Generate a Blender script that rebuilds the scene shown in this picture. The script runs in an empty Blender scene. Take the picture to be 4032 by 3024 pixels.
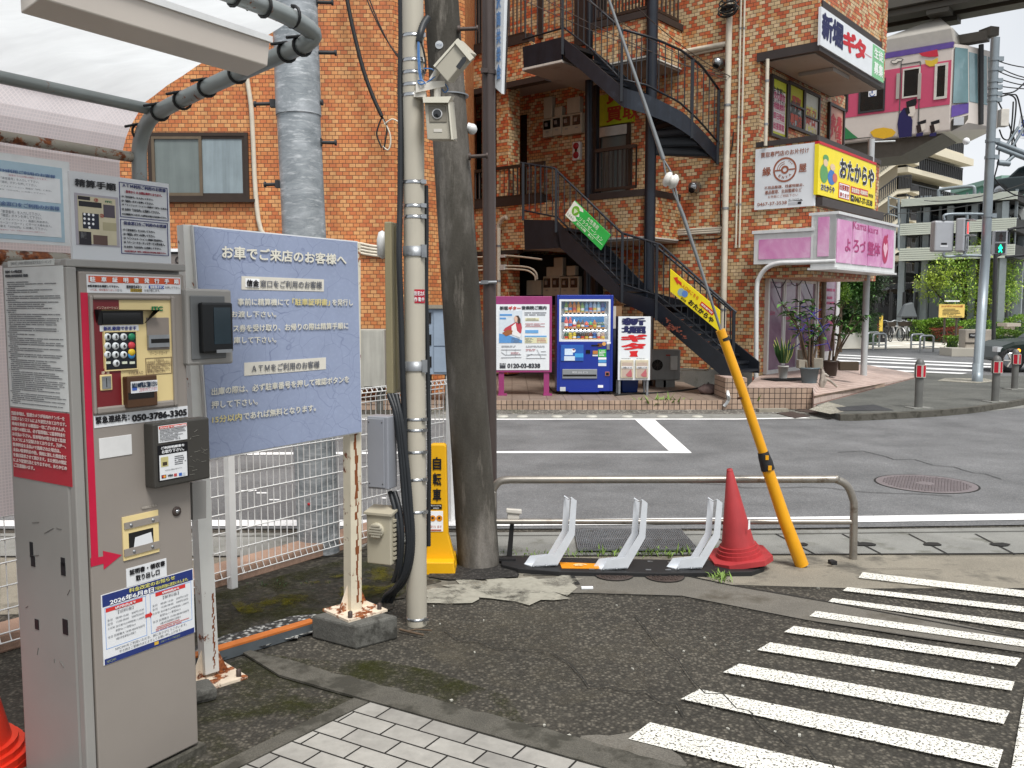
import bpy,bmesh,math,random
from mathutils import Vector as V,Matrix
rnd=random.Random(7)
R=math.radians
sc=bpy.context.scene
col=sc.collection
# ------------------------------------------------ camera, sky, sun, exposure
F,CX,CY,PITCH,H=3500.0,2016.0,1512.0,R(4.9),1.7
cd=bpy.data.cameras.new('camera');cam=bpy.data.objects.new('camera',cd);col.objects.link(cam)
cam.location=(0,0,H);cam.rotation_euler=(R(90)-PITCH,0,0)
cd.sensor_width=36;cd.lens=36*F/4032;cd.clip_start=0.05;cd.clip_end=1000
sc.camera=cam
SUN_EL,SUN_AZ=60,155
w=bpy.data.worlds.new('World');sc.world=w;w.use_nodes=True
nt=w.node_tree;nt.nodes.clear()
def wn(t,**k):
 n=nt.nodes.new(t)
 for a,b in k.items():setattr(n,a,b)
 return n
out=wn('ShaderNodeOutputWorld');bg=wn('ShaderNodeBackground')
sky=wn('ShaderNodeTexSky',sky_type='NISHITA',sun_disc=False,sun_elevation=R(SUN_EL),sun_rotation=R(SUN_AZ),dust_density=4.0)
hs=wn('ShaderNodeHueSaturation');hs.inputs['Saturation'].default_value=0.3
tc=wn('ShaderNodeTexCoord');cn=wn('ShaderNodeTexNoise');cn.inputs['Scale'].default_value=2.6;cn.inputs['Detail'].default_value=6
cr=wn('ShaderNodeValToRGB');cr.color_ramp.elements[0].position=.3;cr.color_ramp.elements[1].position=.7
cr.color_ramp.elements[0].color=(9.0,9.5,10.2,1);cr.color_ramp.elements[1].color=(12.0,12.4,12.9,1)
mx=wn('ShaderNodeMix',data_type='RGBA');mx.inputs[0].default_value=0.88
L=nt.links.new
L(sky.outputs[0],hs.inputs['Color']);L(tc.outputs['Generated'],cn.inputs['Vector']);L(cn.outputs['Fac'],cr.inputs[0])
L(hs.outputs[0],mx.inputs[6]);L(cr.outputs[0],mx.inputs[7]);L(mx.outputs[2],bg.inputs[0]);L(bg.outputs[0],out.inputs[0])
bg.inputs[1].default_value=0.052
sd=bpy.data.lights.new('sun','SUN');sd.energy=2.4;sd.angle=R(20);sd.color=(1,.975,.94)
so=bpy.data.objects.new('sun',sd);col.objects.link(so)
so.rotation_euler=(R(90-SUN_EL),0,math.pi-R(SUN_AZ));so.location=(0,-20,40)
sc.view_settings.view_transform='Standard';sc.view_settings.look='None'
sc.view_settings.exposure=0.70;sc.view_settings.gamma=1
sc.render.engine='CYCLES'
sc.cycles.use_denoising=True
try:sc.cycles.denoiser='OPENIMAGEDENOISE'
except Exception:pass
sc.cycles.max_bounces=8;sc.cycles.transparent_max_bounces=12
sc.cycles.caustics_reflective=False;sc.cycles.caustics_refractive=False
# ------------------------------------------------ rays and frames (photo pixels 4032 x 3024 -> places in the world)
CAM=V((0,0,H))
def ray(x,y):
 dx=(x-CX)/F;dy=-(y-CY)/F
 c,s=math.cos(PITCH),math.sin(PITCH)
 return V((dx,c+s*dy,-s+c*dy))
def G(x,y,z=0.0):
 d=ray(x,y);t=(z-H)/d.z
 return CAM+d*t
def PY(x,y,Y):
 d=ray(x,y);return CAM+d*(Y/d.y)
class Fr:
 """vertical (or given) plane: O origin, u to the viewer's right, v up, n to the viewer"""
 def __init__(s,O,u,v=(0,0,1)):
  s.O=V(O);s.u=V(u).normalized();s.v=V(v).normalized();s.n=s.u.cross(s.v).normalized()
 def off(s,d,du=0,dv=0):return Fr(s.O+s.n*d+s.u*du+s.v*dv,s.u,s.v)
 def hit(s,x,y):
  d=ray(x,y);t=(s.O-CAM).dot(s.n)/d.dot(s.n);return CAM+d*t
 def at(s,x,y):
  p=s.hit(x,y)-s.O;return p.dot(s.u),p.dot(s.v)
 def pt(s,u,v,d=0):return s.O+s.u*u+s.v*v+s.n*d
 def rot(s,ang):
  c,q=math.cos(ang),math.sin(ang)
  return Fr(s.O,s.u*c+s.v*q,s.v*c-s.u*q)
 def rect(s,x0,y0,x1,y1):
  a=s.at(x0,y0);b=s.at(x1,y1)
  return min(a[0],b[0]),min(a[1],b[1]),max(a[0],b[0]),max(a[1],b[1])
  # ------------------------------------------------ mesh builder
class MB:
 def __init__(s):s.v=[];s.f=[];s.sm=[];s.mi=[];s.cur=0
 def add(s,vs,fs,smooth=False):
  o=len(s.v);s.v+=[V(p)for p in vs]
  for f in fs:s.f.append([i+o for i in f]);s.sm.append(smooth);s.mi.append(s.cur)
  return s
 def m(s,i):s.cur=i;return s
 def poly(s,pts):return s.add(pts,[list(range(len(pts)))])
 def hexa(s,a,b):
  vs=list(a)+list(b)
  return s.add(vs,[[0,1,2,3],[7,6,5,4],[0,4,5,1],[1,5,6,2],[2,6,7,3],[3,7,4,0]])
 def fbox(s,fr,u0,v0,u1,v1,d0,d1):
  q=lambda d:[fr.pt(u0,v0,d),fr.pt(u1,v0,d),fr.pt(u1,v1,d),fr.pt(u0,v1,d)]
  return s.hexa(q(d1),q(d0))
 def box(s,x0,y0,z0,x1,y1,z1):
  q=lambda z:[V((x0,y0,z)),V((x1,y0,z)),V((x1,y1,z)),V((x0,y1,z))]
  return s.hexa(q(z1),q(z0))
 def cbox(s,c,sx,sy,sz,ang=0):
  c=V(c);a=V((math.cos(ang),math.sin(ang),0));b=V((-math.sin(ang),math.cos(ang),0));k=V((0,0,1))
  q=lambda z:[c+a*x*sx/2+b*y*sy/2+k*z*sz/2 for x,y in((-1,-1),(1,-1),(1,1),(-1,1))]
  return s.hexa(q(1),q(-1))
 def prism(s,pts,ext):
  n=len(pts);ext=V(ext);vs=[V(p)for p in pts]+[V(p)+ext for p in pts]
  fs=[list(range(n)),list(range(2*n-1,n-1,-1))]+[[i,i+n,(i+1)%n+n,(i+1)%n]for i in range(n)]
  return s.add(vs,fs)
 def fprism(s,fr,uv,d0,d1):
  return s.prism([fr.pt(a,b,d1)for a,b in uv],-fr.n*(d1-d0))
 def fpoly(s,fr,uv,d=0):return s.poly([fr.pt(a,b,d)for a,b in uv])
 def tube(s,path,r,n=8,cap=True,smooth=True):
  path=[V(p)for p in path];k=len(path)
  rs=r if isinstance(r,(list,tuple))else[r]*k
  vs=[];t0=None;N=None
  for i,p in enumerate(path):
   t=(path[min(i+1,k-1)]-path[max(i-1,0)]).normalized()
   if N is None:
    N=t.orthogonal().normalized()
   else:
    N=(N-t*N.dot(t))
    N=N.normalized()if N.length>1e-6 else t.orthogonal().normalized()
   B=t.cross(N)
   for j in range(n):
    a=2*math.pi*j/n+math.pi/n
    vs.append(p+(N*math.cos(a)+B*math.sin(a))*rs[i])
  fs=[[i*n+j,i*n+(j+1)%n,(i+1)*n+(j+1)%n,(i+1)*n+j]for i in range(k-1)for j in range(n)]
  s.add(vs,fs,smooth)
  if cap:
   s.add(vs[:n],[list(range(n-1,-1,-1))]);s.add(vs[-n:],[list(range(n))])
  return s
 def bar(s,p0,p1,w,h=None,up=(0,0,1)):
  p0,p1=V(p0),V(p1);h=h or w;t=(p1-p0).normalized();up=V(up)
  a=t.cross(up)
  if a.length<1e-4:a=t.cross(V((0,1,0)))
  a.normalize();b=a.cross(t).normalized()
  q=lambda p:[p+a*x*w/2+b*y*h/2 for x,y in((-1,-1),(1,-1),(1,1),(-1,1))]
  return s.hexa(q(p1),q(p0))
 def lathe(s,prof,c,n=20,axis=(0,0,1),smooth=True):
  ax=V(axis).normalized();a=ax.orthogonal().normalized();b=ax.cross(a);c=V(c);vs=[]
  for r,z in prof:
   for j in range(n):
    t=2*math.pi*j/n;vs.append(c+ax*z+(a*math.cos(t)+b*math.sin(t))*r)
  k=len(prof)
  fs=[[i*n+j,i*n+(j+1)%n,(i+1)*n+(j+1)%n,(i+1)*n+j]for i in range(k-1)for j in range(n)]
  s.add(vs,fs,smooth)
  s.add(vs[:n],[list(range(n-1,-1,-1))]);s.add(vs[-n:],[list(range(n))])
  return s
 def ball(s,c,r,n=10,sz=1.0):
  return s.lathe([(max(1e-4,r*math.sin(math.pi*i/n)),-r*sz*math.cos(math.pi*i/n))for i in range(n+1)],c,2*n)
 def frame(s,fr,u0,v0,u1,v1,w,d0,d1):
  s.fbox(fr,u0,v0,u0+w,v1,d0,d1);s.fbox(fr,u1-w,v0,u1,v1,d0,d1)
  s.fbox(fr,u0+w,v0,u1-w,v0+w,d0,d1);s.fbox(fr,u0+w,v1-w,u1-w,v1,d0,d1)
  return s
 def disc(s,fr,u,v,r,d=0,n=20,rv=None):
  rv=rv or r
  return s.fpoly(fr,[(u+r*math.cos(2*math.pi*i/n),v+rv*math.sin(2*math.pi*i/n))for i in range(n)],d)
def uvs(me,ang=0.0,off=(0,0)):
 ul=me.uv_layers.new(name='metric')
 c,s=math.cos(ang),math.sin(ang)
 for p in me.polygons:
  n=p.normal
  if abs(n.z)>.7:a,b=V((c,s,0)),V((-s,c,0))
  else:
   a=V((-n.y,n.x,0)).normalized();b=V((0,0,1))
  for li in p.loop_indices:
   q=me.vertices[me.loops[li].vertex_index].co
   ul.data[li].uv=(q.dot(a)-off[0],q.dot(b)-off[1])
def root_loc(o):
 p=V((0,0,0))
 while o:p+=o.location;o=o.parent
 return p
def obj(name,mb,mats,parent=None,base=None,bevel=0,uvang=0.0,uvoff=(0,0),label=None):
 me=bpy.data.meshes.new(name)
 vs=mb.v
 me.from_pydata([tuple(p)for p in vs],[],mb.f);me.update()
 bm=bmesh.new();bm.from_mesh(me);bmesh.ops.recalc_face_normals(bm,faces=bm.faces)if not getattr(mb,'keep',0)else None
 bm.to_mesh(me);bm.free()
 for p,s_,i in zip(me.polygons,mb.sm,mb.mi):p.use_smooth=s_;p.material_index=i
 uvs(me,uvang,uvoff)
 for m_ in(mats if isinstance(mats,(list,tuple))else[mats]):me.materials.append(m_)
 o=bpy.data.objects.new(name,me);col.objects.link(o)
 if parent:o.parent=parent;sh=root_loc(parent)
 else:
  if base is None:
   xs=[p.x for p in vs];ys=[p.y for p in vs];zs=[p.z for p in vs]
   base=V(((min(xs)+max(xs))/2,(min(ys)+max(ys))/2,min(zs)))
  o.location=V(base);sh=V(base)
 if sh.length>0:me.transform(Matrix.Translation(-sh))
 if bevel:
  b=o.modifiers.new('bevel','BEVEL');b.width=bevel;b.segments=2;b.limit_method='ANGLE';b.angle_limit=R(40)
 if label:o['label']=label
 return o
def tag(o,label,cat,group=None,kind=None):
 o['label']=label;o['category']=cat
 if group:o['group']=group
 if kind:o['kind']=kind
 return o
def thing(name,label,cat,loc,group=None):
 o=bpy.data.objects.new(name,None);col.objects.link(o);o.location=V(loc);o.empty_display_size=.1
 return tag(o,label,cat,group)
def struct(name,mb,mats,kind='structure',**k):
 o=obj(name,mb,mats,base=(0,0,0),**k);o['kind']=kind;return o
def dup(root,dloc=(0,0,0),rotz=0,label=None,group=None,scale=None):
 r=root.copy();col.objects.link(r);r.location=root.location+V(dloc);r.rotation_euler.z+=rotz
 if scale:r.scale=(scale,)*3
 if label:r['label']=label
 if group:r['group']=group
 def rec(a,b):
  for ch in list(a.children):
   c=ch.copy();col.objects.link(c);c.parent=b;rec(ch,c)
 rec(root,r);return r
class Each:
 def __init__(s,name,m,parent):s.a=(name,m,parent)
 def fbox(s,*k):b=MB();b.fbox(*k);obj(s.a[0],b,s.a[1],s.a[2])
 # ------------------------------------------------ materials
def lin(c):
 if isinstance(c,str):
  c=c.lstrip('#');c=[int(c[i:i+2],16)/255 for i in(0,2,4)]
  return tuple((x/12.92 if x<=.04045 else((x+.055)/1.055)**2.4)for x in c)
 return tuple(c)
class NT:
 def __init__(s,name):
  s.m=bpy.data.materials.new(name);s.m.use_nodes=True;s.t=s.m.node_tree;s.t.nodes.clear()
  s.out=s.n('ShaderNodeOutputMaterial');s.b=s.n('ShaderNodeBsdfPrincipled');s.l(s.b.outputs[0],s.out.inputs[0])
  s.tc=s.n('ShaderNodeTexCoord')
 def n(s,t,**k):
  x=s.t.nodes.new(t)
  for a,b in k.items():setattr(x,a,b)
  return x
 def l(s,a,b):s.t.links.new(a,b)
 def noise(s,scale,detail=4,rough=.55,co='Object',stretch=None,dist=0):
  x=s.n('ShaderNodeTexNoise');x.inputs['Scale'].default_value=scale;x.inputs['Detail'].default_value=detail
  x.inputs['Roughness'].default_value=rough;x.inputs['Distortion'].default_value=dist
  if stretch:
   mp=s.n('ShaderNodeMapping');mp.inputs['Scale'].default_value=stretch
   s.l(s.tc.outputs[co],mp.inputs['Vector']);s.l(mp.outputs[0],x.inputs['Vector'])
  else:s.l(s.tc.outputs[co],x.inputs['Vector'])
  return x.outputs['Fac']
 def ramp(s,fac,stops,interp='LINEAR'):
  r=s.n('ShaderNodeValToRGB');e=r.color_ramp;e.interpolation=interp
  while len(e.elements)<len(stops):e.elements.new(.5)
  for q,(p,c)in zip(e.elements,stops):
   q.position=p;c=lin(c)if not isinstance(c,(int,float))else(c,c,c);q.color=(*c[:3],1)
  s.l(fac,r.inputs[0]);return r.outputs[0]
 def mix(s,fac,a,b,mode='MIX'):
  x=s.n('ShaderNodeMix',data_type='RGBA',blend_type=mode)
  for i,q in((0,fac),(6,a),(7,b)):
   if isinstance(q,(int,float)):x.inputs[i].default_value=q if i==0 else(q,q,q,1)
   elif isinstance(q,(tuple,str)):x.inputs[i].default_value=(*lin(q)[:3],1)
   else:s.l(q,x.inputs[i])
  return x.outputs[2]
 def bump(s,h,strength=.2,dist=.01):
  x=s.n('ShaderNodeBump');x.inputs['Strength'].default_value=strength;x.inputs['Distance'].default_value=dist
  s.l(h,x.inputs['Height']);s.l(x.outputs[0],s.b.inputs['Normal'])
 def col(s,c):
  if isinstance(c,(tuple,str)):s.b.inputs['Base Color'].default_value=(*lin(c)[:3],1)
  else:s.l(c,s.b.inputs['Base Color'])
 def set(s,**k):
  for a,v in k.items():s.b.inputs[{'rough':'Roughness','metal':'Metallic','spec':'Specular IOR Level','trans':'Transmission Weight','alpha':'Alpha','coat':'Coat Weight','es':'Emission Strength'}[a]].default_value=v
  return s
M={}
def mat(name,c,rough=.55,metal=0,var=.12,scale=6,bump=0,bscale=60,stain=None,rust=0,streak=0,spec=.5,fine=0,emit=0):
 """weathered solid colour; stain=(colour, threshold, scale), rust: amount, streak: vertical water marks"""
 t=NT(name);c=lin(c)
 k=t.ramp(t.noise(scale,5),[(.3,1-var),(.7,1+var)])
 cc=t.mix(1.0,c,k,'MULTIPLY')
 if fine:cc=t.mix(1.0,cc,t.ramp(t.noise(180,2),[(.35,1-fine),(.65,1+fine)]),'MULTIPLY')
 if streak:cc=t.mix(1.0,cc,t.ramp(t.noise(9,5,.6,stretch=(1,1,.08)),[(.4,1),(.72,1-streak)]),'MULTIPLY')
 if stain:
  f=t.ramp(t.noise(stain[2],6,.65),[(stain[1],0.0),(min(1,stain[1]+.12),1.0)]);cc=t.mix(f,cc,stain[0])
 if rust:
  f=t.ramp(t.noise(11,8,.7),[(.68-rust*.3,0.0),(.72-rust*.3,1.0)])
  rc=t.ramp(t.noise(40,5),[(.3,'#3a1a0c'),(.55,'#8a4a22'),(.75,'#b5763f')])
  cc=t.mix(f,cc,rc)
 t.col(cc);t.set(rough=rough,metal=metal,spec=spec)
 if emit:
  t.l(cc,t.b.inputs['Emission Color']);t.set(es=emit)
 if bump:t.bump(t.noise(bscale,4),bump)
 M[name]=t.m;return t.m
def flat(c,rough=.5,spec=.4):
 key='ink_'+str(c)
 if key not in M:mat(key,c,rough,var=.05,scale=20,spec=spec)
 return M[key]
 # ------------------------------------------------ writing
_tc={}
def text_mesh(s):
 if s in _tc:return _tc[s]
 cu=bpy.data.curves.new('t','FONT');cu.body=s;cu.size=1;cu.resolution_u=3
 o=bpy.data.objects.new('t',cu);me=bpy.data.meshes.new_from_object(o)
 vs=[(q.co.x,q.co.y)for q in me.vertices];fs=[list(p.vertices)for p in me.polygons]
 bpy.data.objects.remove(o);bpy.data.curves.remove(cu);bpy.data.meshes.remove(me)
 xs=[a for a,b in vs]or[0];ys=[b for a,b in vs]or[0]
 _tc[s]=(vs,fs,min(xs),max(xs),min(ys),max(ys));return _tc[s]
def txt(mb,fr,s,u0,v0,u1,v1,d=.003,bold=0.0,vert=False,slant=0):
 """writing fitted into the rectangle (u0,v0)-(u1,v1) of a frame; vert: characters one under another; bold in em"""
 if vert:
  n=len(s);h=(v1-v0)/n
  for i,c in enumerate(s):txt(mb,fr,c,u0,v1-(i+1)*h+h*.05,u1,v1-i*h-h*.05,d,bold)
  return mb
 vs,fs,x0,x1,y0,y1=text_mesh(s)
 if not vs:return mb
 b=bold;sx=(u1-u0)/max(1e-6,x1-x0+2*b);sy=(v1-v0)/max(1e-6,y1-y0+2*b)
 cp=[(0,0)]if not b else[(0,0),(b,0),(-b,0),(0,b),(0,-b),(.7*b,.7*b),(-.7*b,-.7*b),(.7*b,-.7*b),(-.7*b,.7*b)]
 for i,(ox,oy)in enumerate(cp):
  mb.add([fr.pt(u0+(a-x0+b+ox)*sx+slant*(q-y0)*sy,v0+(q-y0+b+oy)*sy,d+i*.00025)for a,q in vs],fs)
 return mb
def txp(mb,fr,s,x0,y0,x1,y1,d=.003,bold=0.0,vert=False):
 return txt(mb,fr,s,*fr.rect(x0,y0,x1,y1),d,bold,vert)
def txl(mb,fr,s,a,b,c,d_,d=.003,bold=0.0):
 """writing fitted into four photo corners (top left, top right, bottom right, bottom left) on the frame's plane"""
 A_,B_,C_,D_=[V((*fr.at(*p),0))for p in(a,b,c,d_)]
 t=MB();f=Fr((0,0,0),(1,0,0),(0,1,0));txt(t,f,s,0,0,1,1,0,bold)
 mp_=lambda p:(D_.lerp(C_,p.x)).lerp(A_.lerp(B_,p.x),p.y)
 mb.add([fr.pt(*mp_(p)[:2],d+p.z)for p in t.v],t.f);return mb
def small_print(mb,fr,u0,v0,u1,v1,rows,d=.003,fill=.55,ragged=.35,seed=1,ch=None):
 """rows of print too small to read: runs of little marks"""
 q=random.Random(seed);h=(v1-v0)/rows
 for i in range(rows):
  y=v1-(i+.5)*h;end=u0+(u1-u0)*(1-ragged*q.random());x=u0;c=ch or h*fill
  while x<end:
   ww=c*q.uniform(.55,1.0)
   if q.random()>.08:mb.fpoly(fr,[(x,y-h*fill/2),(min(x+ww,u1),y-h*fill/2),(min(x+ww,u1),y+h*fill/2*q.uniform(.5,1)),(x,y+h*fill/2)],d)
   x+=ww+c*.22
 return mb
def rp(mb,fr,x0,y0,x1,y1,d0=0.0,d1=.002):
 return mb.fbox(fr,*fr.rect(x0,y0,x1,y1),d0,d1)
def catenary(a,b,sag,n=14):
 a,b=V(a),V(b)
 return[a.lerp(b,i/n)-V((0,0,sag*4*(i/n)*(1-i/n)))for i in range(n+1)]
def smooth_path(pts,n=5):
 pts=[V(p)for p in pts];o=[]
 for i in range(len(pts)-1):
  p0,p1,p2,p3=pts[max(i-1,0)],pts[i],pts[i+1],pts[min(i+2,len(pts)-1)]
  for j in range(n):
   t=j/n;o.append(.5*((2*p1)+(p2-p0)*t+(2*p0-5*p1+4*p2-p3)*t*t+(3*p1-p0-3*p2+p3)*t**3))
 return o+[pts[-1]]
 # ------------------------------------------------ ground materials
def m_asphalt(name,base,light,moss=0,peb=55.0,contrast=1.0,patch='#8a8578',rough=.8):
 t=NT(name)
 v=t.n('ShaderNodeTexVoronoi');v.inputs['Scale'].default_value=peb;t.l(t.tc.outputs['Object'],v.inputs['Vector'])
 h=t.n('ShaderNodeSeparateColor');t.l(v.outputs['Color'],h.inputs[0])
 c=t.ramp(h.outputs[0],[(0,base),(.55,base),(.8,light),(1.0,light)])
 c=t.mix(t.ramp(v.outputs['Distance'],[(.25,0.0),(.6,.75*contrast)]),c,tuple(x*.35 for x in lin(base)))
 c=t.mix(1.0,c,t.ramp(t.noise(1.3,6,.6),[(.3,.72),(.7,1.25)]),'MULTIPLY')
 c=t.mix(t.ramp(t.noise(2.2,7,.7),[(.56,0.0),(.75,.35)]),c,patch)
 if moss:
  c=t.mix(t.ramp(t.noise(1.7,7,.7,dist=.4),[(.60-moss*.2,0.0),(.72-moss*.1,.75)]),c,(.035,.042,.010))
 t.col(c);t.set(rough=rough,spec=.35)
 t.bump(v.outputs['Distance'],.35,.006);M[name]=t.m
m_asphalt('lot','#403d36','#645f55',0,66,.85,'#625d53')
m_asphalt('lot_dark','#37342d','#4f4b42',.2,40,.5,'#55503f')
m_asphalt('road','#68696a','#7d7d7d',0,120,.25,'#646463',.85)
m_asphalt('pave','#565753','#75766f',0,130,.35,'#74746c')
m_asphalt('patch','#3a3b3c','#525356',0,120,.3,'#444444')
m_asphalt('tar','#2c2a28','#4a4744',0,70,.8,'#3a3632')
m_asphalt('gravel','#6d6a64','#a8a49a',.3,26,1.0,'#8d8a80')
m_asphalt('chips','#3c3c3c','#bdbdb8',0,48,.9,'#5d5d5a')
m_asphalt('pale_chips','#8f8b7e','#bfbbad',.0,60,.6,'#b0ac9d')
def m_film(name,c,scale,lo,hi,amt):
 t=NT(name);t.col(t.mix(t.noise(30,4),c,tuple(x*.5 for x in lin(c))));t.set(rough=.95,spec=.1)
 tr=t.n('ShaderNodeBsdfTransparent');ms=t.n('ShaderNodeMixShader')
 t.l(t.ramp(t.noise(scale,8,.72,dist=.3),[(lo,0.0),(hi,amt)]),ms.inputs[0]);t.l(tr.outputs[0],ms.inputs[1]);t.l(t.b.outputs[0],ms.inputs[2]);t.l(ms.outputs[0],t.out.inputs[0]);M[name]=t.m
m_film('moss_film','#3a3d18',2.4,.44,.70,.8);m_film('moss_yellow','#77701f',3.2,.50,.66,.85);m_film('dust_film','#7a7364',1.6,.48,.74,.45)
mat('apron','#827c6f',.85,var=.2,scale=1.6,fine=.22,stain=('#5a564d',.52,2.5),bump=.25,bscale=90)
mat('apron_dark','#67635b',.85,var=.22,scale=2,fine=.25,stain=('#4c473d',.5,2.0),bump=.25,bscale=90)
mat('gutter','#80807b',.85,var=.16,scale=3,fine=.25,stain=('#686860',.55,4),bump=.2,bscale=80)
mat('edge_conc','#57544c',.85,var=.28,scale=5,fine=.28,stain=('#37352d',.46,5),bump=.3,bscale=70)
mat('block_conc','#5b5a55',.9,var=.25,scale=6,fine=.2,stain=('#35342f',.52,7),bump=.3,bscale=50)
mat('plaza','#c2bdb0',.85,var=.08,scale=.5,fine=.05)
mat('plaza_pale','#e2dfd5',.85,var=.06,scale=1)
mat('joint','#1e1d1a',.9)
def m_paint(name,c,wear,scale):
 t=NT(name);t.col(t.mix(1.0,c,t.ramp(t.noise(4,5),[(.3,.86),(.7,1.05)]),'MULTIPLY'));t.set(rough=.7)
 tr=t.n('ShaderNodeBsdfTransparent');ms=t.n('ShaderNodeMixShader')
 t.l(t.ramp(t.noise(scale,5,.75),[(wear,1.0),(wear+.05,0.0)]),ms.inputs[0])
 t.l(t.b.outputs[0],ms.inputs[1]);t.l(tr.outputs[0],ms.inputs[2]);t.l(ms.outputs[0],t.out.inputs[0]);M[name]=t.m
m_paint('worn_paint','#e2e0d6',.425,85)
m_paint('line_paint','#efefee',.345,60)
def m_tile(name,w,h,cols,mortar,off=0.5,msize=.005,rough=.5,gap_bump=.6,dirt=None,freq=2,soft=.2,lines=None):
 t=NT(name);b=t.n('ShaderNodeTexBrick');b.offset=off;b.offset_frequency=freq
 uv=t.n('ShaderNodeUVMap');t.l(uv.outputs[0],b.inputs['Vector'])
 for k,q in(('Scale',1),('Mortar Size',msize),('Mortar Smooth',soft),('Bias',0),('Brick Width',w),('Row Height',h)):b.inputs[k].default_value=q
 b.inputs['Color1'].default_value=(0,0,0,1);b.inputs['Color2'].default_value=(1,1,1,1);b.inputs['Mortar'].default_value=(.5,.5,.5,1)
 c=t.ramp(b.outputs['Color'],cols,'CONSTANT' if len(cols)>2 else 'LINEAR')
 c=t.mix(1.0,c,t.ramp(t.noise(22,4),[(.3,.9),(.7,1.08)]),'MULTIPLY')
 c=t.mix(1.0,c,t.ramp(t.noise(.6,4),[(.3,.92),(.7,1.06)]),'MULTIPLY')
 c=t.mix(1.0,c,t.ramp(t.noise(2.6,6,.7,stretch=(1,1,.12)),[(.34,.80),(.6,1.05)]),'MULTIPLY')
 c=t.mix(b.outputs['Fac'],c,mortar)
 if dirt:c=t.mix(t.ramp(t.noise(3,6,.7,stretch=(1,1,.35)),[(.55,0.0),(.8,.7)]),c,dirt)
 t.col(c);t.set(rough=rough,spec=.4)
 iv=t.n('ShaderNodeMath',operation='SUBTRACT');iv.inputs[0].default_value=1;t.l(b.outputs['Fac'],iv.inputs[1]);t.bump(iv.outputs[0],gap_bump,.004)
 M[name]=t.m
m_tile('brick_left',.111,.0669,[(0,'#c87d4a'),(.35,'#d0905a'),(.6,'#c17043'),(.8,'#d39a64')],'#5c3a26',rough=.55)
m_tile('brick_right',.120,.0685,[(0,'#cbae82'),(.22,'#d5b98f'),(.38,'#c9683f'),(.52,'#d0955f'),(.68,'#c8704a'),(.8,'#d9be96'),(.92,'#bd5a38')],'#4a3022',rough=.55)
m_tile('tile_beige',.09,.09,[(0,'#a58d7b'),(1,'#b59c88')],'#2e2420',off=0,msize=.006,dirt='#6b5a4a')
m_tile('tile_floor',.30,.05,[(0,'#86776b'),(1,'#968679')],'#54473e',off=0,msize=.006,dirt='#75665a')
m_tile('tile_entrance',.6,.11,[(0,'#bba79c'),(1,'#c6b2a7')],'#80594f',off=0,msize=.008)
m_tile('paver',.2,.1,[(0,'#aaa59c'),(1,'#bdb8ae')],'#26231f',off=.5,msize=.0045,rough=.8)
# ------------------------------------------------ ground sheets
def sheet(name,px,z,m,kind='structure',jag=0,**k):
 P=[G(x,y,z)for x,y in px]
 if jag:
  q=random.Random(len(px)*7+int(px[0][0]));o=[]
  for a,b in zip(P,P[1:]+P[:1]):
   n=max(1,int((b-a).length/.06));o+=[a.lerp(b,i/n)+V((q.gauss(0,jag),q.gauss(0,jag),0))*(1 if i else.3)for i in range(n)]
  P=o
 mb=MB();mb.poly(P);return struct(name,mb,M[m],kind,**k)
def wsheet(name,pts,z,m,**k):
 mb=MB();mb.poly([V((x,y,z))for x,y in pts]);return struct(name,mb,M[m],**k)
wsheet('ground',[(-300,-60),(300,-60),(300,500),(-300,500)],0,'lot')
YN,YF=G(2000,2092).y,G(2000,1652).y
ra=G(3000,2085);rb=G(4032,2070);rc_=G(3308,1645);rd=G(4032,1600)
wsheet('road',[(-60,YN),(ra.x,ra.y),(rb.x,rb.y),(60,rb.y+6),(60,19.0),(17,19.0),(rd.x,rd.y),(G(3640,1634).x,G(3640,1634).y),(rc_.x,rc_.y),(-60,YF)],.008,'road')
wsheet('side_street',[(5,19.0),(60,19.0),(60,44),(-2,33.5),(-2,19.0)],.006,'road')
def strip(name,top,bot,z,m,**k):return sheet(name,top+bot[::-1],z,m,**k)
gt=[(0,2100),(2000,2096),(3000,2089),(4032,2076),(4700,2070)];gb=[(0,2192),(2000,2190),(3000,2183),(4032,2180),(4700,2176)]
strip('gutter',gt,gb,.006,'gutter')
strip('sidewalk',gb,[(0,2420),(1250,2400),(1700,2330),(2060,2290),(2707,2265),(2880,2302),(3400,2318),(4032,2316),(4800,2312)],.004,'apron')
strip('concrete_strip',[(1900,2300),(2300,2262),(2700,2268),(2900,2305),(3263,2368),(3700,2440),(4032,2512),(4700,2650)],[(1880,2332),(2300,2334),(2684,2345),(3185,2442),(3650,2515),(4032,2568),(4700,2720)],.007,'apron_dark')
sheet('dark_ground',[(560,2330),(1100,2205),(1440,2150),(1690,2120),(1720,2280),(1480,2420),(1200,2480),(800,2640),(500,2660)],.0075,'lot_dark',jag=.03)  # darker asphalt with a little moss
sheet('moss',[(600,2400),(900,2320),(1440,2180),(1600,2170),(1600,2330),(1480,2400),(1100,2440),(800,2560),(560,2600)],.0115,'moss_film',kind='stuff')
sheet('yellow_moss',[(900,2360),(1250,2280),(1500,2230),(1640,2250),(1560,2330),(1250,2380),(950,2420)],.0155,'moss_yellow',kind='stuff')
sheet('moss_film',[(700,2700),(1000,2570),(1250,2600),(1500,2600),(1700,2640),(2000,2740),(2100,2900),(1700,2880),(1430,2760),(1150,2900),(900,3060),(700,3060)],.0040,'moss_film',kind='stuff')
sheet('dust_film',[(1700,2420),(2100,2400),(2700,2420),(3000,2520),(2600,2700),(2200,2780),(1800,2650),(1600,2520)],.0036,'dust_film',kind='stuff')
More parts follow.
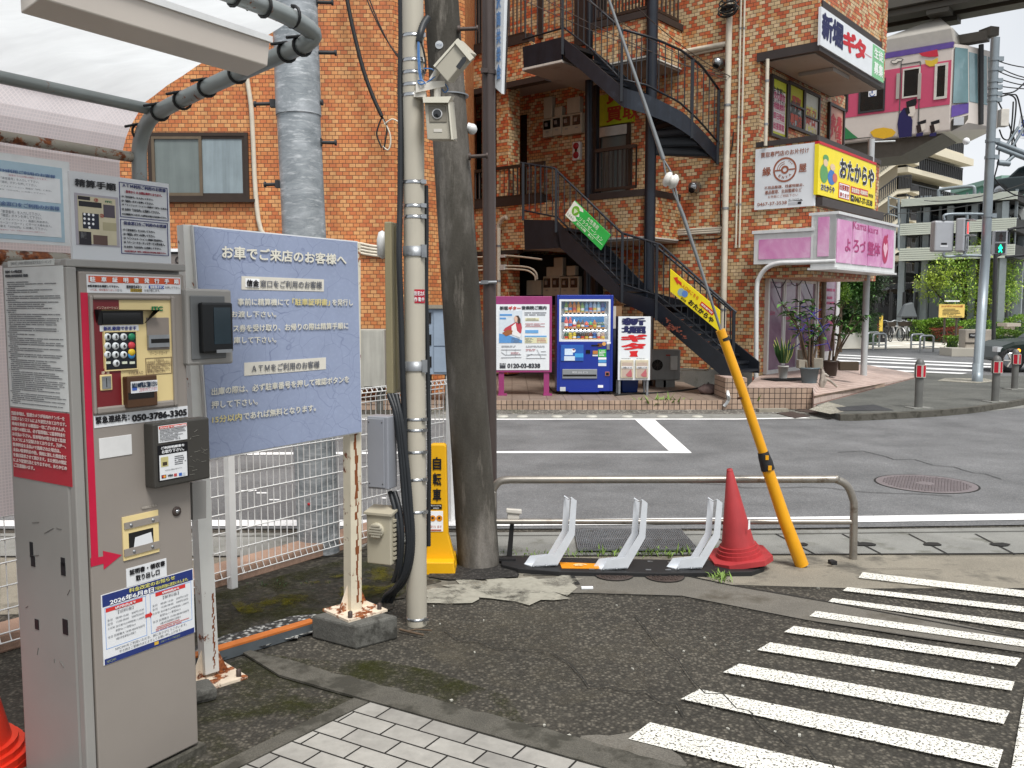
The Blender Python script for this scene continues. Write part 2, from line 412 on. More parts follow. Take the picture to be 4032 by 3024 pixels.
sheet('stone_chips',[(720,2560),(980,2470),(1240,2415),(1300,2430),(1230,2490),(950,2560),(740,2660)],.0195,'chips',jag=.02)
m_film('pale_film','#b3afa1',3.2,.34,.50,.9)
sheet('pale_patch',[(1650,2330),(1800,2300),(2050,2270),(2255,2262),(2270,2310),(2190,2330),(2195,2360),(2050,2368),(1900,2350),(1720,2380),(1660,2372)],.0115,'pale_film',jag=.05)
sheet('tar_patch',[(1690,2240),(1780,2205),(1975,2205),(2045,2235),(2040,2270),(1900,2282),(1740,2280),(1680,2270)],.0145,'tar',jag=.015)
mb=MB()
def gline(mb,pts,w,z):
 P=[G(x,y,z)for x,y in pts]
 for a,b in zip(P,P[1:]):
  t=(b-a).normalized();s_=V((-t.y,t.x,0))*w/2
  mb.poly([a-s_,b-s_,b+s_,a+s_])
 return mb
for pts,w_ in(([(0,2112),(2000,2108),(3000,2102),(4100,2090)],.012),([(0,2190),(2000,2189),(3000,2182),(4100,2178)],.02),([(3590,2184),(4100,2186)],.01),([(2060,2262),(2300,2262),(2707,2267),(2880,2303),(3263,2369),(4050,2515)],.012),([(2707,2266),(2880,2303),(3400,2318),(4050,2316)],.008),([(2230,2235),(2275,2300)],.03),([(1890,2330),(2300,2335),(2684,2346),(3185,2443),(4050,2572)],.006)):gline(mb,pts,w_,.0115)
for i in range(9):gline(mb,[(2620+i*262-90,2101),(2620+i*262+70,2183)],.012,.0115)
for i in range(6):gline(mb,[(-100+i*330,2106),(-60+i*330,2188)],.012,.0115)
q=random.Random(17)
for x,y,dx,dy,n in((1750,2480,60,26,16),(2500,2420,55,30,18),(1500,2720,70,20,10),(3000,2210,60,8,12),(2700,1900,90,6,12),(900,1850,90,-8,14),(3300,1780,70,14,10)):
 p=[(x,y)]
 for i in range(n):p.append((p[-1][0]+dx*q.uniform(.4,1.4),p[-1][1]+dy*q.uniform(-.6,2.0)))
 gline(mb,p,.005 if y>2000 else.012,.0145)
struct('paving_joints',mb,M['joint'])
mb=MB();q=random.Random(3)
for i in range(9):
 c=G(2620+i*262+2,2142,.013);mb.poly([c+V((math.cos(a)*.085*q.uniform(.6,1.1),math.sin(a)*.05*q.uniform(.7,1.2),0))for a in[k*math.pi/4 for k in range(8)]])
struct('gutter_hole',mb,M['joint'])
mb=MB()
strip_px=lambda a,b,z:mb.poly([G(x,y,z)for x,y in a+b[::-1]])
strip_px([(-400,2050),(2000,2045),(3000,2037),(4032,2022),(4600,2012)],[(-400,2072),(2000,2070),(3000,2061),(4032,2046),(4600,2036)],.013)
strip_px([(-400,1790),(1955,1776),(2642,1776)],[(-400,1800),(1955,1784),(2722,1784)],.0135)
strip_px([(2500,1652),(2578,1652)],[(2642,1783),(2724,1783)],.012)
strip_px([(-400,1651),(2500,1648),(2900,1648),(3170,1643)],[(-400,1655),(2500,1652),(2900,1652),(3190,1646)],.013)
for x,y,l_ in((950,1930,40),(1010,1938,45),(1060,1965,40),(990,1928,20),(1500,1958,24)):strip_px([(x,y)],[(x,y+5),(x+l_,y+5),(x+l_,y)],.0132)
struct('road_lines',mb,M['line_paint'])
zz=[((1400,67),(1380,95),(2212,160),(2212,192)),((1325,142),(1300,160),(2212,240),(2212,268)),((1250,198),(1228,215),(2212,320),(2212,355)),((1165,262),(1132,288),(2212,408),(2200,440)),((1055,338),(1005,368),(2200,500),(2170,540)),((935,420),(870,458),(2165,618),(2150,662)),((780,527),(698,570),(2140,765),(2110,830)),((580,655),(487,705),(2108,960),(2080,1052)),((330,822),(222,905),(2085,1235),(2050,1360))]
mb=MB()
for k,(a,b,c,d)in enumerate(zz):
 if c[0]==2212:
  e=.12;c=(c[0]+(c[0]-a[0])*e,c[1]+(c[1]-a[1])*e);d=(d[0]+(d[0]-b[0])*e,d[1]+(d[1]-b[1])*e)
 mb.poly([G(2300+x*.783,2200+y*.783,.0128)for x,y in(a,b,d,c)])
mb.poly([G(2300+x*.783,2200+y*.783,.014)for x,y in((2222,640),(2145,1075),(2250,1075),(2330,640))])
struct('zebra_stripes',mb,M['worn_paint'])
p0=G(900+775*.7233,2350+572*.7233,.016);p1=G(900+1895*.7233,2350+890*.7233,.016);p2=G(900+105*.7233,2350+910*.7233,.016)
du=(p1-p0).normalized();dv=(p2-p0).normalized()
pw,ph=(p1-p0).length/4.5,(p2-p0).length/6
m_tile('paver',pw,ph,[(0,'#8f8c86'),(1,'#a29f98')],'#1d1b18',off=.5,msize=.0045,rough=.85,gap_bump=1)
ang=math.atan2(du.y,du.x)
mb=MB();mb.prism([p0,p0+du*3,p0+du*3+dv*2.2,p0+dv*2.2],(0,0,-.012))
a_,b_=V((math.cos(ang),math.sin(ang),0)),V((-math.sin(ang),math.cos(ang),0))
struct('paving_blocks',mb,M['paver'],uvang=ang,uvoff=(p0.dot(a_)+pw/2,p0.dot(b_)))
mb=MB();e0=p0-dv*.16-du*1.05;q=random.Random(4);ea=[e0+du*(2.75*i/60)+dv*q.gauss(0,.006)for i in range(61)];mb.prism(ea+[p0+du*2.1-dv*.01,p0-du*.55-dv*.01],(0,0,-.010))
mb.prism([p0-du*.01+dv*.005,p0-du*.01+dv*2.2,p0-du*.09+dv*2.2,p0-du*.09+dv*.005],(0,0,-.008))
struct('concrete_edging',mb,M['edge_conc'])
sheet('concrete_patch',[(2270,2920),(2300,2900),(2480,2880),(2640,2860),(2700,3060),(2200,3080),(2230,2990)],.0085,'apron_dark',jag=.02)
def cover(name,lab,cat,x,y,r,m,z=.012,rings=True):
 c=G(x,y,0);t=thing(name,lab,cat,c)
 mb=MB();mb.lathe([(.001,z),(r,z),(r,z-.008)],c,40,smooth=False);obj('lid',mb,M[m],t)
 mb=MB()
 mb.lathe([(r*1.0,z-.004),(r*1.04,z-.004),(r*1.04,z-.001),(r*1.0,z-.001)],c,40,smooth=False);obj('rim',mb,M['joint'],t)
 mb=MB();q=random.Random(5)
 n=int(r/.028)
 for i in range(-n,n):
  for j in range(-n,n):
   a,b=(i+.5+(j%2)*.5)*.03,(j+.5)*.03
   if a*a+b*b<(r*.86)**2 and a*a+b*b>(r*.17)**2:mb.cbox(c+V((a,b,z+.002)),.018,.014,.004,.4)
 obj('tread_pattern',mb,M[m],t);return t
mat('iron_pink','#7c7475',.6,.3,var=.1,scale=10);mat('iron_brown','#4a3f3a',.6,.3,var=.2,scale=20)
cover('manhole_cover','large round pinkish grey manhole cover in the road','manhole cover',3646,1908,.45,'iron_pink')
cover('valve_cover','small dark round cover in the concrete under the middle rack, left one of two','manhole cover',2418,2270,.12,'iron_brown',.0145)
cover('valve_cover','small dark round cover with ring pattern right of the other one','manhole cover',2617,2276,.12,'iron_brown',.0145)
g=[G(x,y,.012)for x,y in((2263,2093),(2679,2091),(2747,2169),(2277,2171))]
t=thing('drain_grate','galvanised steel drain grate set in the roadside gutter','grate',(sum(g,V())/4)*1)
mat('galv','#8e9194',.45,.6,var=.18,scale=14,stain=('#6d6c68',.6,8));mat('galv_dark','#2f3032',.7)
mb=MB();mb.poly(g);obj('pit',mb,M['galv_dark'],t)
mb=MB();up=V((0,0,.012));lerp=lambda a,b,f:a.lerp(b,f)
for i in range(61):mb.bar(lerp(g[0],g[1],i/60)+up,lerp(g[3],g[2],i/60)+up,.007,.012)
for i in range(13):mb.bar(lerp(g[0],g[3],i/12)+up,lerp(g[1],g[2],i/12)+up,.008 if i%6 else.02,.012)
obj('bars',mb,M['galv'],t)
sheet('gravel_strip',[(1700,1612),(2850,1612),(3240,1614),(3180,1628),(2700,1636),(1700,1640)],.010,'gravel',kind='stuff')
strip('far_gutter',[(-400,1632),(1700,1632),(2700,1630),(3030,1630),(3320,1634),(3640,1622),(3880,1600),(4032,1584)],[(-400,1653),(1700,1653),(2700,1649),(3030,1650),(3320,1650),(3640,1640),(3880,1620),(4032,1606)],.0115,'gutter')
pv=[(3225,1612),(3300,1630),(3400,1629),(3640,1617),(3780,1606),(3880,1594),(4032,1570),(4250,1520),(4330,1490),(4200,1474),(3960,1480),(3640,1466),(3430,1462),(3200,1560)]
mb=MB();mb.prism([G(x,y+(0 if i>8 else 0),.10)for i,(x,y)in enumerate(pv)],(0,0,-.1));struct('pavement',mb,M['pave'])
kp=smooth_path([G(x,y,.10)for x,y in pv[1:9]],6);mb=MB()
for a,b in zip(kp,kp[1:]):mb.hexa([a+V((0,-.1,.004)),b+V((0,-.1,.004)),b+V((0,.02,.004)),a+V((0,.02,.004))],[a+V((0,-.1,-.1)),b+V((0,-.1,-.1)),b+V((0,.02,-.1)),a+V((0,.02,-.1))])
struct('kerb',mb,M['edge_conc'])
sheet('asphalt_patch',[(3310,1618),(3290,1604),(3440,1592),(3520,1615)],.106,'patch')
sheet('rubble_concrete',[(3185,1612),(3260,1582),(3330,1600),(3320,1622),(3270,1630)],.104,'pale_chips')
for i,(x0,y0,x1,y1)in enumerate(((3058,1626,3190,1645),(3130,1615,3300,1632))):
 mb=MB();mb.prism([G(x,y,.022)for x,y in((x0,y0),(x0+60,y0-6),(x1,y1-8),(x1-60,y1))],(0,0,-.018))
 tag(obj('drain_cover',mb,M['iron_brown']),['rusty brown steel drain lid by the tiled wall, nearer the road','rusty brown steel drain lid by the tiled wall, nearer the rubble'][i],'drain lid')
mat('stud','#aeaca2',.6)
for i,x in enumerate((1980,2057,2194,2330,2470,2608,2746)):
 mb=MB();mb.lathe([(.09,0),(.075,.018),(.01,.022)],G(x,1641,.012),12);o=obj('kerb_stud',mb,M['stud']);tag(o,'pale round stud set along the far gutter of the road','stud','studs along the far gutter')
mb=MB()
for k,(yl,xr,yr)in enumerate(((1072,1400,1100),(1090,1995,1141),(1112,1990,1160),(1140,1860,1183),(1166,1755,1204),(1190,1662,1222))):
 P_=lambda x,y:G(2800+x*.557,800+y*.557,.014)
 w_=5+k*1.3;mb.poly([P_(780,yl-8),P_(780,yl-8+w_),P_(xr,yr+w_-4),P_(xr+60,yr-4)])
struct('far_crossing',mb,M['line_paint'])
wsheet('plaza',[(-2,33.8),(60,44.5),(90,160),(-20,160)],.02,'plaza')
mb=MB();q=random.Random(9)
for j in range(9):
 for i in range(16):
  if(i+j)%2 and q.random()>.15:
   x,y=14.5+i*1.0,38+j*1.2;mb.poly([V((x,y,.026)),V((x+.9,y,.026)),V((x+.9,y+1.0,.026)),V((x,y+1.0,.026))])
struct('plaza_slabs',mb,M['plaza_pale'])
# ------------------------------------------------ brick apartment on the left
mat('glass_dark','#0d1114',.06,var=.3,scale=2,spec=.8);mat('glass_frost','#6f7876',.25,var=.12,scale=1.5,streak=.15)
mat('frost_blue','#8a979c',.2,var=.12,scale=2,streak=.25);mat('bronze','#3d322b',.4,.4,var=.1);mat('bronze_lt','#6d5f4e',.4,.4,var=.1)
mat('pvc','#cfc6b4',.45,var=.08,scale=8,streak=.15,stain=('#a39a87',.66,9));mat('black_cable','#121314',.55,var=.2)
mat('soffit','#9c938a',.8,var=.08,scale=1.2,stain=('#7d746b',.62,2));mat('soffit_edge','#c9c5bc',.7)
mat('dark_trim','#3b3330',.5,.2,var=.12,scale=4);mat('inside_dark','#0b0a09',.9)
LW=Fr((0,15.4,0),(1,0,0))
ub=V((.638,.770,0));ua=V((.770,-.638,0))
t=thing('apartment_building','orange tiled apartment building with one brown sliding window','building',(-6,17,0))
mb=MB();x1=PY(1553,800,15.4).x;mb.prism([V((-24,15.4,0)),V((x1,15.4,0)),V((x1,15.4,0))+ub*1.8,V((x1+1.15,26,0)),V((-24,26,0))],(0,0,12));obj('wall',mb,M['brick_left'],t)
a=LW.rect(583,523,984,786);mb=MB();mb.frame(LW,*a,.06,0,.05);mb.fbox(LW,a[0]-.03,a[1]-.05,a[2]+.11,a[1],0,.09)
wf=obj('window_frame',mb,M['bronze'],t);um=LW.at(788,600)[0]
mb=MB();mb.frame(LW,a[0]+.06,a[1]+.06,um+.04,a[3]-.06,.05,.01,.045);obj('sash',mb,M['bronze_lt'],wf)
mb=MB();mb.frame(LW,um-.01,a[1]+.06,a[2]-.06,a[3]-.06,.045,.005,.03);obj('sash',mb,M['bronze'],wf)
mb=MB();mb.fbox(LW,a[0]+.11,a[1]+.11,um-.01,a[3]-.11,.002,.02);obj('pane',mb,M['glass_frost'],wf)
mb=MB();mb.fbox(LW,um+.035,a[1]+.105,a[2]-.1,a[3]-.105,.002,.015);obj('pane',mb,M['frost_blue'],wf)
def pipe_px(name,lab,cat,fr,pts,r,m,d=None,n=8,group=None,smooth=0):
 d=r+.01 if d is None else d;P=[fr.hit(x,y)+fr.n*d for x,y in pts]
 if smooth:P=smooth_path(P,smooth)
 mb=MB();mb.tube(P,r,n);o=obj(name,mb,M[m]);return tag(o,lab,cat,group)
pipe_px('conduit','cream conduit wandering down the orange tiled wall beside the brown window','pipe',LW,[(960,190),(975,305),(992,420),(1000,560),(1010,760),(1030,905),(1080,960)],.04,'pvc',smooth=3)
for i,dy in enumerate((0,12,24,36)):
 pipe_px('conduit',['uppermost','second from the top','third from the top','lowest'][i]+' of four pale conduits on the orange wall behind the pole','pipe',LW,[(1300,950+dy*.4),(1410,958+dy),(1460,968+dy),(1530,976+dy)],.025,'pvc',smooth=3)
P=[LW.hit(x,y)+LW.n*.25 for x,y in((1365,-60),(1378,20),(1400,130),(1440,290),(1480,400),(1512,470))]
t2=thing('service_cable','thick black overhead cable ending in taped wire tails by the pale pole','cable',P[-1])
mb=MB();mb.tube(smooth_path(P,4),.035);obj('cable',mb,M['black_cable'],t2)
for pts,m in((((1512,470),(1495,515),(1492,545),(1510,590)),'black_cable'),(((1512,470),(1530,510),(1525,560),(1518,600)),'black_cable'),(((1515,480),(1540,530),(1545,570),(1535,600),(1515,585)),'pvc'),(((1520,500),(1550,480),(1575,490)),'pvc')):
 mb=MB();mb.tube(smooth_path([LW.hit(x,y)+LW.n*.22 for x,y in pts],4),.014,6);obj('wire_tail',mb,M[m],t2)
for k in range(2):
 P=catenary(LW.hit(1440+k*12,-20)+LW.n*.3,LW.hit(1572,225+k*8)+LW.n*.1,.12);mb=MB();mb.tube(P,.012,6);tag(obj('thin_wire',mb,M['iron_brown']),['thin brown wire slanting to the wall left of the pale pole, upper of two','thin brown wire slanting to the wall left of the pale pole, lower of two'][k],'wire')
mat('cab_grey','#aaa89f',.6,var=.08,streak=.25,scale=3);mat('cab_blue','#8593a3',.5,var=.1,scale=4,stain=('#6b7580',.65,5))
f1=Fr((0,14.6,0),(1,0,0));a=f1.rect(1416,1298,1516,1528)
t2=thing('storage_cabinet','pale grey metal cabinet against the orange wall behind the blue notice board','cabinet',f1.pt(a[0],0))
mb=MB();mb.fbox(f1,a[0]-.35,a[1],a[2],a[3],-.5,0);obj('body',mb,M['cab_grey'],t2,bevel=.01)
mb=MB();mb.fbox(f1,a[0]-.3,a[1]+.03,a[0]+.02,a[3]-.03,0,.012);mb.fbox(f1,a[0]+.06,a[1]+.03,a[2]-.03,a[3]-.03,0,.012);obj('door',mb,M['cab_grey'],t2)
mb=MB();mb.fbox(f1,a[0]-.3,0,a[0]-.2,a[1],-.4,-.1);mb.fbox(f1,a[2]-.15,0,a[2]-.05,a[1],-.4,-.1);obj('foot',mb,M['block_conc'],t2)
a=f1.rect(1640,1215,1750,1475)
t2=thing('electrical_cabinet','blue grey electrical cabinet half hidden behind the pale camera pole','cabinet',f1.pt(a[0],0))
mb=MB();mb.fbox(f1,a[0],a[1],a[2]+.2,a[3],-.5,0);obj('body',mb,M['cab_blue'],t2,bevel=.01)
mb=MB();um=f1.at(1708,1300)[0]
for(v0,v1)in((.04,.42),(.44,.97)):hgt=a[3]-a[1];mb.fbox(f1,um,a[1]+v0*hgt,a[2]+.17,a[1]+v1*hgt,0,.02)
obj('door',mb,M['cab_blue'],t2)
mb=MB()
for k in range(3):mb.fbox(f1,a[0]+.1,a[1]+.12+k*.36,um-.04,a[1]+.3+k*.36,0,.012)
obj('window',mb,M['glass_dark'],t2)
mb=MB();mb.fbox(f1,a[0]-.02,a[3],a[2]+.25,a[3]+.06,-.55,.06);obj('roof',mb,M['apron'],t2)
mb=MB();mb.fbox(f1,a[0]+.05,0,a[0]+.2,a[1],-.45,-.05);mb.fbox(f1,a[2],0,a[2]+.15,a[1],-.45,-.05);obj('foot',mb,M['block_conc'],t2)
# ------------------------------------------------ corner building (tiles in orange, tan and red)
C=PY(3214,565,16.8);C.z=0
A=Fr(C,ua);B=Fr(C,ub)
uW=A.at(2683,250)[0]
def cross_d(x,y,fr_pt,dirn):
 r=ray(x,y);p=fr_pt;
 k=r.x/r.y;return(p.x-k*p.y)/(k*dirn.y-dirn.x)
W0=A.pt(uW,0);dBay=cross_d(2556,250,W0,-ub)
A1=A.off(dBay);uBr=uW
bld=thing('corner_building','three storey corner building tiled in orange, tan and red with shops below','building',C)
TOP=13.0
def fquad(mb,fr,x0,y0,x1,y1,d0,d1):return mb.fbox(fr,*fr.rect(x0,y0,x1,y1),d0,d1)
uE=A.at(2981,700)[0]
zS=A.at(3225,165)[1];zP0=A.at(3100,565)[1];z1=.2
zF1=A.at(3100,1040)[1]
rw=Fr(A.pt(uE,0),ub);LG=rw.at(3296,1200)[0];L1=rw.at(3318,700)[0];LB=B.at(3460,700)[0]
mb=MB()
mb.fbox(A,-9.6,z1-.2,uE,TOP,-LG,0)
mb.fbox(A,uE,zS,0,TOP,-LB-.15,0)
mb.fbox(A,uE,zF1-.25,0,zP0,-LB-.02,0)
obj('wall',mb,M['brick_right'],bld)
xr=B.at(3460,700)[0]
mb=MB();zr=A.at(2984,700)[1]
mb.fbox(rw,.002,zP0-.02,L1,zS+.02,-1.5,.004);obj('wall',mb,M['brick_right'],bld)
mb=MB();mb.fbox(A,-9.2,z1-.2,uE,z1+.25,.002,.03);obj('plinth',mb,M['gutter'],bld)
mb=MB();mb.fbox(A,uE-.05,zS-.16,.02,zS,-LB-.1,.03);obj('balcony_slab',mb,M['dark_trim'],bld)
mb=MB();mb.fbox(A,uE+.05,zS-.175,-.1,zS-.161,-LB,-.08);obj('soffit',mb,M['soffit'],bld)
mb=MB();a=A.pt((uE)*.45,zS-.18,-1.2);mb.fbox(Fr(a,ua),-.35,-.07,.35,0,-.9,0);obj('ceiling_hatch',mb,M['soffit'],bld)
zc=A.at(3150,545)[1]
mb=MB();mb.fbox(A,uE-.02,zP0-.01,.03,zc+.02,-.2,.04);mb.fbox(B,.0,zP0-.012,xr+.02,zc+.018,-.2,.035);obj('coping',mb,M['dark_trim'],bld)
mb=MB();v=B.at(3221,780)[1];mb.fbox(B,.02,v-.16,xr-.02,v,0,.14);obj('ledge',mb,M['dark_trim'],bld)
def railing(name,P0,P1,h0,h1,n,mt,parent,r=.012,rail=.022,group=None):
 P0,P1=V(P0),V(P1);mb=MB();k=V((0,0,1))
 for i in range(n+1):
  p=P0.lerp(P1,i/n);mb.bar(p+k*h0,p+k*h1,r*2,r*2,up=(1,.3,0))
 mb.bar(P0+k*h0,P1+k*h0,rail*2);mb.bar(P0+k*h1,P1+k*h1,rail*2.4)
 return obj(name,mb,mt,parent)
z2=B.at(3242,20)[1]
mb=MB();mb.fbox(B,.05,z2-.12,xr+.02,z2+.06,-.16,.03);obj('coping',mb,M['dark_trim'],bld)
railing('railing',B.pt(.08,0,-.05),B.pt(xr-.2,0,-.05),z2+.16,z2+1.4,64,M['bronze'],bld,r=.018)
mb=MB();mb.fbox(B,xr-.18,z2-.1,xr+.06,TOP,-.3,.05);obj('pillar',mb,M['brick_right'],bld)
def wall_px(fr,u0,y0,u1,y1,xref):return(u0,fr.at(xref,y1)[1],u1,fr.at(xref,y0)[1])
uBl=A1.at(2330,800)[0]
zb0=A1.at(2480,935)[1];zb1=A1.at(2480,775)[1];zc0=A1.at(2480,235)[1];zc1=A1.at(2480,82)[1]
uWl=A1.at(1833,900)[0];uWr=A1.at(2140,300)[0]
zw0=A1.at(2000,985)[1];zw1=A1.at(1990,812)[1];zx0=A1.at(2000,325)[1];zx1=A1.at(2000,185)[1]
mb=Each('parapet',M['brick_right'],bld)
for v0,v1 in((zb0,zb1),(zc0,zc1)):mb.fbox(A1,uBl,v0,uBr,v1,-.15,0);mb.fbox(Fr(A1.pt(uBr,0),ub),.0,v0-.002,dBay+.05,v1-.002,-.15,.002)
for v0,v1,ur in((zw0,zw1,uBl+.02),(zx0,zx1,A1.at(2090,300)[0])):mb.fbox(A1,uWl-1,v0,ur,v1,-.15,-.003)
mb=Each('coping',M['dark_trim'],bld)
for v1 in(zb1,zc1):mb.fbox(A1,uBl-.05,v1,uBr+.05,v1+.13,-.18,.03);mb.fbox(Fr(A1.pt(uBr,0),ub),.03,v1+.002,dBay,v1+.128,-.18,.03)
for v1,ur in((zw1,A1.at(2135,800)[0]),(zx1,A1.at(2085,100)[0])):mb.fbox(A1,uWl-1,v1,ur,v1+.18,-.18,.03)
mb.fbox(A1,uWl-1,zw0-.08,A1.at(2040,990)[0],zw0,-.18,.04);mb.fbox(A1,uWl-1,zx0-.12,A1.at(2150,330)[0],zx0,-.18,.04)
mb=Each('soffit',M['soffit'],bld)
for v0 in(zb0,zc0):mb.fbox(A1,uBl,v0-.06,uBr-.02,v0-.001,-dBay,-.02)
for v0 in(zw0+.02,zx0+.02):mb.fbox(A1,uWl-1,v0,A1.at(2330,300)[0],v0+.05,-dBay,-.16)
mb=Each('drip_edge',M['soffit_edge'],bld)
for v0 in(zb0,zc0):mb.fbox(A1,uBl,v0-.02,uBr+.012,v0+.012,-.1,.012);mb.fbox(Fr(A1.pt(uBr,0),ub),.02,v0-.018,dBay,v0+.010,-.1,.014)
for(ul,ur,vb,vt,n)in((uBl+.05,uBr-.3,zb1+.2,A1.at(2440,580)[1],9),(uBl+.05,uBr-.05,zc1+.2,zc1+1.3,16),(uWl-.5,A1.at(2138,800)[0],zw1+.2,A1.at(2130,640)[1],22),(uWl-.5,A1.at(2060,100)[0],zx1+.22,zx1+1.35,20)):
 railing('railing',A1.pt(ul,0,-.06),A1.pt(ur,0,-.06),vb,vt,n,M['bronze'],bld,r=.014,rail=.028)
sB=Fr(A1.pt(uBr,0),ub);railing('railing',sB.pt(.05,0,-.05),sB.pt(dBay-.08,0,-.05),zc1+.2,zc1+1.3,7,M['bronze'],bld,r=.014,rail=.028)
Pc=A1.off(-.05);ul=Pc.at(1955,500)[0];ur=Pc.at(2001,500)[0]
mb=MB();pw_=cross_d(2047,500,Pc.pt(ur,0),ub);mb.fbox(Pc,ul,z1,ur,zx0,-pw_,0);obj('pillar',mb,M['brick_right'],bld)
def recess(name,x0,y0,x1,y1,m,d=.01,fr=A):mb=MB();mb.fbox(fr,*fr.rect(x0,y0,x1,y1),0,d);return obj(name,mb,M[m],bld)
recess('window',2049,455,2075,790,'glass_dark');recess('window',1866,480,1896,800,'inside_dark');recess('window',1840,-40,1896,215,'inside_dark')
recess('door',2268,-60,2335,170,'dark_trim',.06);recess('door',2125,-60,2140,150,'dark_trim',.06);recess('door',2350,-60,2388,100,'inside_dark',.06)
a=A.rect(2362,505,2482,775);mb=MB();mb.frame(A,*a,.07,0,.09);dr=obj('door',mb,M['bronze'],bld)
mb=MB();mb.fbox(A,a[0]+.07,a[1]+.07,a[2]-.07,a[3]-.07,0,.04);obj('pane',mb,M['glass_frost'],dr)
mb=MB();mb.fbox(A,a[0]+.05,a[3]-.22,a[2]-.05,a[3]-.02,.09,.11);obj('notice',mb,M['soffit_edge'],dr)
mb=MB();p=A.at(2362,668);mb.tube([A.pt(p[0]+.04,p[1],.1),A.pt(p[0]+.04,p[1],.16),A.pt(p[0]+.14,p[1],.16)],.015);obj('handle',mb,M['galv'],dr)
a2=A.rect(2366,380,2500,480);mb=MB();mb.fbox(A,*a2,.0,.08);mat('yl_green','#a9b51c',.4);so_=obj('purchase_sign',mb,M['yl_green']);tag(so_,'yellow green window sign with red characters behind the spiral stairs','sign')
mb=MB();txt(mb,A,'買取',a2[0]+.2,a2[1]+.05,a2[2]+.15,a2[3]-.28,.085,.03);txt(mb,A,'買取',a2[0]+.2,a2[3]-.22,a2[2]+.15,a2[3]+.2,.085,.03);obj('lettering',mb,flat('#a5331d'),so_)
mb=MB();mb.fbox(A1,uWl-1,z1,ul+.1,zw0,-.3,-.06);obj('wall',mb,M['brick_right'],bld)
mb=MB();mb.fbox(A,A.at(1990,1200)[0],z1,A.at(2072,1200)[0],3.2,0,.02);obj('wall',mb,M['inside_dark'],bld)
mat('navy_steel','#1d232d',.4,.2,var=.25,scale=5,streak=.3,stain=('#2c343f',.6,4));mat('navy_steel2','#14181f',.45,.1,var=.25,scale=6)
# ------------------------------------------------ dark steel stairs
Fp=PY(2880,1480,15.3);S=Fr(Fp-V((0,0,Fp.z)),ua)
st=thing('spiral_staircase','dark navy steel outdoor staircase with rails, lower straight and upper curving','staircase',S.pt(-2,.2))
SW=1.0
def spoly(mb,px,d0=-.04,d1=0,fr=S):return mb.fprism(fr,[fr.at(x,y)for x,y in px],d0,d1)
lo=[(2190,868),(2452,1144),(2452,1190),(2441,1190),(2208,978),(2190,960)]
mb=MB();spoly(mb,[(2062,864),(2190,868),(2208,976),(2066,983)]);spoly(mb,lo);spoly(mb,[(2452,1146),(2584,1182),(2600,1195),(2576,1252),(2452,1193)]);spoly(mb,[(2600,1195),(2890,1436),(2890,1482),(2838,1478),(2576,1252)])
obj('outer_stringer',mb,M['navy_steel2'],st)
I=S.off(-SW)
mb=MB();sh=lambda px:[S.at(x,y)for x,y in px]
mb.fprism(S,sh(lo),-SW-.04,-SW);mb.fprism(S,sh([(2600,1195),(2890,1436),(2890,1482),(2838,1478),(2576,1252)]),-SW-.04,-SW);mb.fprism(S,sh([(2452,1146),(2584,1182),(2600,1195),(2576,1252),(2452,1193)]),-SW-.04,-SW);obj('inner_stringer',mb,M['navy_steel2'],st)
def steps(a,b,n,c,drop):
 (u0,v0),(u1,v1)=S.at(*a),S.at(*b)
 for i in range(n):
  f=(i+.5)/n;u=u0+(u1-u0)*f;v=v0+(v1-v0)*(i+1)/n+drop;w_=(u1-u0)/n*.62
  m_=MB();m_.fbox(S,u-w_,v-.04,u+w_,v,-SW,-.04);m_.fbox(S,u-w_,v,u-w_+.02,v+(v0-v1)/n-.05,-SW,-.04);obj('tread',m_,M['navy_steel2'],st)
steps((2200,880),(2452,1144),9,None,-.12);steps((2600,1195),(2885,1436),8,None,-.12)
a=S.rect(2063,866,2205,978)
mb=MB();mb.fbox(S,a[0],a[3]-.25,a[2],a[3]-.2,-2.2,-.04);obj('landing',mb,M['navy_steel2'],st)
mb=MB();mb.fbox(S,a[0]+.01,a[1]+.02,a[2]-.02,a[1]+.06,-2.2,-.041);obj('soffit',mb,M['soffit'],st)
b_=[S.at(2452,1146),S.at(2600,1195)];mb=MB();mb.fbox(S,b_[0][0],b_[1][1]-.06,b_[1][0]+.05,b_[1][1]-.02,-SW,-.04);obj('landing',mb,M['navy_steel2'],st)
mb=MB();spoly(mb,[(2058,185),(2212,145),(2212,240),(2062,276)]);spoly(mb,[(2218,150),(2300,215),(2440,335),(2456,350),(2456,424),(2440,413),(2300,288),(2226,225)]);obj('outer_stringer',mb,M['navy_steel'],st)
a=S.rect(2060,165,2212,240);zb=S.at(2062,276)[1]
mb=MB();mb.fbox(S,a[0],zb+.35,a[2],zb+.42,-2.3,-.04);obj('landing',mb,M['navy_steel2'],st)
mb=MB();mb.fbox(S,a[0]-.01,zb-.02,a[2]+.02,zb+.02,-2.3,.006);obj('soffit',mb,M['soffit'],st)
mb=MB();mb.fbox(S,a[0]-.01,zb-.005,a[2]+.02,zb+.035,.007,.018);obj('drip_edge',mb,M['soffit_edge'],st)
mb=MB();mb.fprism(S,[S.at(x,y)for x,y in[(2218,150),(2456,350),(2456,424),(2226,225)]],-SW-.04,-SW);obj('inner_stringer',mb,M['navy_steel2'],st)
steps((2220,160),(2452,350),8,None,-.10)
P0=S.hit(2456,387);P0=V((P0.x,P0.y,0));end=A.hit(2830,622);nb=-S.n;dE=V((end.x,end.y,0))-P0
ea,eb=dE.dot(S.u),dE.dot(nb)
def arc(t,z,k=0.0):
 th=t*math.pi/2;q=P0+S.u*((ea-k)*math.sin(th))+nb*(eb*(1-math.cos(th))+k*math.cos(th));return V((q.x,q.y,z))
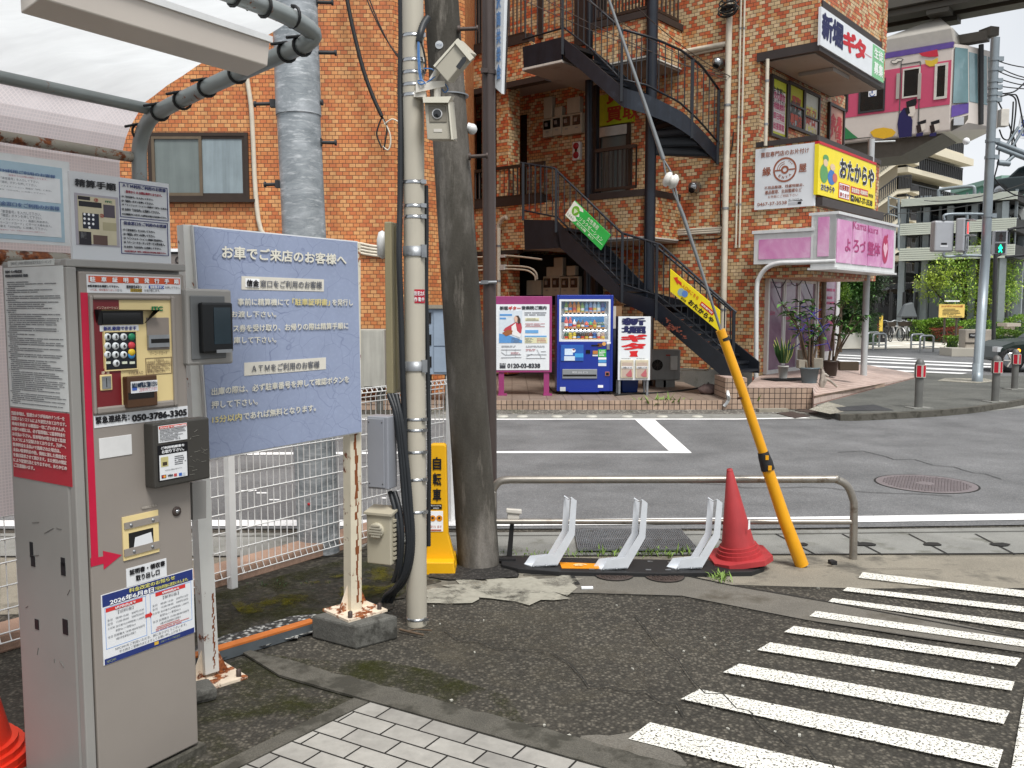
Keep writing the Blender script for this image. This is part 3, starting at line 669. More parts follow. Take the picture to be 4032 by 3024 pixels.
def zpx(t,ytab):
 """height so that the point at t is seen at photo height y"""
 p=arc(t,0);x=CX+F*p.x/(p.y*math.cos(PITCH));xs=[a_[0]for a_ in ytab]
 for(xa,ya),(xb,yb)in zip(ytab,ytab[1:]):
  if xa<=x<=xb or(xb==xs[-1]and x>xb)or(xa==xs[0]and x<xa):
   y=ya+(yb-ya)*(x-xa)/(xb-xa);d=ray(x,y);return H+d.z*p.y/d.y
def xpx(t):p=arc(t,4.5);return CX+F*p.x/(p.y*math.cos(PITCH)+(H-p.z)*math.sin(PITCH))
N=18;top=[(2455,350),(2536,371),(2598,400),(2680,443),(2739,500),(2788,552),(2830,604)];bot=[(2455,424),(2536,449),(2625,484),(2674,514),(2720,546),(2775,603),(2830,660)]
mb=MB()
for i in range(N):
 t0,t1=i/N,(i+1)/N;q=lambda t,k:[arc(t,zpx(t,bot),k),arc(t,zpx(t,top),k)]
 o0,o1,i0,i1=q(t0,0),q(t1,0),q(t0,.035),q(t1,.035);mb.hexa([o0[0],o1[0],o1[1],o0[1]],[i0[0],i1[0],i1[1],i0[1]])
obj('outer_stringer',mb,M['navy_steel'],st)
PIL=None
cpx=PY(2562,600,1);kx=cpx.x;uC=None
pc=P0+S.u*.15+nb*(SW+.15)
colp=S.off(-(SW+.1));cu_=colp.at(2562,600)[0];colc=colp.pt(cu_,0)
for i in range(9):
 t0,t1=i/9,(i+1.15)/9;z=zpx(min(1,(i+.9)/9),bot)+.10;c0=V((colc.x,colc.y,z));m_=MB()
 m_.prism([c0,arc(t0,z,.035),arc(min(1.05,t1),z,.035)],(0,0,.04));m_.prism([c0,arc(t0,z,.035),arc(t0+.012,z,.035)],(0,0,.2));obj('tread',m_,M['navy_steel2'],st)
def column(x,yt,yb,r,fr,m,n=12,name='column'):
 a=fr.hit(x,600);mb=MB();mb.tube([V((a.x,a.y,yb)),V((a.x,a.y,yt))],r,n,smooth=n>6);return obj(name,mb,M[m],st)
column(2562,13,.16,.11,colp,'navy_steel',12);column(2318,13,.16,.085,S.off(-(SW+.45)),'navy_steel',12);column(2345,13,.16,.08,S.off(-(SW+.9)),'navy_steel',4)
def rail(name,P,r=.024,m='navy_steel2'):mb=MB();mb.tube(P,r,8);return obj(name,mb,M[m],st)
hit=lambda px,fr=S:[fr.hit(x,y)+fr.n*-.02 for x,y in px]
lt=[(2047,641),(2180,662),(2324,800),(2446,917),(2598,963),(2897,1231)];lb=[(2058,828),(2191,854),(2300,963),(2452,1120),(2587,1163),(2701,1250),(2890,1412)]
rail('handrail',hit(lt));rail('bottom_rail',hit(lb),.018)
lti=[(2560,952),(2579,968),(2878,1223)];lbi=[(2579,1150),(2878,1400)]
rail('handrail',hit(lti,I));rail('bottom_rail',hit(lbi,I),.018)
def interp(tab,x):
 for(xa,ya),(xb,yb)in zip(tab,tab[1:]):
  if xa<=x<=xb:return ya+(yb-ya)*(x-xa)/(xb-xa)
 return tab[-1][1]
for x,y0,y1 in((2060,641,868),(2190,664,915),(2451,920,1192),(2587,962,1262),(2890,1226,1420)):
 a,b=S.hit(x,y0),S.hit(x,y1);b=V((a.x,a.y,b.z));mb=MB();mb.bar(a,b,.05);obj('post',mb,M['navy_steel2'],st)
for x in range(2470,2885,24):
 for fr,ya,yb in((S,lt,lb),(I,lti,lbi)):
  if fr is I and x<2585:continue
  a,b=fr.hit(x,interp(ya,x)),fr.hit(x,interp(yb,x));mb=MB();mb.bar(a,V((a.x,a.y,b.z)),.018);obj('baluster',mb,M['navy_steel2'],st)
for x in range(2084,2450,23):
 a,b=S.hit(x,interp(lt,x)),S.hit(x,interp(lb,x));mb=MB();mb.bar(a,V((a.x,a.y,b.z)),.018);obj('baluster',mb,M['navy_steel2'],st)
ub_=[(2055,155),(2218,108),(2326,192),(2447,315)];ut=[(2060,-70),(2218,-100),(2316,0),(2452,119)]
rail('bottom_rail',hit(ub_),.02);rail('handrail',hit(ut))
ct=[(2452,119),(2536,144),(2582,160),(2666,198),(2745,258),(2837,385)];cb=[(2447,315),(2536,335),(2582,360),(2660,400),(2735,470),(2828,575)]
rail('handrail',[arc(i/N,zpx(i/N,ct))for i in range(N+1)]);rail('bottom_rail',[arc(i/N,zpx(i/N,cb))for i in range(N+1)],.02)
for x in list(range(2070,2447,23)):
 a,b=S.hit(x,interp(ut,x)),S.hit(x,interp(ub_,x));mb=MB();mb.bar(a,V((a.x,a.y,b.z)),.018);obj('baluster',mb,M['navy_steel2'],st)
for i in range(1,17):
 t=i/17;mb=MB();mb.bar(arc(t,zpx(t,ct)),arc(t,zpx(t,cb)),.018);obj('baluster',mb,M['navy_steel2'],st)
for x,y0,y1 in((2216,-100,215),(2449,119,400)):
 a,b=S.hit(x,y0),S.hit(x,y1);mb=MB();mb.bar(a,V((a.x,a.y,b.z)),.05);obj('post',mb,M['navy_steel2'],st)
for t in(.72,.985):
 mb=MB();mb.bar(arc(t,zpx(t,ct)),arc(t,zpx(t,bot)-.02),.05);obj('post',mb,M['navy_steel2'],st)
mb=MB();q=random.Random(4)
for i in range(46):
 x=q.gauss(2645,22);y=1252+(x-2600)*.62+q.gauss(8,9);u,v=S.at(x,y);r=q.uniform(.008,.035)
 mb.fpoly(S,[(u+r*q.uniform(.4,1.2)*math.cos(k),v+r*.6*q.uniform(.4,1.2)*math.sin(k))for k in[j*math.pi/3 for j in range(6)]],.003+i*.0001)
obj('rust_scar',mb,flat('#8a4a38',.8),st)
mat('lime','#8fd63a',.4,var=.25,scale=3);mat('green_banner','#2fb84e',.4,var=.18,scale=2);mat('yel','#f2dc12',.4,var=.04);mat('paper','#dfe3e6',.5,var=.04,scale=3)
def banner(name,lab,c4,fr,m):
 pts=[fr.at(x,y)for x,y in c4];t=thing(name,lab,'sign',fr.pt(*pts[3]));mb=MB();mb.fprism(fr,pts,0,.02);obj('board',mb,M[m],t)
 a,b=V((*pts[0],0)),V((*pts[1],0));e=(b-a);ang=math.atan2(e.y,e.x);return t,pts,ang
SB=S.off(.05)
t,pts,ang=banner('green_banner','bright green banner with white writing tied to the stair railing',[(2265,790),(2406,926),(2368,985),(2227,848)],SB,'green_banner')
g1=Fr(SB.pt(*pts[3]),SB.u*math.cos(ang)+SB.v*math.sin(ang),SB.v*math.cos(ang)-SB.u*math.sin(ang))
Lg=(V(pts[1])-V(pts[0])).length if False else math.dist(pts[0],pts[1]);Hg=math.dist(pts[0],pts[3]);sk=V((pts[0][0]-pts[3][0],pts[0][1]-pts[3][1],0))
hx=sk.x*math.cos(ang)+sk.y*math.sin(ang);hy=-sk.x*math.sin(ang)+sk.y*math.cos(ang)
class Sk(Fr):
 def __init__(s,fr,hx,hy):s.O,s.u,s.v,s.n=fr.O,fr.u,(fr.u*hx+fr.v*hy),fr.n
gs=Sk(g1,hx,hy)
mb=MB();q=random.Random(2);bl=[(0,.02),(0,.98)]+[(Lg*(.22+.05*math.sin(k*2.2)+.03*q.random()),.98-k*.12)for k in range(9)];mb.fpoly(gs,bl,.022);obj('white_field',mb,flat('#eef4e6'),t)
mb=MB();mb.disc(gs,Lg*.14,.62,Lg*.085,.024,24,.27);obj('emblem',mb,flat('#6fb52e'),t)
mb=MB()
for a in(-.8,-.3,.3,.8):mb.fpoly(gs,[(Lg*.14,.42),(Lg*(.14+.045*a-.012),.66),(Lg*(.14+.05*a),.80-abs(a)*.12),(Lg*(.14+.045*a+.012),.66)],.026+a*.0004)
mb.disc(gs,.01,.01,.001,.026);obj('emblem_leaves',mb,flat('#dcecc4'),t)
mb=MB();txt(mb,gs,'おもひき' if False else 'たまゆら',Lg*.02,.10,Lg*.2,.26,.024);obj('lettering',mb,flat('#5a6b50'),t)
mb=MB();txt(mb,gs,'女性専用',Lg*.43,.66,Lg*.72,.92,.024);txt(mb,gs,'リラクゼーション',Lg*.3,.36,Lg*.93,.6,.024);txt(mb,gs,'当ビル2階',Lg*.3,.1,Lg*.55,.23,.024,.02);txt(mb,gs,'奥入り',Lg*.62,.1,Lg*.76,.23,.024,.02);mb.fbox(gs,Lg*.25,.28,Lg*.98,.292,.02,.024);obj('lettering',mb,flat('#f4fbe8'),t)
t,pts,ang=banner('yellow_banner','yellow slanted banner with red arrow and black writing hung on the lower stair railing',[(2641,1059),(2836,1222),(2836,1308),(2641,1147)],SB,'yel')
ys=Sk(Fr(SB.pt(*pts[3]),SB.u*math.cos(ang)+SB.v*math.sin(ang),SB.v*math.cos(ang)-SB.u*math.sin(ang)),0,0)
sk=V((pts[0][0]-pts[3][0],pts[0][1]-pts[3][1],0));ys=Sk(Fr(SB.pt(*pts[3]),SB.u*math.cos(ang)+SB.v*math.sin(ang),SB.v*math.cos(ang)-SB.u*math.sin(ang)),sk.x*math.cos(ang)+sk.y*math.sin(ang),-sk.x*math.sin(ang)+sk.y*math.cos(ang))
Ly=math.dist(pts[0],pts[1])
yr=Fr(ys.O,ys.u,ys.v-ys.u*ys.v.dot(ys.u));hh=(ys.v-ys.u*ys.v.dot(ys.u)).length;kx=ys.v.dot(ys.u)
P2=lambda u,v:(u*Ly+v*kx,v*hh)
mb=MB();e=[(.10,.62),(.19,.80),(.19,.70),(.27,.70),(.27,.54),(.19,.54),(.19,.44)];mb.fpoly(yr,[P2(a-.03,b+.12)for a,b in e],.024);c0=P2(.24,.66);c1=P2(.60,.84);txt(mb,yr,'入口はこちら',c0[0],c0[1]-.01,c1[0],c1[1],.024,.02);obj('lettering',mb,flat('#d23a1e'),t)
c0=P2(.60,.50);c1=P2(1.0,.74);mb=MB();mb.fbox(yr,c0[0],c0[1],c1[0]-.12,c1[1],.02,.024);obj('red_panel',mb,flat('#cf2a22'),t)
mb=MB();txt(mb,yr,'買取専門店',c0[0]+.02,c0[1]+.02,c1[0]-.14,c1[1]-.02,.027,.03);obj('lettering',mb,flat('#f6f2e8'),t)
c0=P2(.36,.13);c1=P2(1.0,.5);mb=MB();txt(mb,yr,'おたからや',c0[0],c0[1],c1[0]-.1,c1[1]-.02,.024,.05);c0=P2(.2,.08);c1=P2(.34,.2);txt(mb,yr,'深沢店',c0[0]+.02,c0[1],c1[0],c1[1],.024,.02);obj('lettering',mb,flat('#15130f'),t)
c0=P2(.27,.38);mb=MB();mb.disc(yr,c0[0]-.05,c0[1],.07,.024);obj('emblem',mb,flat('#8fb0b8'),t);mb=MB();mb.disc(yr,c0[0]+.03,c0[1]+.02,.06,.026);obj('emblem',mb,flat('#5d86c8'),t)
# ------------------------------------------------ terrace in front of the corner building
zl,zh=.16,.36
mb=MB()
l0,l1=G(1500,1577,zl),G(2850,1577,zl);h0,h1=G(2938,1527,zh),G(3200,1527,zh)
l1=V((h0.x-.36,l0.y,zl));mb.prism([V((l0.x-3,l0.y,zl)),V((l1.x,l0.y,zl)),V((l1.x,24,zl)),V((l0.x-3,24,zl))],(0,0,-zl));ter=obj('terrace',mb,M['tile_floor']);tag(ter,'low terrace of brown tiles under the stairs, edged with beige tiles','terrace')
mb=MB();mb.box(l0.x-3,l0.y-.025,0,l1.x,l0.y,zl+.002);obj('tile_facing',mb,M['tile_beige'],ter)
mb=MB();e1,e2=G(3205,1558,.26),G(3480,1508,.17)
e3=G(3640,1478,.11);b2=rw.pt(LG+2.2,.25);bk=rw.pt(LG,.36);f2=A.pt(uE+.1,.36)
lo_=[h0+V((.36,0,0))*0,h1,e1,e2,e3,b2,bk,f2]
mb.add(lo_+[V((p.x,p.y,0))for p in lo_],[[0,1,7],[1,2,6,7],[2,3,6],[3,4,5],[3,5,6],[8,9,1,0],[9,10,2,1],[10,11,3,2],[11,12,4,3]])
en=obj('entrance_terrace',mb,M['tile_entrance'],uvang=math.atan2(ub.y,ub.x));tag(en,'raised entrance terrace of pink ribbed tiles in front of the pink shop','terrace')
mb=MB();mb.box(h0.x,h0.y-.03,0,h1.x,h0.y,zh+.003);obj('tile_facing',mb,M['tile_beige'],en)
mb=MB();d_=(e2-e1).normalized();nn=V((d_.y,-d_.x,0))*.02;mb.hexa([V((h1.x,h1.y,0))+nn,e2*1+nn-V((0,0,e2.z)),e2+nn,e1+nn],[V((h1.x,h1.y,0)),e2-V((0,0,e2.z)),e2,e1]);obj('tile_facing',mb,M['tile_beige'],en)
mb=MB();mb.box(h0.x-.36,h0.y-.05,0,h0.x,h0.y+.75,.525);o=obj('tiled_plinth',mb,M['tile_beige']);tag(o,'beige tiled block carrying the foot of the stairs','plinth')
mb=MB();mb.box(h0.x-.355,h0.y-.045,.526,h0.x-.005,h0.y+.745,.53);obj('top_slab',mb,M['tile_entrance'],o)
# ------------------------------------------------ signs of the corner building
I1,I2=(2950,500,.2487),(3100,0,.1808)
def zz_(reg,x,y):return reg[0]+x*reg[2],reg[1]+y*reg[2]
def zt(mb,fr,s,reg,x0,y0,x1,y1,d=.003,bold=0.,vert=False):return txp(mb,fr,s,*zz_(reg,x0,y0),*zz_(reg,x1,y1),d,bold,vert)
def zr(mb,fr,reg,x0,y0,x1,y1,d0,d1):return rp(mb,fr,*zz_(reg,x0,y0),*zz_(reg,x1,y1),d0,d1)
def zpt(fr,reg,x,y):return fr.at(*zz_(reg,x,y))
brn=flat('#9a5a42');blk=flat('#17161a');red=flat('#c2212b');wht=flat('#eceef0');navy=flat('#1d2150')
Aw=A.off(.03);a=Aw.rect(2977,589,3208,810)
sg=thing('shop_sign','white square sign with a brown ring emblem on the corner parapet','sign',Aw.pt(*a[:2]));mb=MB();mb.fbox(Aw,*a,-.03,.02);obj('panel',mb,M['paper'],sg);D=.025
mb=MB();zt(mb,Aw,'買取専門店のお片付け',I1,195,412,955,408,D,.012);zt(mb,Aw,'縁',I1,220,645,350,770,D,.02);zt(mb,Aw,'屋',I1,795,590,915,710,D,.02)
zt(mb,Aw,'不用品整理、残置物撤去、',I1,250,945,875,938,D,.012);zt(mb,Aw,'遺品整理、生前整理など',I1,258,1012,838,1022,D,.012);zt(mb,Aw,'お気軽にご相談下さい',I1,305,1090,780,1096,D);zt(mb,Aw,'0467-37-3538',I1,138,1205,603,1222,D,.01);obj('lettering',mb,brn,sg)
cu,cv=zpt(Aw,I1,572,678);rr=zpt(Aw,I1,760,665)[0]-cu
def ring(mb,fr,u,v,r0,r1,d,a0=0,a1=2*math.pi,n=40):
 P=lambda r,a:fr.pt(u+r*math.cos(a),v+r*math.sin(a),d)
 for i in range(n):
  t0,t1=a0+(a1-a0)*i/n,a0+(a1-a0)*(i+1)/n;mb.poly([P(r0,t0),P(r1,t0),P(r1,t1),P(r0,t1)])
 return mb
mb=MB();ring(mb,Aw,cu,cv,rr*.86,rr,D);ring(mb,Aw,cu,cv,rr*.17,rr*.33,D);ring(mb,Aw,cu,cv,rr*.62,rr*.67,D,1.6,3.1,16);ring(mb,Aw,cu,cv,rr*.45,rr*.5,D,1.6,3.1,16)
mb.fbox(Aw,cu-rr*.84,cv-.015,cu-rr*.33,cv+.01,.02,D);mb.fbox(Aw,cu+rr*.33,cv-.015,cu+rr*.84,cv+.01,.02,D)
for k in range(3):mb.disc(Aw,cu+rr*(.34+.12*k),cv+rr*(.66-.12*k),rr*.045,D,10)
for i,c in enumerate('ENYA'):
 an=-2.3+i*.5;f_=Fr(Aw.pt(cu+rr*.62*math.cos(an),cv+rr*.62*math.sin(an)),Aw.u,(0,0,1)).rot(an+math.pi/2);txt(mb,f_,c,-rr*.09,-rr*.11,rr*.09,rr*.11,D,.02)
obj('emblem',mb,brn,sg)
mb=MB();zt(mb,Aw,'詳しくはコチラ',I1,632,1140,800,1158,D);p=[zpt(Aw,I1,*q_)for q_ in((625,1175),(860,1166),(820,1135),(820,1155),(625,1182))];mb.fpoly(Aw,p,D);zr(mb,Aw,I1,775,1185,832,1220,.02,D);obj('lettering',mb,blk,sg)
mb=MB();zr(mb,Aw,I1,625,1198,770,1230,.02,D-.002);obj('search_box',mb,flat('#b9bcc0'),sg)
By=B.off(.06);a=By.rect(3221,566,3440,824)
sg=thing('shop_sign','yellow shop sign with big black brush lettering on the corner parapet','sign',By.pt(*a[:2]));mb=MB();mb.fbox(By,*a,-.06,.02);obj('panel',mb,M['yel'],sg)
mb=MB();mb.fbox(By,a[0],a[3],a[2],a[3]+.05,-.06,.03);obj('red_edge',mb,red,sg)
mb=MB();zt(mb,By,'おたからや',I1,1412,470,1962,985,D,.075);zt(mb,By,'おたからや',I1,1112,885,1332,1060,D,.06);obj('lettering_outline',mb,wht,sg)
mb=MB();zt(mb,By,'おたからや',I1,1420,482,1952,975,D+.003,.04);zt(mb,By,'おたからや',I1,1117,892,1327,1055,D+.003,.03);zt(mb,By,'0467-37-3538',I1,1650,1090,1930,1260,D,.03);zt(mb,By,'深沢店',I1,1870,1052,1942,1130,D,.02);zr(mb,By,I1,1588,1070,1640,1185,.02,D);obj('lettering',mb,blk,sg)
mb=MB();zr(mb,By,I1,1400,872,1568,1165,.02,D);zr(mb,By,I1,1592,935,1728,1085,.02,D);zr(mb,By,I1,1732,970,1860,1110,.02,D);obj('red_panel',mb,flat('#c93a2a'),sg)
mb=MB();zr(mb,By,I1,1410,888,1558,1150,.02,D+.002);obj('white_panel',mb,wht,sg)
mb=MB();zt(mb,By,'出張買取',I1,1412,900,1555,1035,D+.004,.03);zt(mb,By,'承ります',I1,1412,1030,1555,1140,D+.004,.03);obj('lettering',mb,flat('#b02a22'),sg)
mb=MB();zt(mb,By,'高価買取',I1,1600,955,1722,1070,D+.004,.02);zt(mb,By,'相談無料',I1,1738,990,1852,1098,D+.004,.02);c=zpt(By,I1,1613,1130);ring(mb,By,c[0],c[1]-.02,.03,.045,D+.004,0,math.pi,10);obj('lettering',mb,flat('#f7efe0'),sg)
for nm,cc,x,y,rx,ry,k in(('green_figure','#5d9a5c',1165,740,62,150,0),('green_figure','#5d9a5c',1195,500,45,60,1),('blue_figure','#3f74b8',1285,800,62,120,1),('pale_face','#e0c4a0',1190,570,36,60,2),('pale_face','#e0c4a0',1300,640,40,55,3),('red_fish','#c96a5a',1335,810,38,75,4)):
 c=zpt(By,I1,x,y);r1=zpt(By,I1,x+rx,y)[0]-c[0];r2=c[1]-zpt(By,I1,x,y+ry)[1];mb=MB();mb.disc(By,*c,r1,D+.001*k,20,r2);obj(nm,mb,flat(cc),sg)
Bs=B.off(.035);a=Bs.rect(3230,26,3474,328)
sg=thing('shop_sign','long white sign with navy and red characters under the top balcony railing','sign',Bs.pt(*a[:2]));mb=MB();mb.fbox(Bs,*a,-.03,.02);obj('panel',mb,M['paper'],sg)
mb=MB();zt(mb,Bs,'新',I2,735,235,958,975,D,.05);zt(mb,Bs,'堀',I2,965,385,1182,1112,D,.05);obj('lettering',mb,navy,sg)
mb=MB();zt(mb,Bs,'ギ',I2,1195,590,1462,1245,D,.06);zt(mb,Bs,'タ',I2,1442,765,1680,1385,D,.06);zt(mb,Bs,'ー',I2,1660,1160,1812,1270,D,.04);obj('lettering',mb,flat('#c4202c'),sg)
mb=MB();zr(mb,Bs,I2,1842,955,2068,1815,.02,D);obj('green_panel',mb,flat('#7fc08d'),sg)
mb=MB();zt(mb,Bs,'生徒',I2,1868,1020,2055,1385,D+.003,.03);zt(mb,Bs,'募集',I2,1862,1320,2050,1720,D+.003,.03);obj('lettering',mb,flat('#eef6ee'),sg)
t=NT('pink');c=t.ramp(t.noise(2.2,6,.6,dist=.6),[(.3,'#c977ae'),(.5,'#d390bc'),(.66,'#dfb2d0'),(.8,'#e2cad5')]);t.col(c);t.set(rough=.25,spec=.5);M['pink']=t.m
t=NT('pink_glass');c=t.ramp(t.noise(1.1,5,.6,dist=.5),[(.3,'#6a4a66'),(.55,'#8f7388'),(.75,'#a597a4')]);t.col(c);t.set(rough=.12,spec=.6);M['pink_glass']=t.m
mat('white_alu','#d9dad9',.4,.1,var=.05,scale=6,stain=('#a8a79f',.68,6),streak=.12)
A2=A.off(.30);sf=thing('pink_canopy_sign','pink marbled shop sign in white frames wrapping the corner above the entrance','sign',A2.pt(-.5,2.5))
a=A2.rect(2970,922,3206,1033);mb=MB();mb.fbox(A2,a[0],a[1],a[2],a[3],-.3,0);mb.fbox(A2,a[0]-.03,a[3],a[2],a[3]+.06,-.3,.04);obj('frame',mb,M['white_alu'],sf)
mb=MB();rp(mb,A2,2989,944,3201,1014,0,.012);obj('pink_panel',mb,M['pink'],sf)
a=A2.rect(3206,853,3289,1028);K=Fr(A2.pt(a[2],0),ub);kr=K.at(3526,960)[0]
mb=MB();mb.fbox(A2,a[0],a[1],a[2],a[3],-.5,.02);mb.fbox(K,-.02,a[1]-.11,kr,a[3]+.02,-.45,0);mb.fbox(K,-.03,a[3]+.02,kr+.02,a[3]+.07,-.5,.05);mb.fbox(K,-.03,a[1]-.15,kr+.02,a[1]-.112,-.5,.04);obj('frame',mb,M['white_alu'],sf)
mb=MB();rp(mb,A2,3224,856,3264,1009,.02,.03);obj('pink_panel',mb,M['pink'],sf)
us=[K.at(x,960)[0]for x in(3291,3353,3414,3469,3518)];v0,v1=a[1]-.02,a[3]-.06
for i in range(4):mb=MB();mb.fbox(K,us[i]+.025,v0,us[i+1]-.025,v1,0,.014);obj('pink_panel',mb,M['pink'],sf)
I4=(2950,850,.2712);crim=flat('#b3305c')
mb=MB();zt(mb,K,'Kama',I4,1500,70,1690,225,.018,0);zt(mb,K,'kura',I4,1718,140,1862,270,.018,0);zt(mb,K,'よ',I4,1385,325,1455,525,.018,.025);zt(mb,K,'ろ',I4,1500,340,1580,540,.018,.025);zt(mb,K,'づ',I4,1600,355,1672,540,.018,.025);zt(mb,K,'整',I4,1712,365,1795,580,.018,.025);zt(mb,K,'体',I4,1802,385,1888,590,.018,.025);obj('lettering',mb,flat('#ad3a74'),sf)
c=zpt(K,I4,1962,490);mb=MB();r1=zpt(K,I4,2005,490)[0]-c[0];mb.disc(K,*c,r1,.018,24,r1*1.5);mb.disc(K,c[0]+r1*.6,c[1]+r1*1.45,r1*.2,.019);obj('emblem',mb,crim,sf)
mb=MB();mb.fpoly(K,[(c[0],c[1]-r1*.9),(c[0]-r1*.75,c[1]+r1*.1),(c[0]-r1*.55,c[1]+r1*.7),(c[0],c[1]+r1*.45),(c[0]+r1*.5,c[1]+r1*.75),(c[0]+r1*.75,c[1]+r1*.1)],.022);obj('emblem_heart',mb,flat('#e6b7c8'),sf)
mb=MB();mb.tube(smooth_path([A2.hit(x,y)for x,y in((2977,1499),(2978,1250),(2980,1130),(2990,1092),(3018,1056),(3065,1037),(3150,1034),(3290,1028))],5),.045,8);obj('arch_tube',mb,M['white_alu'],sf)
mat('pole_pale','#b9bcbc',.45,.1,var=.06,scale=4,streak=.12);mb=MB();q=K.off(-.55).hit(3413,1100);zt0_=PY(3442,548,q.y).z;mb.tube([V((q.x,q.y,.1)),V((q.x,q.y,zt0_))],.068,14);mb.tube([V((q.x,q.y,zt0_-.06)),V((q.x+.5,q.y,zt0_-.04))],.02,6);tag(obj('grey_post',mb,M['pole_pale']),'pale grey round post rising through the pink canopy behind the yellow shop sign','post')
dw=thing('glass_door','pink tinted sliding glass door in pale aluminium frames under the pink sign','door',rw.pt(.4,.36));dz=lambda x,y:rw.at(x,y)
a=(dz(3008,1300)[0],.36,dz(3207,1300)[0],rw.at(3014,1038)[1]);vt=rw.at(3014,1083)[1]
mb=MB();mb.frame(rw,*a,.07,0,.08);mb.fbox(rw,a[0]+.07,vt-.06,a[2]-.07,vt+.04,0,.085);obj('frame',mb,M['white_alu'],dw)
ds=[dz(x,1300)[0]for x in(3010,3076,3133,3201)]
for i in range(3):
 mb=MB();mb.frame(rw,ds[i]+.02,.38,ds[i+1]-.005,vt-.07,.055,.01,.06);o=obj('leaf',mb,M['white_alu'],dw);mb=MB();mb.fbox(rw,ds[i]+.06,.42,ds[i+1]-.04,vt-.12,.01,.03);obj('pane',mb,M['pink_glass'],o)
 mb=MB();mb.fbox(rw,ds[i]+.04,vt+.08,ds[i+1]-.03,a[3]-.09,0,.03);obj('transom_pane',mb,M['glass_dark'],dw)
mb=MB();mb.fbox(rw,(ds[1]+ds[2])/2-.1,vt-.06,(ds[1]+ds[2])/2+.1,vt+.05,.086,.12);obj('sensor',mb,M['black_cable'],dw)
pl=flat('#b0486e');mb=MB();txt(mb,rw,'salon',ds[0]+.15,1.55,ds[0]+.42,1.66,.034);small_print(mb,rw,ds[1]+.08,1.42,ds[2]-.08,1.66,2,.034,seed=4);obj('lettering',mb,pl,dw)
mb=MB();mb.fpoly(rw,[(ds[1]+.12,2.35),(ds[1]+.3,2.5),(ds[2]-.1,2.62),(ds[1]+.36,2.4),(ds[2]-.14,2.22),(ds[1]+.28,2.3)],.034);obj('emblem',mb,pl,dw)
pg=thing('glass_panel','pink side window with dark pink writing right of the shop door','window',rw.pt(LG,.36));u0,u1,u2=dz(3239,1300)[0],dz(3281,1300)[0],LG
mb=MB();mb.fbox(rw,u0,.7,u1,a[3],.005,.03);obj('pane',mb,M['pink_glass'],pg);mb=MB();mb.fbox(rw,u1,.3,u2,a[3],0,.06);mb.fbox(rw,u0,.36,u1,.7,.005,.06);obj('frame',mb,M['white_alu'],pg)
mb=MB()
for k,(y,n)in enumerate(((2.55,2),(2.05,1),(1.75,2),(1.3,1))):small_print(mb,rw,u0+.06,y,u1-.06,y+.12*n,n,.034,seed=k)
obj('lettering',mb,pl,pg)
mb=MB();q=rw.hit(3230,1300)+rw.n*.06;mb.tube([V((q.x,q.y,.36)),V((q.x,q.y,a[3]-.05))],.05,8);tag(obj('rain_pipe',mb,M['apron']),'tan rain pipe standing between the door and the pink side glass','pipe')
def win(lab,TLx,TLy,BRx,BRy,panes,mull=()):
 a=rw.rect(TLx,TLy,BRx,BRy);t=thing('window',lab,'window',rw.pt(a[0],a[1]));mb=MB();mb.frame(rw,*a,.06,.004,.07)
 for m_ in mull:mb.fbox(rw,*[a[0]+m_[0]*(a[2]-a[0]),a[1]+m_[1]*(a[3]-a[1]),a[0]+m_[2]*(a[2]-a[0]),a[1]+m_[3]*(a[3]-a[1])],.004,.065)
 obj('frame',mb,M['dark_trim'],t)
 for(x0,y0,x1,y1),c in panes:
  mb=MB();W_,H_=a[2]-a[0],a[3]-a[1];mb.fbox(rw,a[0]+.06+x0*(W_-.12),a[1]+.06+y0*(H_-.12),a[0]+.06+x1*(W_-.12),a[1]+.06+y1*(H_-.12),.005,.03);obj('pane',mb,M[c]if c in M else flat(c),t)
 return t,a
t,a=win('tall window filled with a yellow green poster left of the first floor corner',3031,292,3090,558,[((0,0,1,1),'#c6cf3a')])
W_,H_=a[2]-a[0],a[3]-a[1]
mb=MB();txt(mb,rw,'お気軽に',a[0]+.12,a[3]-.36,a[2]-.12,a[3]-.2,.036,.02);txt(mb,rw,'お入り下さい',a[0]+.1,a[3]-.56,a[2]-.1,a[3]-.42,.036,.02);obj('lettering',mb,blk,t)
for k,s_ in enumerate(('安心買取','相談無料','即日現金','出張買取')):
 y=a[1]+.12+(3-k)*H_*.165;mb=MB();mb.fbox(rw,a[0]+.1,y,a[2]-.1,y+.22,.03,.036);obj('white_strip',mb,flat('#e7dfe0'),t);mb=MB();txt(mb,rw,s_,a[0]+.14,y+.04,a[2]-.14,y+.18,.04,.02);obj('lettering',mb,flat('#c8487a'),t)
t,a=win('four part window with yellow and red purchase posters on the first floor',3098,318,3216,548,[((0,.52,.47,1),'#b7ba2e'),((.5,.42,1,1),'#c9cfc4'),((0,0,.47,.48),'glass_frost'),((.5,0,1,.36),'#d9d0cf')],[(.46,0,.52,1),(0,.5,.46,.54),(.5,.38,1,.42)])
W_,H_=a[2]-a[0],a[3]-a[1]
mb=MB();txt(mb,rw,'買取',a[0]+.2,a[3]-.5,a[0]+W_*.4,a[3]-.25,.036,.04);txt(mb,rw,'専門店',a[0]+.14,a[3]-.85,a[0]+W_*.44,a[3]-.6,.036,.04);txt(mb,rw,'即日',a[0]+W_*.58,a[1]+.2,a[0]+W_*.88,a[1]+.55,.036,.04);obj('lettering',mb,flat('#b5442a'),t)
mb=MB();txt(mb,rw,'お売り',a[0]+W_*.56,a[3]-.55,a[0]+W_*.92,a[3]-.3,.036,.03);txt(mb,rw,'ください',a[0]+W_*.56,a[3]-.95,a[0]+W_*.92,a[3]-.7,.036,.03);obj('lettering',mb,flat('#e7e36a'),t)
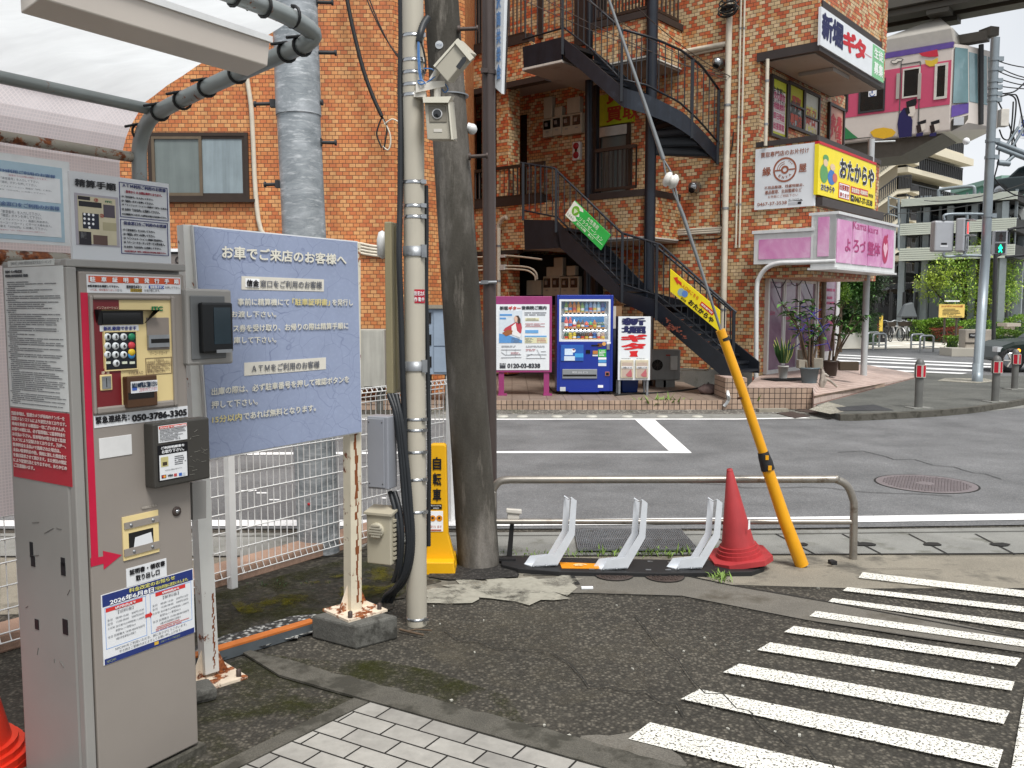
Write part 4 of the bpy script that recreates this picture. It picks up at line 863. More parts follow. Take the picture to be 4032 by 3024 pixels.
mb=MB();txt(mb,rw,'査定',a[0]+W_*.1,a[1]+.3,a[0]+W_*.38,a[1]+.6,.036,.04);obj('lettering',mb,flat('#3a3f3d'),t)
t,a=win('narrow window with a red and white vertical poster beside the passing train',3258,402,3313,590,[((0,0,1,1),'#cf9a86')])
mb=MB();txt(mb,rw,'金',a[0]+.12,a[3]-.5,a[0]+(a[2]-a[0])*.5,a[3]-.2,.036,.05);txt(mb,rw,'貴金属',a[0]+.55*(a[2]-a[0]),a[3]-1.0,a[2]-.12,a[3]-.2,.036,.03,vert=True);txt(mb,rw,'ダイヤ',a[0]+.12,a[1]+.15,a[2]-.12,a[1]+.6,.036,.05);obj('lettering',mb,flat('#c23038'),t)
# ------------------------------------------------ pipes, vents and meters on the walls
def vpipe(lab,x,y0,y1,r,fr,m='pvc',group=None,d=None):
 a=fr.hit(x,(y0+y1)/2)+fr.n*(d or r+.02);za,zb_=fr.at(x,y0)[1],fr.at(x,y1)[1];t=thing('rain_pipe',lab,'pipe',(a.x,a.y,zb_));mb=MB();mb.tube([V((a.x,a.y,zb_)),V((a.x,a.y,za))],r,10);obj('pipe',mb,M[m],t)
 mb=MB();n=max(2,int((za-zb_)/1.6))
 for i in range(n):z=zb_+(za-zb_)*(i+.5)/n;mb.tube([V((a.x,a.y,z-.02)),V((a.x,a.y,z+.02))],r*1.18,10)
 obj('clamp',mb,M['galv'],t);return t
vpipe('thick cream downpipe running the full height of the brick wall right of the stairs',2868,-200,1415,.062,A)
vpipe('thin cream pipe beside the thick downpipe, nearer the white sign',2926,-60,975,.02,A);vpipe('thin cream pipe nearest to the thick downpipe, ending beside the sign',2912,-60,975,.02,A)
vpipe('slim cream pipe standing before the yellow poster window',3023,236,575,.035,Fr(A.pt(uE,0,.02),ua));vpipe('cream pipe with a bent top on the brick wall behind the dark brown pole',1971,900,1175,.05,A1.off(.02))
pipe_px('pipe_elbow','cream pipe elbow turning into the wall above the pink notice board','pipe',A1,[(1971,902),(1974,884),(1990,862),(2004,857)],.05,'pvc',.09)
pipe_px('drain_pipe','cream sloping pipe joining the thick downpipe above the curved stairs','pipe',A,[(2668,214),(2866,176)],.055,'pvc');pipe_px('drain_pipe','thin cream pipe just under the sloping one above the curved stairs','pipe',A,[(2675,228),(2850,192)],.025,'pvc')
for i,(y,xr_)in enumerate(((908,2848),(917,2844),(925,2842))):pipe_px('conduit',['top','middle','bottom'][i]+' of three cream conduits running sideways beside the guy wire','pipe',A,[(2660,y),(xr_,y-11)]+([(2852,885),(2856,860),(2858,700)]if i==0 else[]),.026,'pvc')
pipe_px('black_cable','thin black cable looping down the wall beside the cream downpipe','cable',A,[(2890,520),(2880,600),(2850,660),(2840,690),(2840,880),(2850,900),(2840,935),(2790,942),(2660,946)],.012,'black_cable',smooth=4)
for lab,x,y in(('chrome hooded vent on the wall right of the upper stair rail',2836,252),('chrome hooded vent on the wall under the curved stairs',2741,738)):
 c=A.hit(x,y);t=thing('vent_hood',lab,'vent',c);mat('chrome','#a8aaac',.22,.9,var=.1);mb=MB();mb.lathe([(.12,0),(.12,.03),(.11,.12),(.085,.19),(.04,.225),(.002,.235)],c,20,A.n);obj('hood',mb,M['chrome'],t);mb=MB();mb.lathe([(.062,.0),(.06,.03)],c+A.n*.18-V((0,0,.065)),14,(A.n-V((0,0,1.1))).normalized());obj('mouth',mb,M['inside_dark'],t)
c=A.hit(2884,25)+A.n*.2;mb=MB();q=random.Random(6)
for i in range(9):
 a0=q.uniform(0,3);r=q.uniform(.10,.22);o_=V((q.uniform(-.08,.08),q.uniform(-.08,.08),q.uniform(-.16,.16)));mb.tube([c+o_+(A.u*math.cos(k*.4+a0)*r+V((0,0,1))*math.sin(k*.4+a0)*r*.5+A.n*math.sin(k*.2)*.06)for k in range(17)],.014,6,cap=False)
tag(obj('cable_coil',mb,M['black_cable']),'bundle of coiled black cable hanging at the top of the downpipe','cable')
for k,(x0,y0,x1,y1)in enumerate(((2060,0,2880,310),(2150,0,2880,322),(2310,0,2870,300),(2500,20,2885,305))):
 P=catenary(S.off(.6).hit(x0,y0),A.hit(x1,y1)+A.n*.1,.1);mb=MB();mb.tube(P,.008,5);tag(obj('thin_wire',mb,M['iron_brown']),['thin brown wire across the stairs starting farthest left','thin brown wire across the stairs, second from the left','thin brown wire crossing above the curved rail','short thin brown wire running down to the downpipe'][k],'wire')
mat('meter_box','#b0aa98',.5,var=.06,scale=5,streak=.1)
def meterbox(lab,fr,x0,y0,x1,y1,wins,d=.14):
 a=fr.rect(x0,y0,x1,y1);t=thing('meter_box',lab,'meter box',fr.pt(a[0],a[1]));mb=MB();mb.fbox(fr,*a,0,d);obj('case',mb,M['meter_box'],t,bevel=.012);W_,H_=a[2]-a[0],a[3]-a[1]
 for i in range(wins):
  u=a[0]+W_*(i+.12)/wins;w_=W_/wins*.74;mb=MB();mb.fbox(fr,u,a[1]+H_*.42,u+w_,a[1]+H_*.9,d,d+.012);o=obj('window',mb,M['glass_dark'],t)
  mb=MB();mb.fbox(fr,u+w_*.2,a[1]+H_*.58,u+w_*.6,a[1]+H_*.78,d+.012,d+.02);obj('dial',mb,M['galv'],o);mb=MB();mb.fbox(fr,u+w_*.3,a[1]+H_*.26,u+w_*.7,a[1]+H_*.32,d,d+.006);obj('label',mb,M['galv'],t)
 return t
I3=(1830,400,.2712)
for lab,x0,y0,x1,y1,n in(('cream meter box with one dark window, leftmost of the upper row',1185,275,1318,520,1),('cream meter box with one dark window, second in the upper row',1322,240,1455,490,1),('cream double meter box at the right end of the upper row',1462,215,1748,462,2),('tall blank cream box above the upper meters at the left',1200,-40,1320,245,0),('small blank cream box above the upper meters in the middle',1355,100,1465,215,0),('blank cream box above the upper meters at the right',1535,-30,1722,165,0)):meterbox(lab,A,*zz_(I3,x0,y0),*zz_(I3,x1,y1),n)
I5=(1830,800,.2712);lowA=A.off(.35)
for lab,x0,y0,x1,y1,n in(('cream double meter box over the vending machine, left one',1190,1068,1438,1345,2),('cream double meter box over the vending machine, right one',1446,1068,1705,1345,2),('square blank cream box left of the lower meters',950,1125,1160,1335,0),('big blank box above the lower meters',1238,930,1475,1060,0),('tall blank box standing on the big one above the lower meters',1345,795,1475,928,0),('small blank box above the right lower meters',1530,915,1655,1050,0)):meterbox(lab,lowA,*zz_(I5,x0,y0),*zz_(I5,x1,y1),n)
mb=MB();mb.fbox(lowA,*lowA.rect(2030,1010,2340,1200),-.34,-.02);tag(obj('meter_board',mb,M['inside_dark']),'dark backing board behind the lower meter boxes','board')
a=A.rect(*zz_(I3,1600,600),*zz_(I3,1705,850));t=thing('fire_alarm','white fire alarm panel with two red discs on the brick wall','alarm',A.pt(a[0],a[1]));mb=MB();mb.fbox(A,*a,0,.1);obj('case',mb,M['white_alu'],t,bevel=.01)
for k,f in enumerate((.77,.27)):mb=MB();c=A.pt((a[0]+a[2])/2,a[1]+(a[3]-a[1])*f,.1);mb.lathe([(.075,0),(.07,.02),(.03,.03),(.002,.03)],c,18,A.n);obj('red_disc',mb,flat('#9e1f2b',.3),t)
mb=MB();mb.fbox(A,a[0]+.07,a[1]+(a[3]-a[1])*.44,a[2]-.07,a[1]+(a[3]-a[1])*.6,.1,.108);obj('screen',mb,M['glass_dark'],t)
for k,(pts,lab)in enumerate((([(1880,1014),(1980,1010),(2000,1007),(2060,1012),(2140,1022)],'upper'),([(1880,1050),(1975,1048),(2050,1049),(2095,1056),(2118,1075),(2122,1100)],'middle'),([(1880,1066),(1975,1060),(2040,1061),(2085,1066),(2112,1085),(2115,1104)],'lower'))):pipe_px('conduit',lab+' white conduit on the dark wall above the pink notice board','pipe',A1,pts,.02,'pvc',.06,smooth=3)
for k,(x0,y0,x1,y1)in enumerate(((1978,1004,1998,1014),(1978,1043,1998,1063))):mb=MB();mb.fbox(A1,*A1.rect(x0,y0,x1,y1),.02,.11);tag(obj('junction_box',mb,M['white_alu']),['flat small white junction box on the cream pipe, upper','square white junction box beside the cream pipe, lower'][k],'junction box')
# ------------------------------------------------ things on the terrace
mat('vm_blue','#17308f',.32,var=.05,scale=3);mat('vm_inner','#dfe3e6',.4,var=.03);mat('vm_grey','#8e9296',.35,.3,var=.06);mat('magenta','#93366c',.4,var=.06,scale=4,streak=.08)
I7,I8=(1900,1150,.2712),(2400,1150,.4728)
yv=G(2300,1554,zl).y;VF=Fr((0,yv,0),(1,0,0))
a=VF.rect(*zz_(I7,1082,42),*zz_(I7,1888,1480));vm=thing('vending_machine','deep blue drinks vending machine with three lit shelves of bottles and cans','vending machine',VF.pt((a[0]+a[2])/2,zl));W_,H_=a[2]-a[0],a[3]-a[1]
w4=VF.rect(*zz_(I7,1115,105),*zz_(I7,1855,718))
mb=MB();vb=zl+.06
mb.fbox(VF,a[0],vb,w4[0],a[3],-.7,0);mb.fbox(VF,w4[2],vb,a[2],a[3],-.7,0);mb.fbox(VF,w4[0],w4[3],w4[2],a[3],-.7,0);mb.fbox(VF,w4[0],vb,w4[2],w4[1],-.7,0);mb.fbox(VF,w4[0],w4[1],w4[2],w4[3],-.7,-.22);obj('cabinet',mb,M['vm_blue'],vm,bevel=.008)
mb=MB();mb.fbox(VF,w4[0],w4[1],w4[2],w4[3],-.22,-.19);mb.frame(VF,w4[0],w4[1],w4[2],w4[3],.035,-.19,-.002);obj('display_case',mb,M['vm_inner'],vm)
mat('vm_sky','#2f86c4',.5,var=.3,scale=3);mb=MB();rp(mb,VF,*zz_(I7,1148,130),*zz_(I7,1810,240),-.19,-.185);rp(mb,VF,*zz_(I7,1148,358),*zz_(I7,1780,440),-.19,-.185);obj('backdrop',mb,M['vm_sky'],vm)
rows=[(300,[('#6fa04a',1.3),('#d98a3a',1.25),('#d98a3a',1.25),('#e0a93c',1.2),('#8cc06a',1.1),('#7fb8e0',1.2),('#8db4e8',1.25),('#b8d4ee',1.2),('#9ad4ee',1.2),('#3f4f9a',1.25)],180),(532,[('#d05a52',1.25),('#d05a52',1.25),('#d9dde2',1.0),('#5a4038',.95),('#5a4038',.95),('#d85a3c',.8),('#4a9a5a',.85),('#a8642e',.95),('#4d6a58',.75),('#4d6a58',.75)],180),(690,[('#4a6a52',1),('#c9b43a',1),('#c9b43a',1),('#33302e',1),('#4a4644',1),('#5c4636',1),('#7a3e34',1),('#3a5590',1),('#c8beb4',1),('#c4a89a',1)],125)]
mat('lamp_tube','#f2f6fa',.4,emit=4.5)
for y in(112,330,552):mb=MB();b=VF.rect(*zz_(I7,1180,y),*zz_(I7,1800,y+12));mb.fbox(VF,b[0],b[1],b[2],b[3],-.05,-.03);obj('lamp_tube',mb,M['lamp_tube'],vm)
for y,its,hpx in rows:
 sh_=VF.rect(*zz_(I7,1190,y),*zz_(I7,1782,y+26));mb=MB();mb.fbox(VF,*sh_,-.19,-.03);o=obj('shelf',mb,M['vm_inner'],vm);mb=MB();bt=MB()
 for i,(c,s_)in enumerate(its):
  u=sh_[0]+(i+.5)*(sh_[2]-sh_[0])/10;v=sh_[3];hh_=hpx*.2712/F*yv*.92*min(1,s_/1.25 if hpx>130 else.86);p=VF.pt(u,v,-.1);r=.034
  b=MB();lab_h=hh_*.3
  if hpx>130:b.lathe([(r*.9,.0),(r,.01),(r,hh_*.62),(r*.9,hh_*.7),(r*.38,hh_*.88),(r*.38,hh_),(.001,hh_)],p,12)
  else:b.lathe([(r*.85,0),(r,.012),(r,hh_-.012),(r*.85,hh_),(.001,hh_)],p,12)
  bo=obj('drink',b,flat(c,.25),vm);b=MB();b.lathe([(r*1.01,hh_*.22),(r*1.01,hh_*.46)],p,12);obj('drink_label',b,flat(['#e8ecee','#d8c24a','#c9483c','#4a86c8'][(i*7+int(y))%4],.3),bo)
  mb.fbox(VF,u-.028,v-.002-.0,u+.028,v+.022,-.045,-.03);bt.lathe([(.022,0),(.02,.012),(.001,.014)],VF.pt(u,(sh_[1]+sh_[3])/2,-.03),10,VF.n)
 obj('price_tags',mb,flat('#d99a4a'),o);obj('selection_buttons',bt,flat('#2a2c2e',.3),o)
mb=MB();mb.fbox(VF,w4[0]+.035,w4[1]+.035,w4[2]-.035,w4[3]-.035,-.012,-.008);t_=NT('vm_glass');gl_=t_.n('ShaderNodeBsdfGlossy');gl_.inputs['Roughness'].default_value=.03;tr_=t_.n('ShaderNodeBsdfTransparent');ms_=t_.n('ShaderNodeMixShader');ms_.inputs[0].default_value=.06;t_.l(tr_.outputs[0],ms_.inputs[1]);t_.l(gl_.outputs[0],ms_.inputs[2]);t_.l(ms_.outputs[0],t_.out.inputs[0]);M['vm_glass']=t_.m;obj('glass_front',mb,t_.m,vm)
def zb(name,reg,x0,y0,x1,y1,d0,d1,m,par,fr=VF,bevel=0):mb=MB();zr(mb,fr,reg,x0,y0,x1,y1,d0,d1);return obj(name,mb,m,par,bevel=bevel)
ad=zb('advert_panel',I7,1140,765,1465,998,0,.012,flat('#2f5fae',.25),vm);zb('advert_shape',I7,1192,822,1310,915,.012,.015,flat('#cfe2f2'),ad);zb('advert_shape',I7,1340,890,1462,948,.012,.015,flat('#3f9ad6'),ad);zb('advert_shape',I7,1185,930,1340,995,.012,.014,flat('#cddbe8'),ad)
mb=MB();c=zpt(VF,I7,1320,848);mb.disc(VF,*c,.035,.016);obj('advert_disc',mb,wht,ad);mb=MB();ring(mb,VF,*c,.0,.03,.018,.3,2.4,12);obj('advert_disc',mb,flat('#7a3038'),ad)
hat=zb('delivery_hatch',I7,1158,1118,1662,1255,0,.018,M['vm_grey'],vm,bevel=.006);zb('slot',I7,1168,1196,1652,1222,.018,.022,M['inside_dark'],hat)
mb=MB();zt(mb,VF,'取出口',I7,1300,1150,1520,1180,.024);obj('lettering',mb,flat('#d6d9dc'),hat)
zb('coin_panel',I7,1500,840,1562,892,0,.01,M['glass_dark'],vm);zb('bill_slot',I7,1600,850,1672,900,0,.02,flat('#b5793c'),vm);zb('slot_label',I7,1597,905,1673,930,0,.008,wht,vm);zb('display',I7,1580,765,1690,785,0,.008,M['inside_dark'],vm)
gp=zb('green_notice',I7,1680,830,1795,942,0,.006,flat('#3fae48'),vm);mb=MB();small_print(mb,VF,*VF.rect(*zz_(I7,1692,845),*zz_(I7,1785,930)),4,.01,seed=3);obj('lettering',mb,wht,gp)
zb('notice',I7,1680,948,1797,980,0,.006,wht,vm);zb('notice',I7,1682,984,1797,1024,0,.006,flat('#4f97cf'),vm);zb('notice',I7,1680,1032,1797,1074,0,.006,flat('#d6dde4'),vm);zb('lock',I7,1800,752,1845,838,0,.02,M['galv'],vm,bevel=.006);zb('notice',I7,1802,722,1860,750,0,.006,wht,vm)
zb('coin_return',I7,1780,1155,1842,1216,0,.015,flat('#a8685c'),vm);zb('coin_return_pocket',I7,1790,1168,1832,1208,.015,.017,M['inside_dark'],vm);zb('notice',I7,1125,1378,1205,1438,0,.006,flat('#c3c8ca'),vm);zb('notice',I7,1675,1350,1750,1388,0,.006,wht,vm);zb('kick_panel',I7,1250,1420,1690,1450,0,.012,M['vm_blue'],vm)
mb=MB()
for du_ in(.06,W_-.14):mb.fbox(VF,a[0]+du_,zl,a[0]+du_+.08,vb,-.65,-.05)
obj('foot',mb,M['inside_dark'],vm)
mb=MB();c=zpt(VF,I7,1765,752);mb.disc(VF,*c,.035,.012);obj('emblem',mb,flat('#d6a05a'),vm);zb('notice',I7,1670,745,1735,795,0,.008,flat('#6a3f22'),vm)
PF=Fr((0,yv-.15,0),(1,0,0));a=PF.rect(*zz_(I7,160,60),*zz_(I7,1005,1168));nb_=thing('notice_board','magenta framed notice board on two legs with guitar school posters','notice board',PF.pt((a[0]+a[2])/2,zl))
mb=MB();mb.fbox(PF,*a,-.12,0);obj('frame',mb,M['magenta'],nb_,bevel=.008)
for x0,x1 in((232,312),(890,968)):
 mb=MB();b=PF.rect(*zz_(I7,x0,1160),*zz_(I7,x1,1200));mb.fbox(PF,b[0],zl,b[2],a[1],-.1,-.02);mb.fbox(PF,b[0]-.01,zl,b[2]+.05,zl+.025,-.16,.04);obj('leg',mb,M['magenta'],nb_)
po=zb('poster',I7,196,178,968,1132,0,.006,M['paper'],nb_,PF);zt_=lambda mb,s,x0,y0,x1,y1,d=.012,b=.02:zt(mb,PF,s,I7,x0,y0,x1,y1,d,b)
mb=MB();zt_(mb,'新堀',250,205,368,262,b=.05);zt_(mb,'音楽院ご案内',565,200,930,255,b=.05);zt_(mb,'0120-03-8338',360,1035,838,1102,b=.05);zt_(mb,'総合案内',248,1030,340,1052);zr(mb,PF,I7,250,1062,335,1106,.006,.012);obj('lettering',mb,flat('#3d4046'),po)
mb=MB();zt_(mb,'ギター',375,205,555,262,b=.05);obj('lettering',mb,flat('#c23a36'),po)
ph=zb('photo_panel',I7,235,268,578,742,.006,.009,flat('#cfd8e0'),po,PF);mb=MB();zr(mb,PF,I7,250,318,428,345,.009,.012);zr(mb,PF,I7,250,370,340,395,.009,.012);mb.fpoly(PF,[zpt(PF,I7,*p)for p in((240,738),(575,738),(575,700),(420,640),(240,600))],.011);obj('blue_heading',mb,flat('#5a93cc'),ph)
for nm,cc,pts in(('cardigan','#b8434f',((300,560),(330,520),(470,440),(560,450),(572,520),(560,600),(470,580),(440,620))),('blouse','#e6e4e2',((420,500),(480,450),(500,560),(560,620),(540,660),(430,620))),('guitar','#9a5f3a',((285,595),(360,545),(440,560),(420,610),(340,640))),('hair','#4a3a33',((470,345),(520,340),(550,390),(552,450),(520,460),(500,400))),('face','#d9b39c',((455,370),(480,345),(510,375),(505,430),(475,440)))):
 mb=MB();mb.fpoly(PF,[zpt(PF,I7,*p)for p in pts],.012+.0015*['cardigan','blouse','guitar','hair','face'].index(nm));obj('photo_'+nm,mb,flat(cc),ph)
mb=MB();zr(mb,PF,I7,620,550,810,595,.006,.011);zr(mb,PF,I7,612,632,930,652,.006,.011);obj('blue_heading',mb,flat('#6aa2d4'),po)
mb=MB();zr(mb,PF,I7,620,375,820,418,.006,.010);zr(mb,PF,I7,612,662,940,742,.006,.010);obj('yellow_panel',mb,flat('#d9d6b0'),po)
mb=MB();R_=lambda*p:PF.rect(*zz_(I7,*p[:2]),*zz_(I7,*p[2:]))
small_print(mb,PF,*R_(610,285,930,345),2,.012,seed=1);small_print(mb,PF,*R_(630,380,830,415),2,.012,seed=2);small_print(mb,PF,*R_(620,665,740,735),5,.012,seed=5);small_print(mb,PF,*R_(275,775,560,805),2,.012,seed=6);small_print(mb,PF,*R_(630,775,930,805),2,.012,seed=7);small_print(mb,PF,*R_(420,660,560,735),5,.013,seed=12);obj('small_print',mb,flat('#6d7078'),po)
mb=MB();small_print(mb,PF,*R_(620,450,920,510),3,.012,seed=8);small_print(mb,PF,*R_(790,668,930,735),3,.012,seed=9);small_print(mb,PF,*R_(410,870,545,905),2,.012,seed=10);small_print(mb,PF,*R_(630,822,790,860),2,.012,seed=11);obj('small_print',mb,flat('#b06a70'),po)
mb=MB()
for p,q_ in(((270,835),(560,835)),((275,870),(330,910)),((330,910),(560,905)),((350,830),(350,910)),((270,950),(565,945)),((475,830),(478,950)),((640,905),(930,905)),((640,930),(720,895)),((790,830),(850,945)),((630,958),(915,958)),((850,860),(920,860))):
 a_,b_=zpt(PF,I7,*p),zpt(PF,I7,*q_);mb.bar(PF.pt(*a_,.011),PF.pt(*b_,.011),.01,.002)
obj('map_lines',mb,flat('#8e9196'),po)
WF=Fr((0,yv-.12,0),(1,0,0));a=WF.rect(*zz_(I8,75,203),*zz_(I8,336,733));ws=thing('sign_stand','white upright sign stand with navy and red characters and two leaflet pockets','sign',WF.pt((a[0]+a[2])/2,zl))
mb=MB();mb.fbox(WF,*a,-.05,0);obj('panel',mb,M['paper'],ws);mb=MB();mb.fbox(WF,a[2],a[1],a[2]+.03,a[3],-.4,.0);mb.fbox(WF,a[0],a[1],a[0]+.03,a[3],-.4,-.051);obj('frame',mb,M['dark_trim'],ws)
for u in(a[0]+.03,a[2]-.04):
 for d in(-.03,-.38):mb=MB();mb.bar(WF.pt(u,a[1],d),WF.pt(u,zl+.02,d),.035);mb.tube([WF.pt(u,zl,d),WF.pt(u,zl+.02,d)],.035,10);obj('leg',mb,M['galv'],ws)
mb=MB();zt(mb,WF,'新',I8,100,213,302,277,.004,.05);zt(mb,WF,'堀',I8,97,282,302,346,.004,.05);obj('lettering',mb,navy,ws)
mb=MB();zt(mb,WF,'ギ',I8,94,352,316,415,.004,.07);zt(mb,WF,'タ',I8,94,422,306,482,.004,.07);p=[zpt(WF,I8,*q_)for q_ in((165,492),(238,488),(228,515),(236,538),(166,538),(176,515))];mb.fpoly(WF,p,.005);obj('lettering',mb,flat('#cf2226'),ws)
for x0,x1 in((92,197),(216,320)):
 pk=zb('leaflet_pocket',I8,x0,565,x1,715,0,.03,flat('#c9bfa6'),ws,WF,bevel=.006);zb('leaflet',I8,x0+12,585,x1-10,705,.03,.034,flat('#b9a79a'),pk,WF);zb('label',I8,x0+6,617,x1-6,636,.034,.038,wht,pk,WF)
 mb=MB();zt(mb,WF,'ご自由にどうぞ',I8,x0+10,619,x1-10,634,.042,.02);zt(mb,WF,'藤沢教室案内' if x0>200 else '新堀教室案内',I8,x0+8,550,x1-22,558,.005);obj('lettering',mb,flat('#4a4c50'),pk)
 mb=MB();mb.fpoly(WF,[zpt(WF,I8,*q_)for q_ in((x0+40,690),(x1-20,640),(x1-12,680),(x1-14,704),(x0+60,704))],.037);obj('leaflet_picture',mb,flat('#b5656a'),pk)
AF=Fr((0,yv+1.5,0),(1,0,0));a=AF.rect(*zz_(I8,345,480),*zz_(I8,588,735));ac=thing('air_conditioner','grey outdoor air conditioner unit on blocks under the stairs','air conditioner',AF.pt((a[0]+a[2])/2,zl));ud=AF.at(*zz_(I8,445,600))[0]
mat('ac_grey','#8f8d88',.5,var=.06,streak=.2,scale=4);mb=MB();mb.fbox(AF,*a,-.32,0);obj('casing',mb,M['ac_grey'],ac,bevel=.02)
mb=MB();c=((a[0]+ud)/2+.01,(a[1]+a[3])/2);r=min(ud-a[0],a[3]-a[1])*.46
for k in range(9):ring(mb,AF,*c,r*(k+.6)/9.5,r*(k+.75)/9.5,.012)
for k in range(8):an=k*math.pi/4;mb.bar(AF.pt(c[0],c[1],.012),AF.pt(c[0]+r*math.cos(an),c[1]+r*math.sin(an),.012),.008)
obj('grille',mb,M['iron_brown'],ac);mb=MB();mb.disc(AF,*c,r*.98,.003);obj('fan_opening',mb,M['inside_dark'],ac)
mb=MB();mb.fbox(AF,a[2]-.2,a[1]+.2,a[2]-.06,a[3]-.12,0,.03);obj('handle_cover',mb,M['soffit_edge'],ac,bevel=.01)
mb=MB();zt(mb,AF,'三菱' if False else 'ー',I8,470,520,505,532,.004,.04);obj('badge',mb,flat('#b03a30'),ac)
mb=MB();mb.fbox(AF,a[0]+.1,zl,a[0]+.3,a[1],-.3,0);mb.fbox(AF,a[2]-.32,zl,a[2]-.1,a[1],-.3,0);obj('foot_block',mb,M['gutter'],ac)
f_=Fr((0,yv+.35,0),(1,0,0));a=f_.rect(*zz_(I8,95,735),*zz_(I8,246,850));mb=MB();c=f_.pt((a[0]+a[2])/2,zl,-.2);h_=a[3]+.15-zl;w_=(a[2]-a[0])/2
q4=lambda z,k:[c+V((x*w_*k,y*.2*k,z))for x,y in((-1,-1),(1,-1),(1,1),(-1,1))]
mb.hexa(q4(h_,1),q4(0,.86));t=obj('plastic_bin',mb,flat('#12357a',.4),bevel=.02);tag(t,'blue plastic bin standing behind the white sign stand','bin');mb=MB();mb.hexa(q4(h_+.03,1.06),q4(h_-.02,1.06));obj('rim',mb,flat('#12357a',.4),t)
mb=MB();c=f_.pt(f_.at(2428,1400)[0],zl,-.3);mb.lathe([(.13,0),(.2,.05),(.23,.5),(.2,.95),(.12,1.12),(.02,1.16)],c,14);tag(obj('covered_pole_base',mb,flat('#10141f',.7)),'dark navy cloth covered bundle between the vending machine and the white stand','bundle')
mat('cardboard','#8a6a4a',.8,var=.12,scale=5)
f_=Fr((0,yv+1.0,0),(1,0,0))
for k,(x0,y0,x1,y1)in enumerate(((2405,1300,2450,1400),(2400,1200,2448,1300))):
 a=f_.rect(x0-10,y0,x1,y1);z0=zl if k==0 else ztop;z0_,z1_=(zl,f_.at(2420,1330)[1])if k==0 else(ztop,f_.at(2420,1205)[1]);ztop=z1_+.004
 t=thing('cardboard_box',['brown cardboard box, lower of the two beside the vending machine','brown cardboard box, upper of the two beside the vending machine'][k],'box',f_.pt(a[0],z0_));mb=MB();mb.fbox(f_,a[0],z0_,a[2],z1_,-.4,0);obj('carton',mb,M['cardboard'],t);mb=MB();mb.fbox(f_,(a[0]+a[2])/2-.03,z0_+.01,(a[0]+a[2])/2+.03,z1_-.002,0,.003);obj('tape',mb,M['soffit_edge'],t)
def blob(c,sx,sy,sz,seed,n=9,rough=.25):
 q=random.Random(seed);mb=MB();vs=[];fs=[]
 for i in range(n):
  for j in range(2*n):
   th,ph_=math.pi*(i+.02)/(n-.96),math.pi*j/n;r=1+q.uniform(-rough,rough)*.6;vs.append(V(c)+V((sx*r*math.sin(th)*math.cos(ph_),sy*r*math.sin(th)*math.sin(ph_),sz*(1+r*math.cos(th)))))
 for i in range(n-1):
  for j in range(2*n):fs.append([i*2*n+j,i*2*n+(j+1)%(2*n),(i+1)*2*n+(j+1)%(2*n),(i+1)*2*n+j])
 return mb.add(vs,fs,True)
mat('rock','#6d5a55',.8,var=.3,scale=9,bump=.4,bscale=12);tag(obj('rock',blob(G(2798,1556,zl)+V((0,.2,-.02)),.17,.14,.1,3),M['rock']),'reddish brown lump of rock on the terrace edge by the stair block','rock')
P=[G(2838,1545,zl)+V((0,.2,.08)),G(2852,1545,zl)+V((.02,.0,.16)),PY(2866,1548,l0.y-.06),PY(2868,1575,l0.y-.06),PY(2850,1600,l0.y-.06)];mb=MB();mb.tube(smooth_path(P,5),.028,8);tag(obj('drain_pipe',mb,M['white_alu']),'white bent drain pipe hanging over the terrace edge by the rock','pipe')
mb=MB();mb.tube(smooth_path([G(x,y,zl+.015)for x,y in((2160,1520),(2175,1540),(2192,1545))],4),.012,6);tag(obj('power_cable',mb,M['black_cable']),'black cable lying between the magenta board and the vending machine','cable')
mb=MB();mb.tube(smooth_path([G(x,y,zl+.015)for x,y in((2420,1556),(2500,1550),(2600,1545),(2700,1535),(2790,1518),(2780,1500))],4),.014,6);tag(obj('power_cable',mb,M['black_cable']),'black cable trailing over the terrace in front of the air conditioner','cable')
mb=MB();mb.tube(smooth_path([PY(x,y,yv+.8)for x,y in((2680,1455),(2760,1458),(2790,1455),(2800,1440))],4),.02,8);tag(obj('hose',mb,M['pvc']),'pale drain hose running from the air conditioner to the wall','hose')
# ------------------------------------------------ plants
mat('leaf_dark','#2c4a22',.45,var=.35,scale=6);mat('leaf_mid','#4f7a33',.5,var=.35,scale=5);mat('leaf_lime','#b4c956',.5,var=.3,scale=1.2);mat('leaf_light','#86a844',.5,var=.35,scale=1.5);mat('leaf_red','#8a4a38',.55,var=.35,scale=3);mat('bark','#5a4a3a',.85,var=.25,scale=12,bump=.4,bscale=30);mat('weed','#6f8a3a',.6,var=.3,scale=8);mat('pot_grey','#56646a',.45,var=.06);mat('pot_brown','#33271f',.45,var=.08);mat('pot_white','#d3d1cb',.45,var=.05);mat('soil','#2f261e',.95,var=.3,scale=30)
mat('leaf_dry','#9a8a4a',.7,var=.25,scale=8)
def leaf(mb,p,d,l,w,droop=.25,fold=.25):
 p,d=V(p),V(d).normalized();s_=d.cross(V((0,0,1)));s_=s_.normalized()if s_.length>.01 else V((1,0,0));u=s_.cross(d)
 m_=p+d*l*.5-V((0,0,droop*l*.15));e=p+d*l-V((0,0,droop*l));a,b=m_+s_*w/2+u*w*fold,m_-s_*w/2+u*w*fold
 mb.add([p,a,e,b,m_],[[0,1,4],[1,2,4],[2,3,4],[3,0,4]])
def pot(par,c,r,h,m):
 mb=MB();mb.lathe([(r*.74,0),(r*.98,h*.9),(r*1.08,h*.9),(r*1.08,h),(r*.96,h),(r*.92,h*.86),(.001,h*.86)],c,24);obj('pot',mb,M[m],par);mb=MB();mb.lathe([(r*.93,h*.87),(.001,h*.9)],c,20);obj('soil',mb,M['soil'],par)
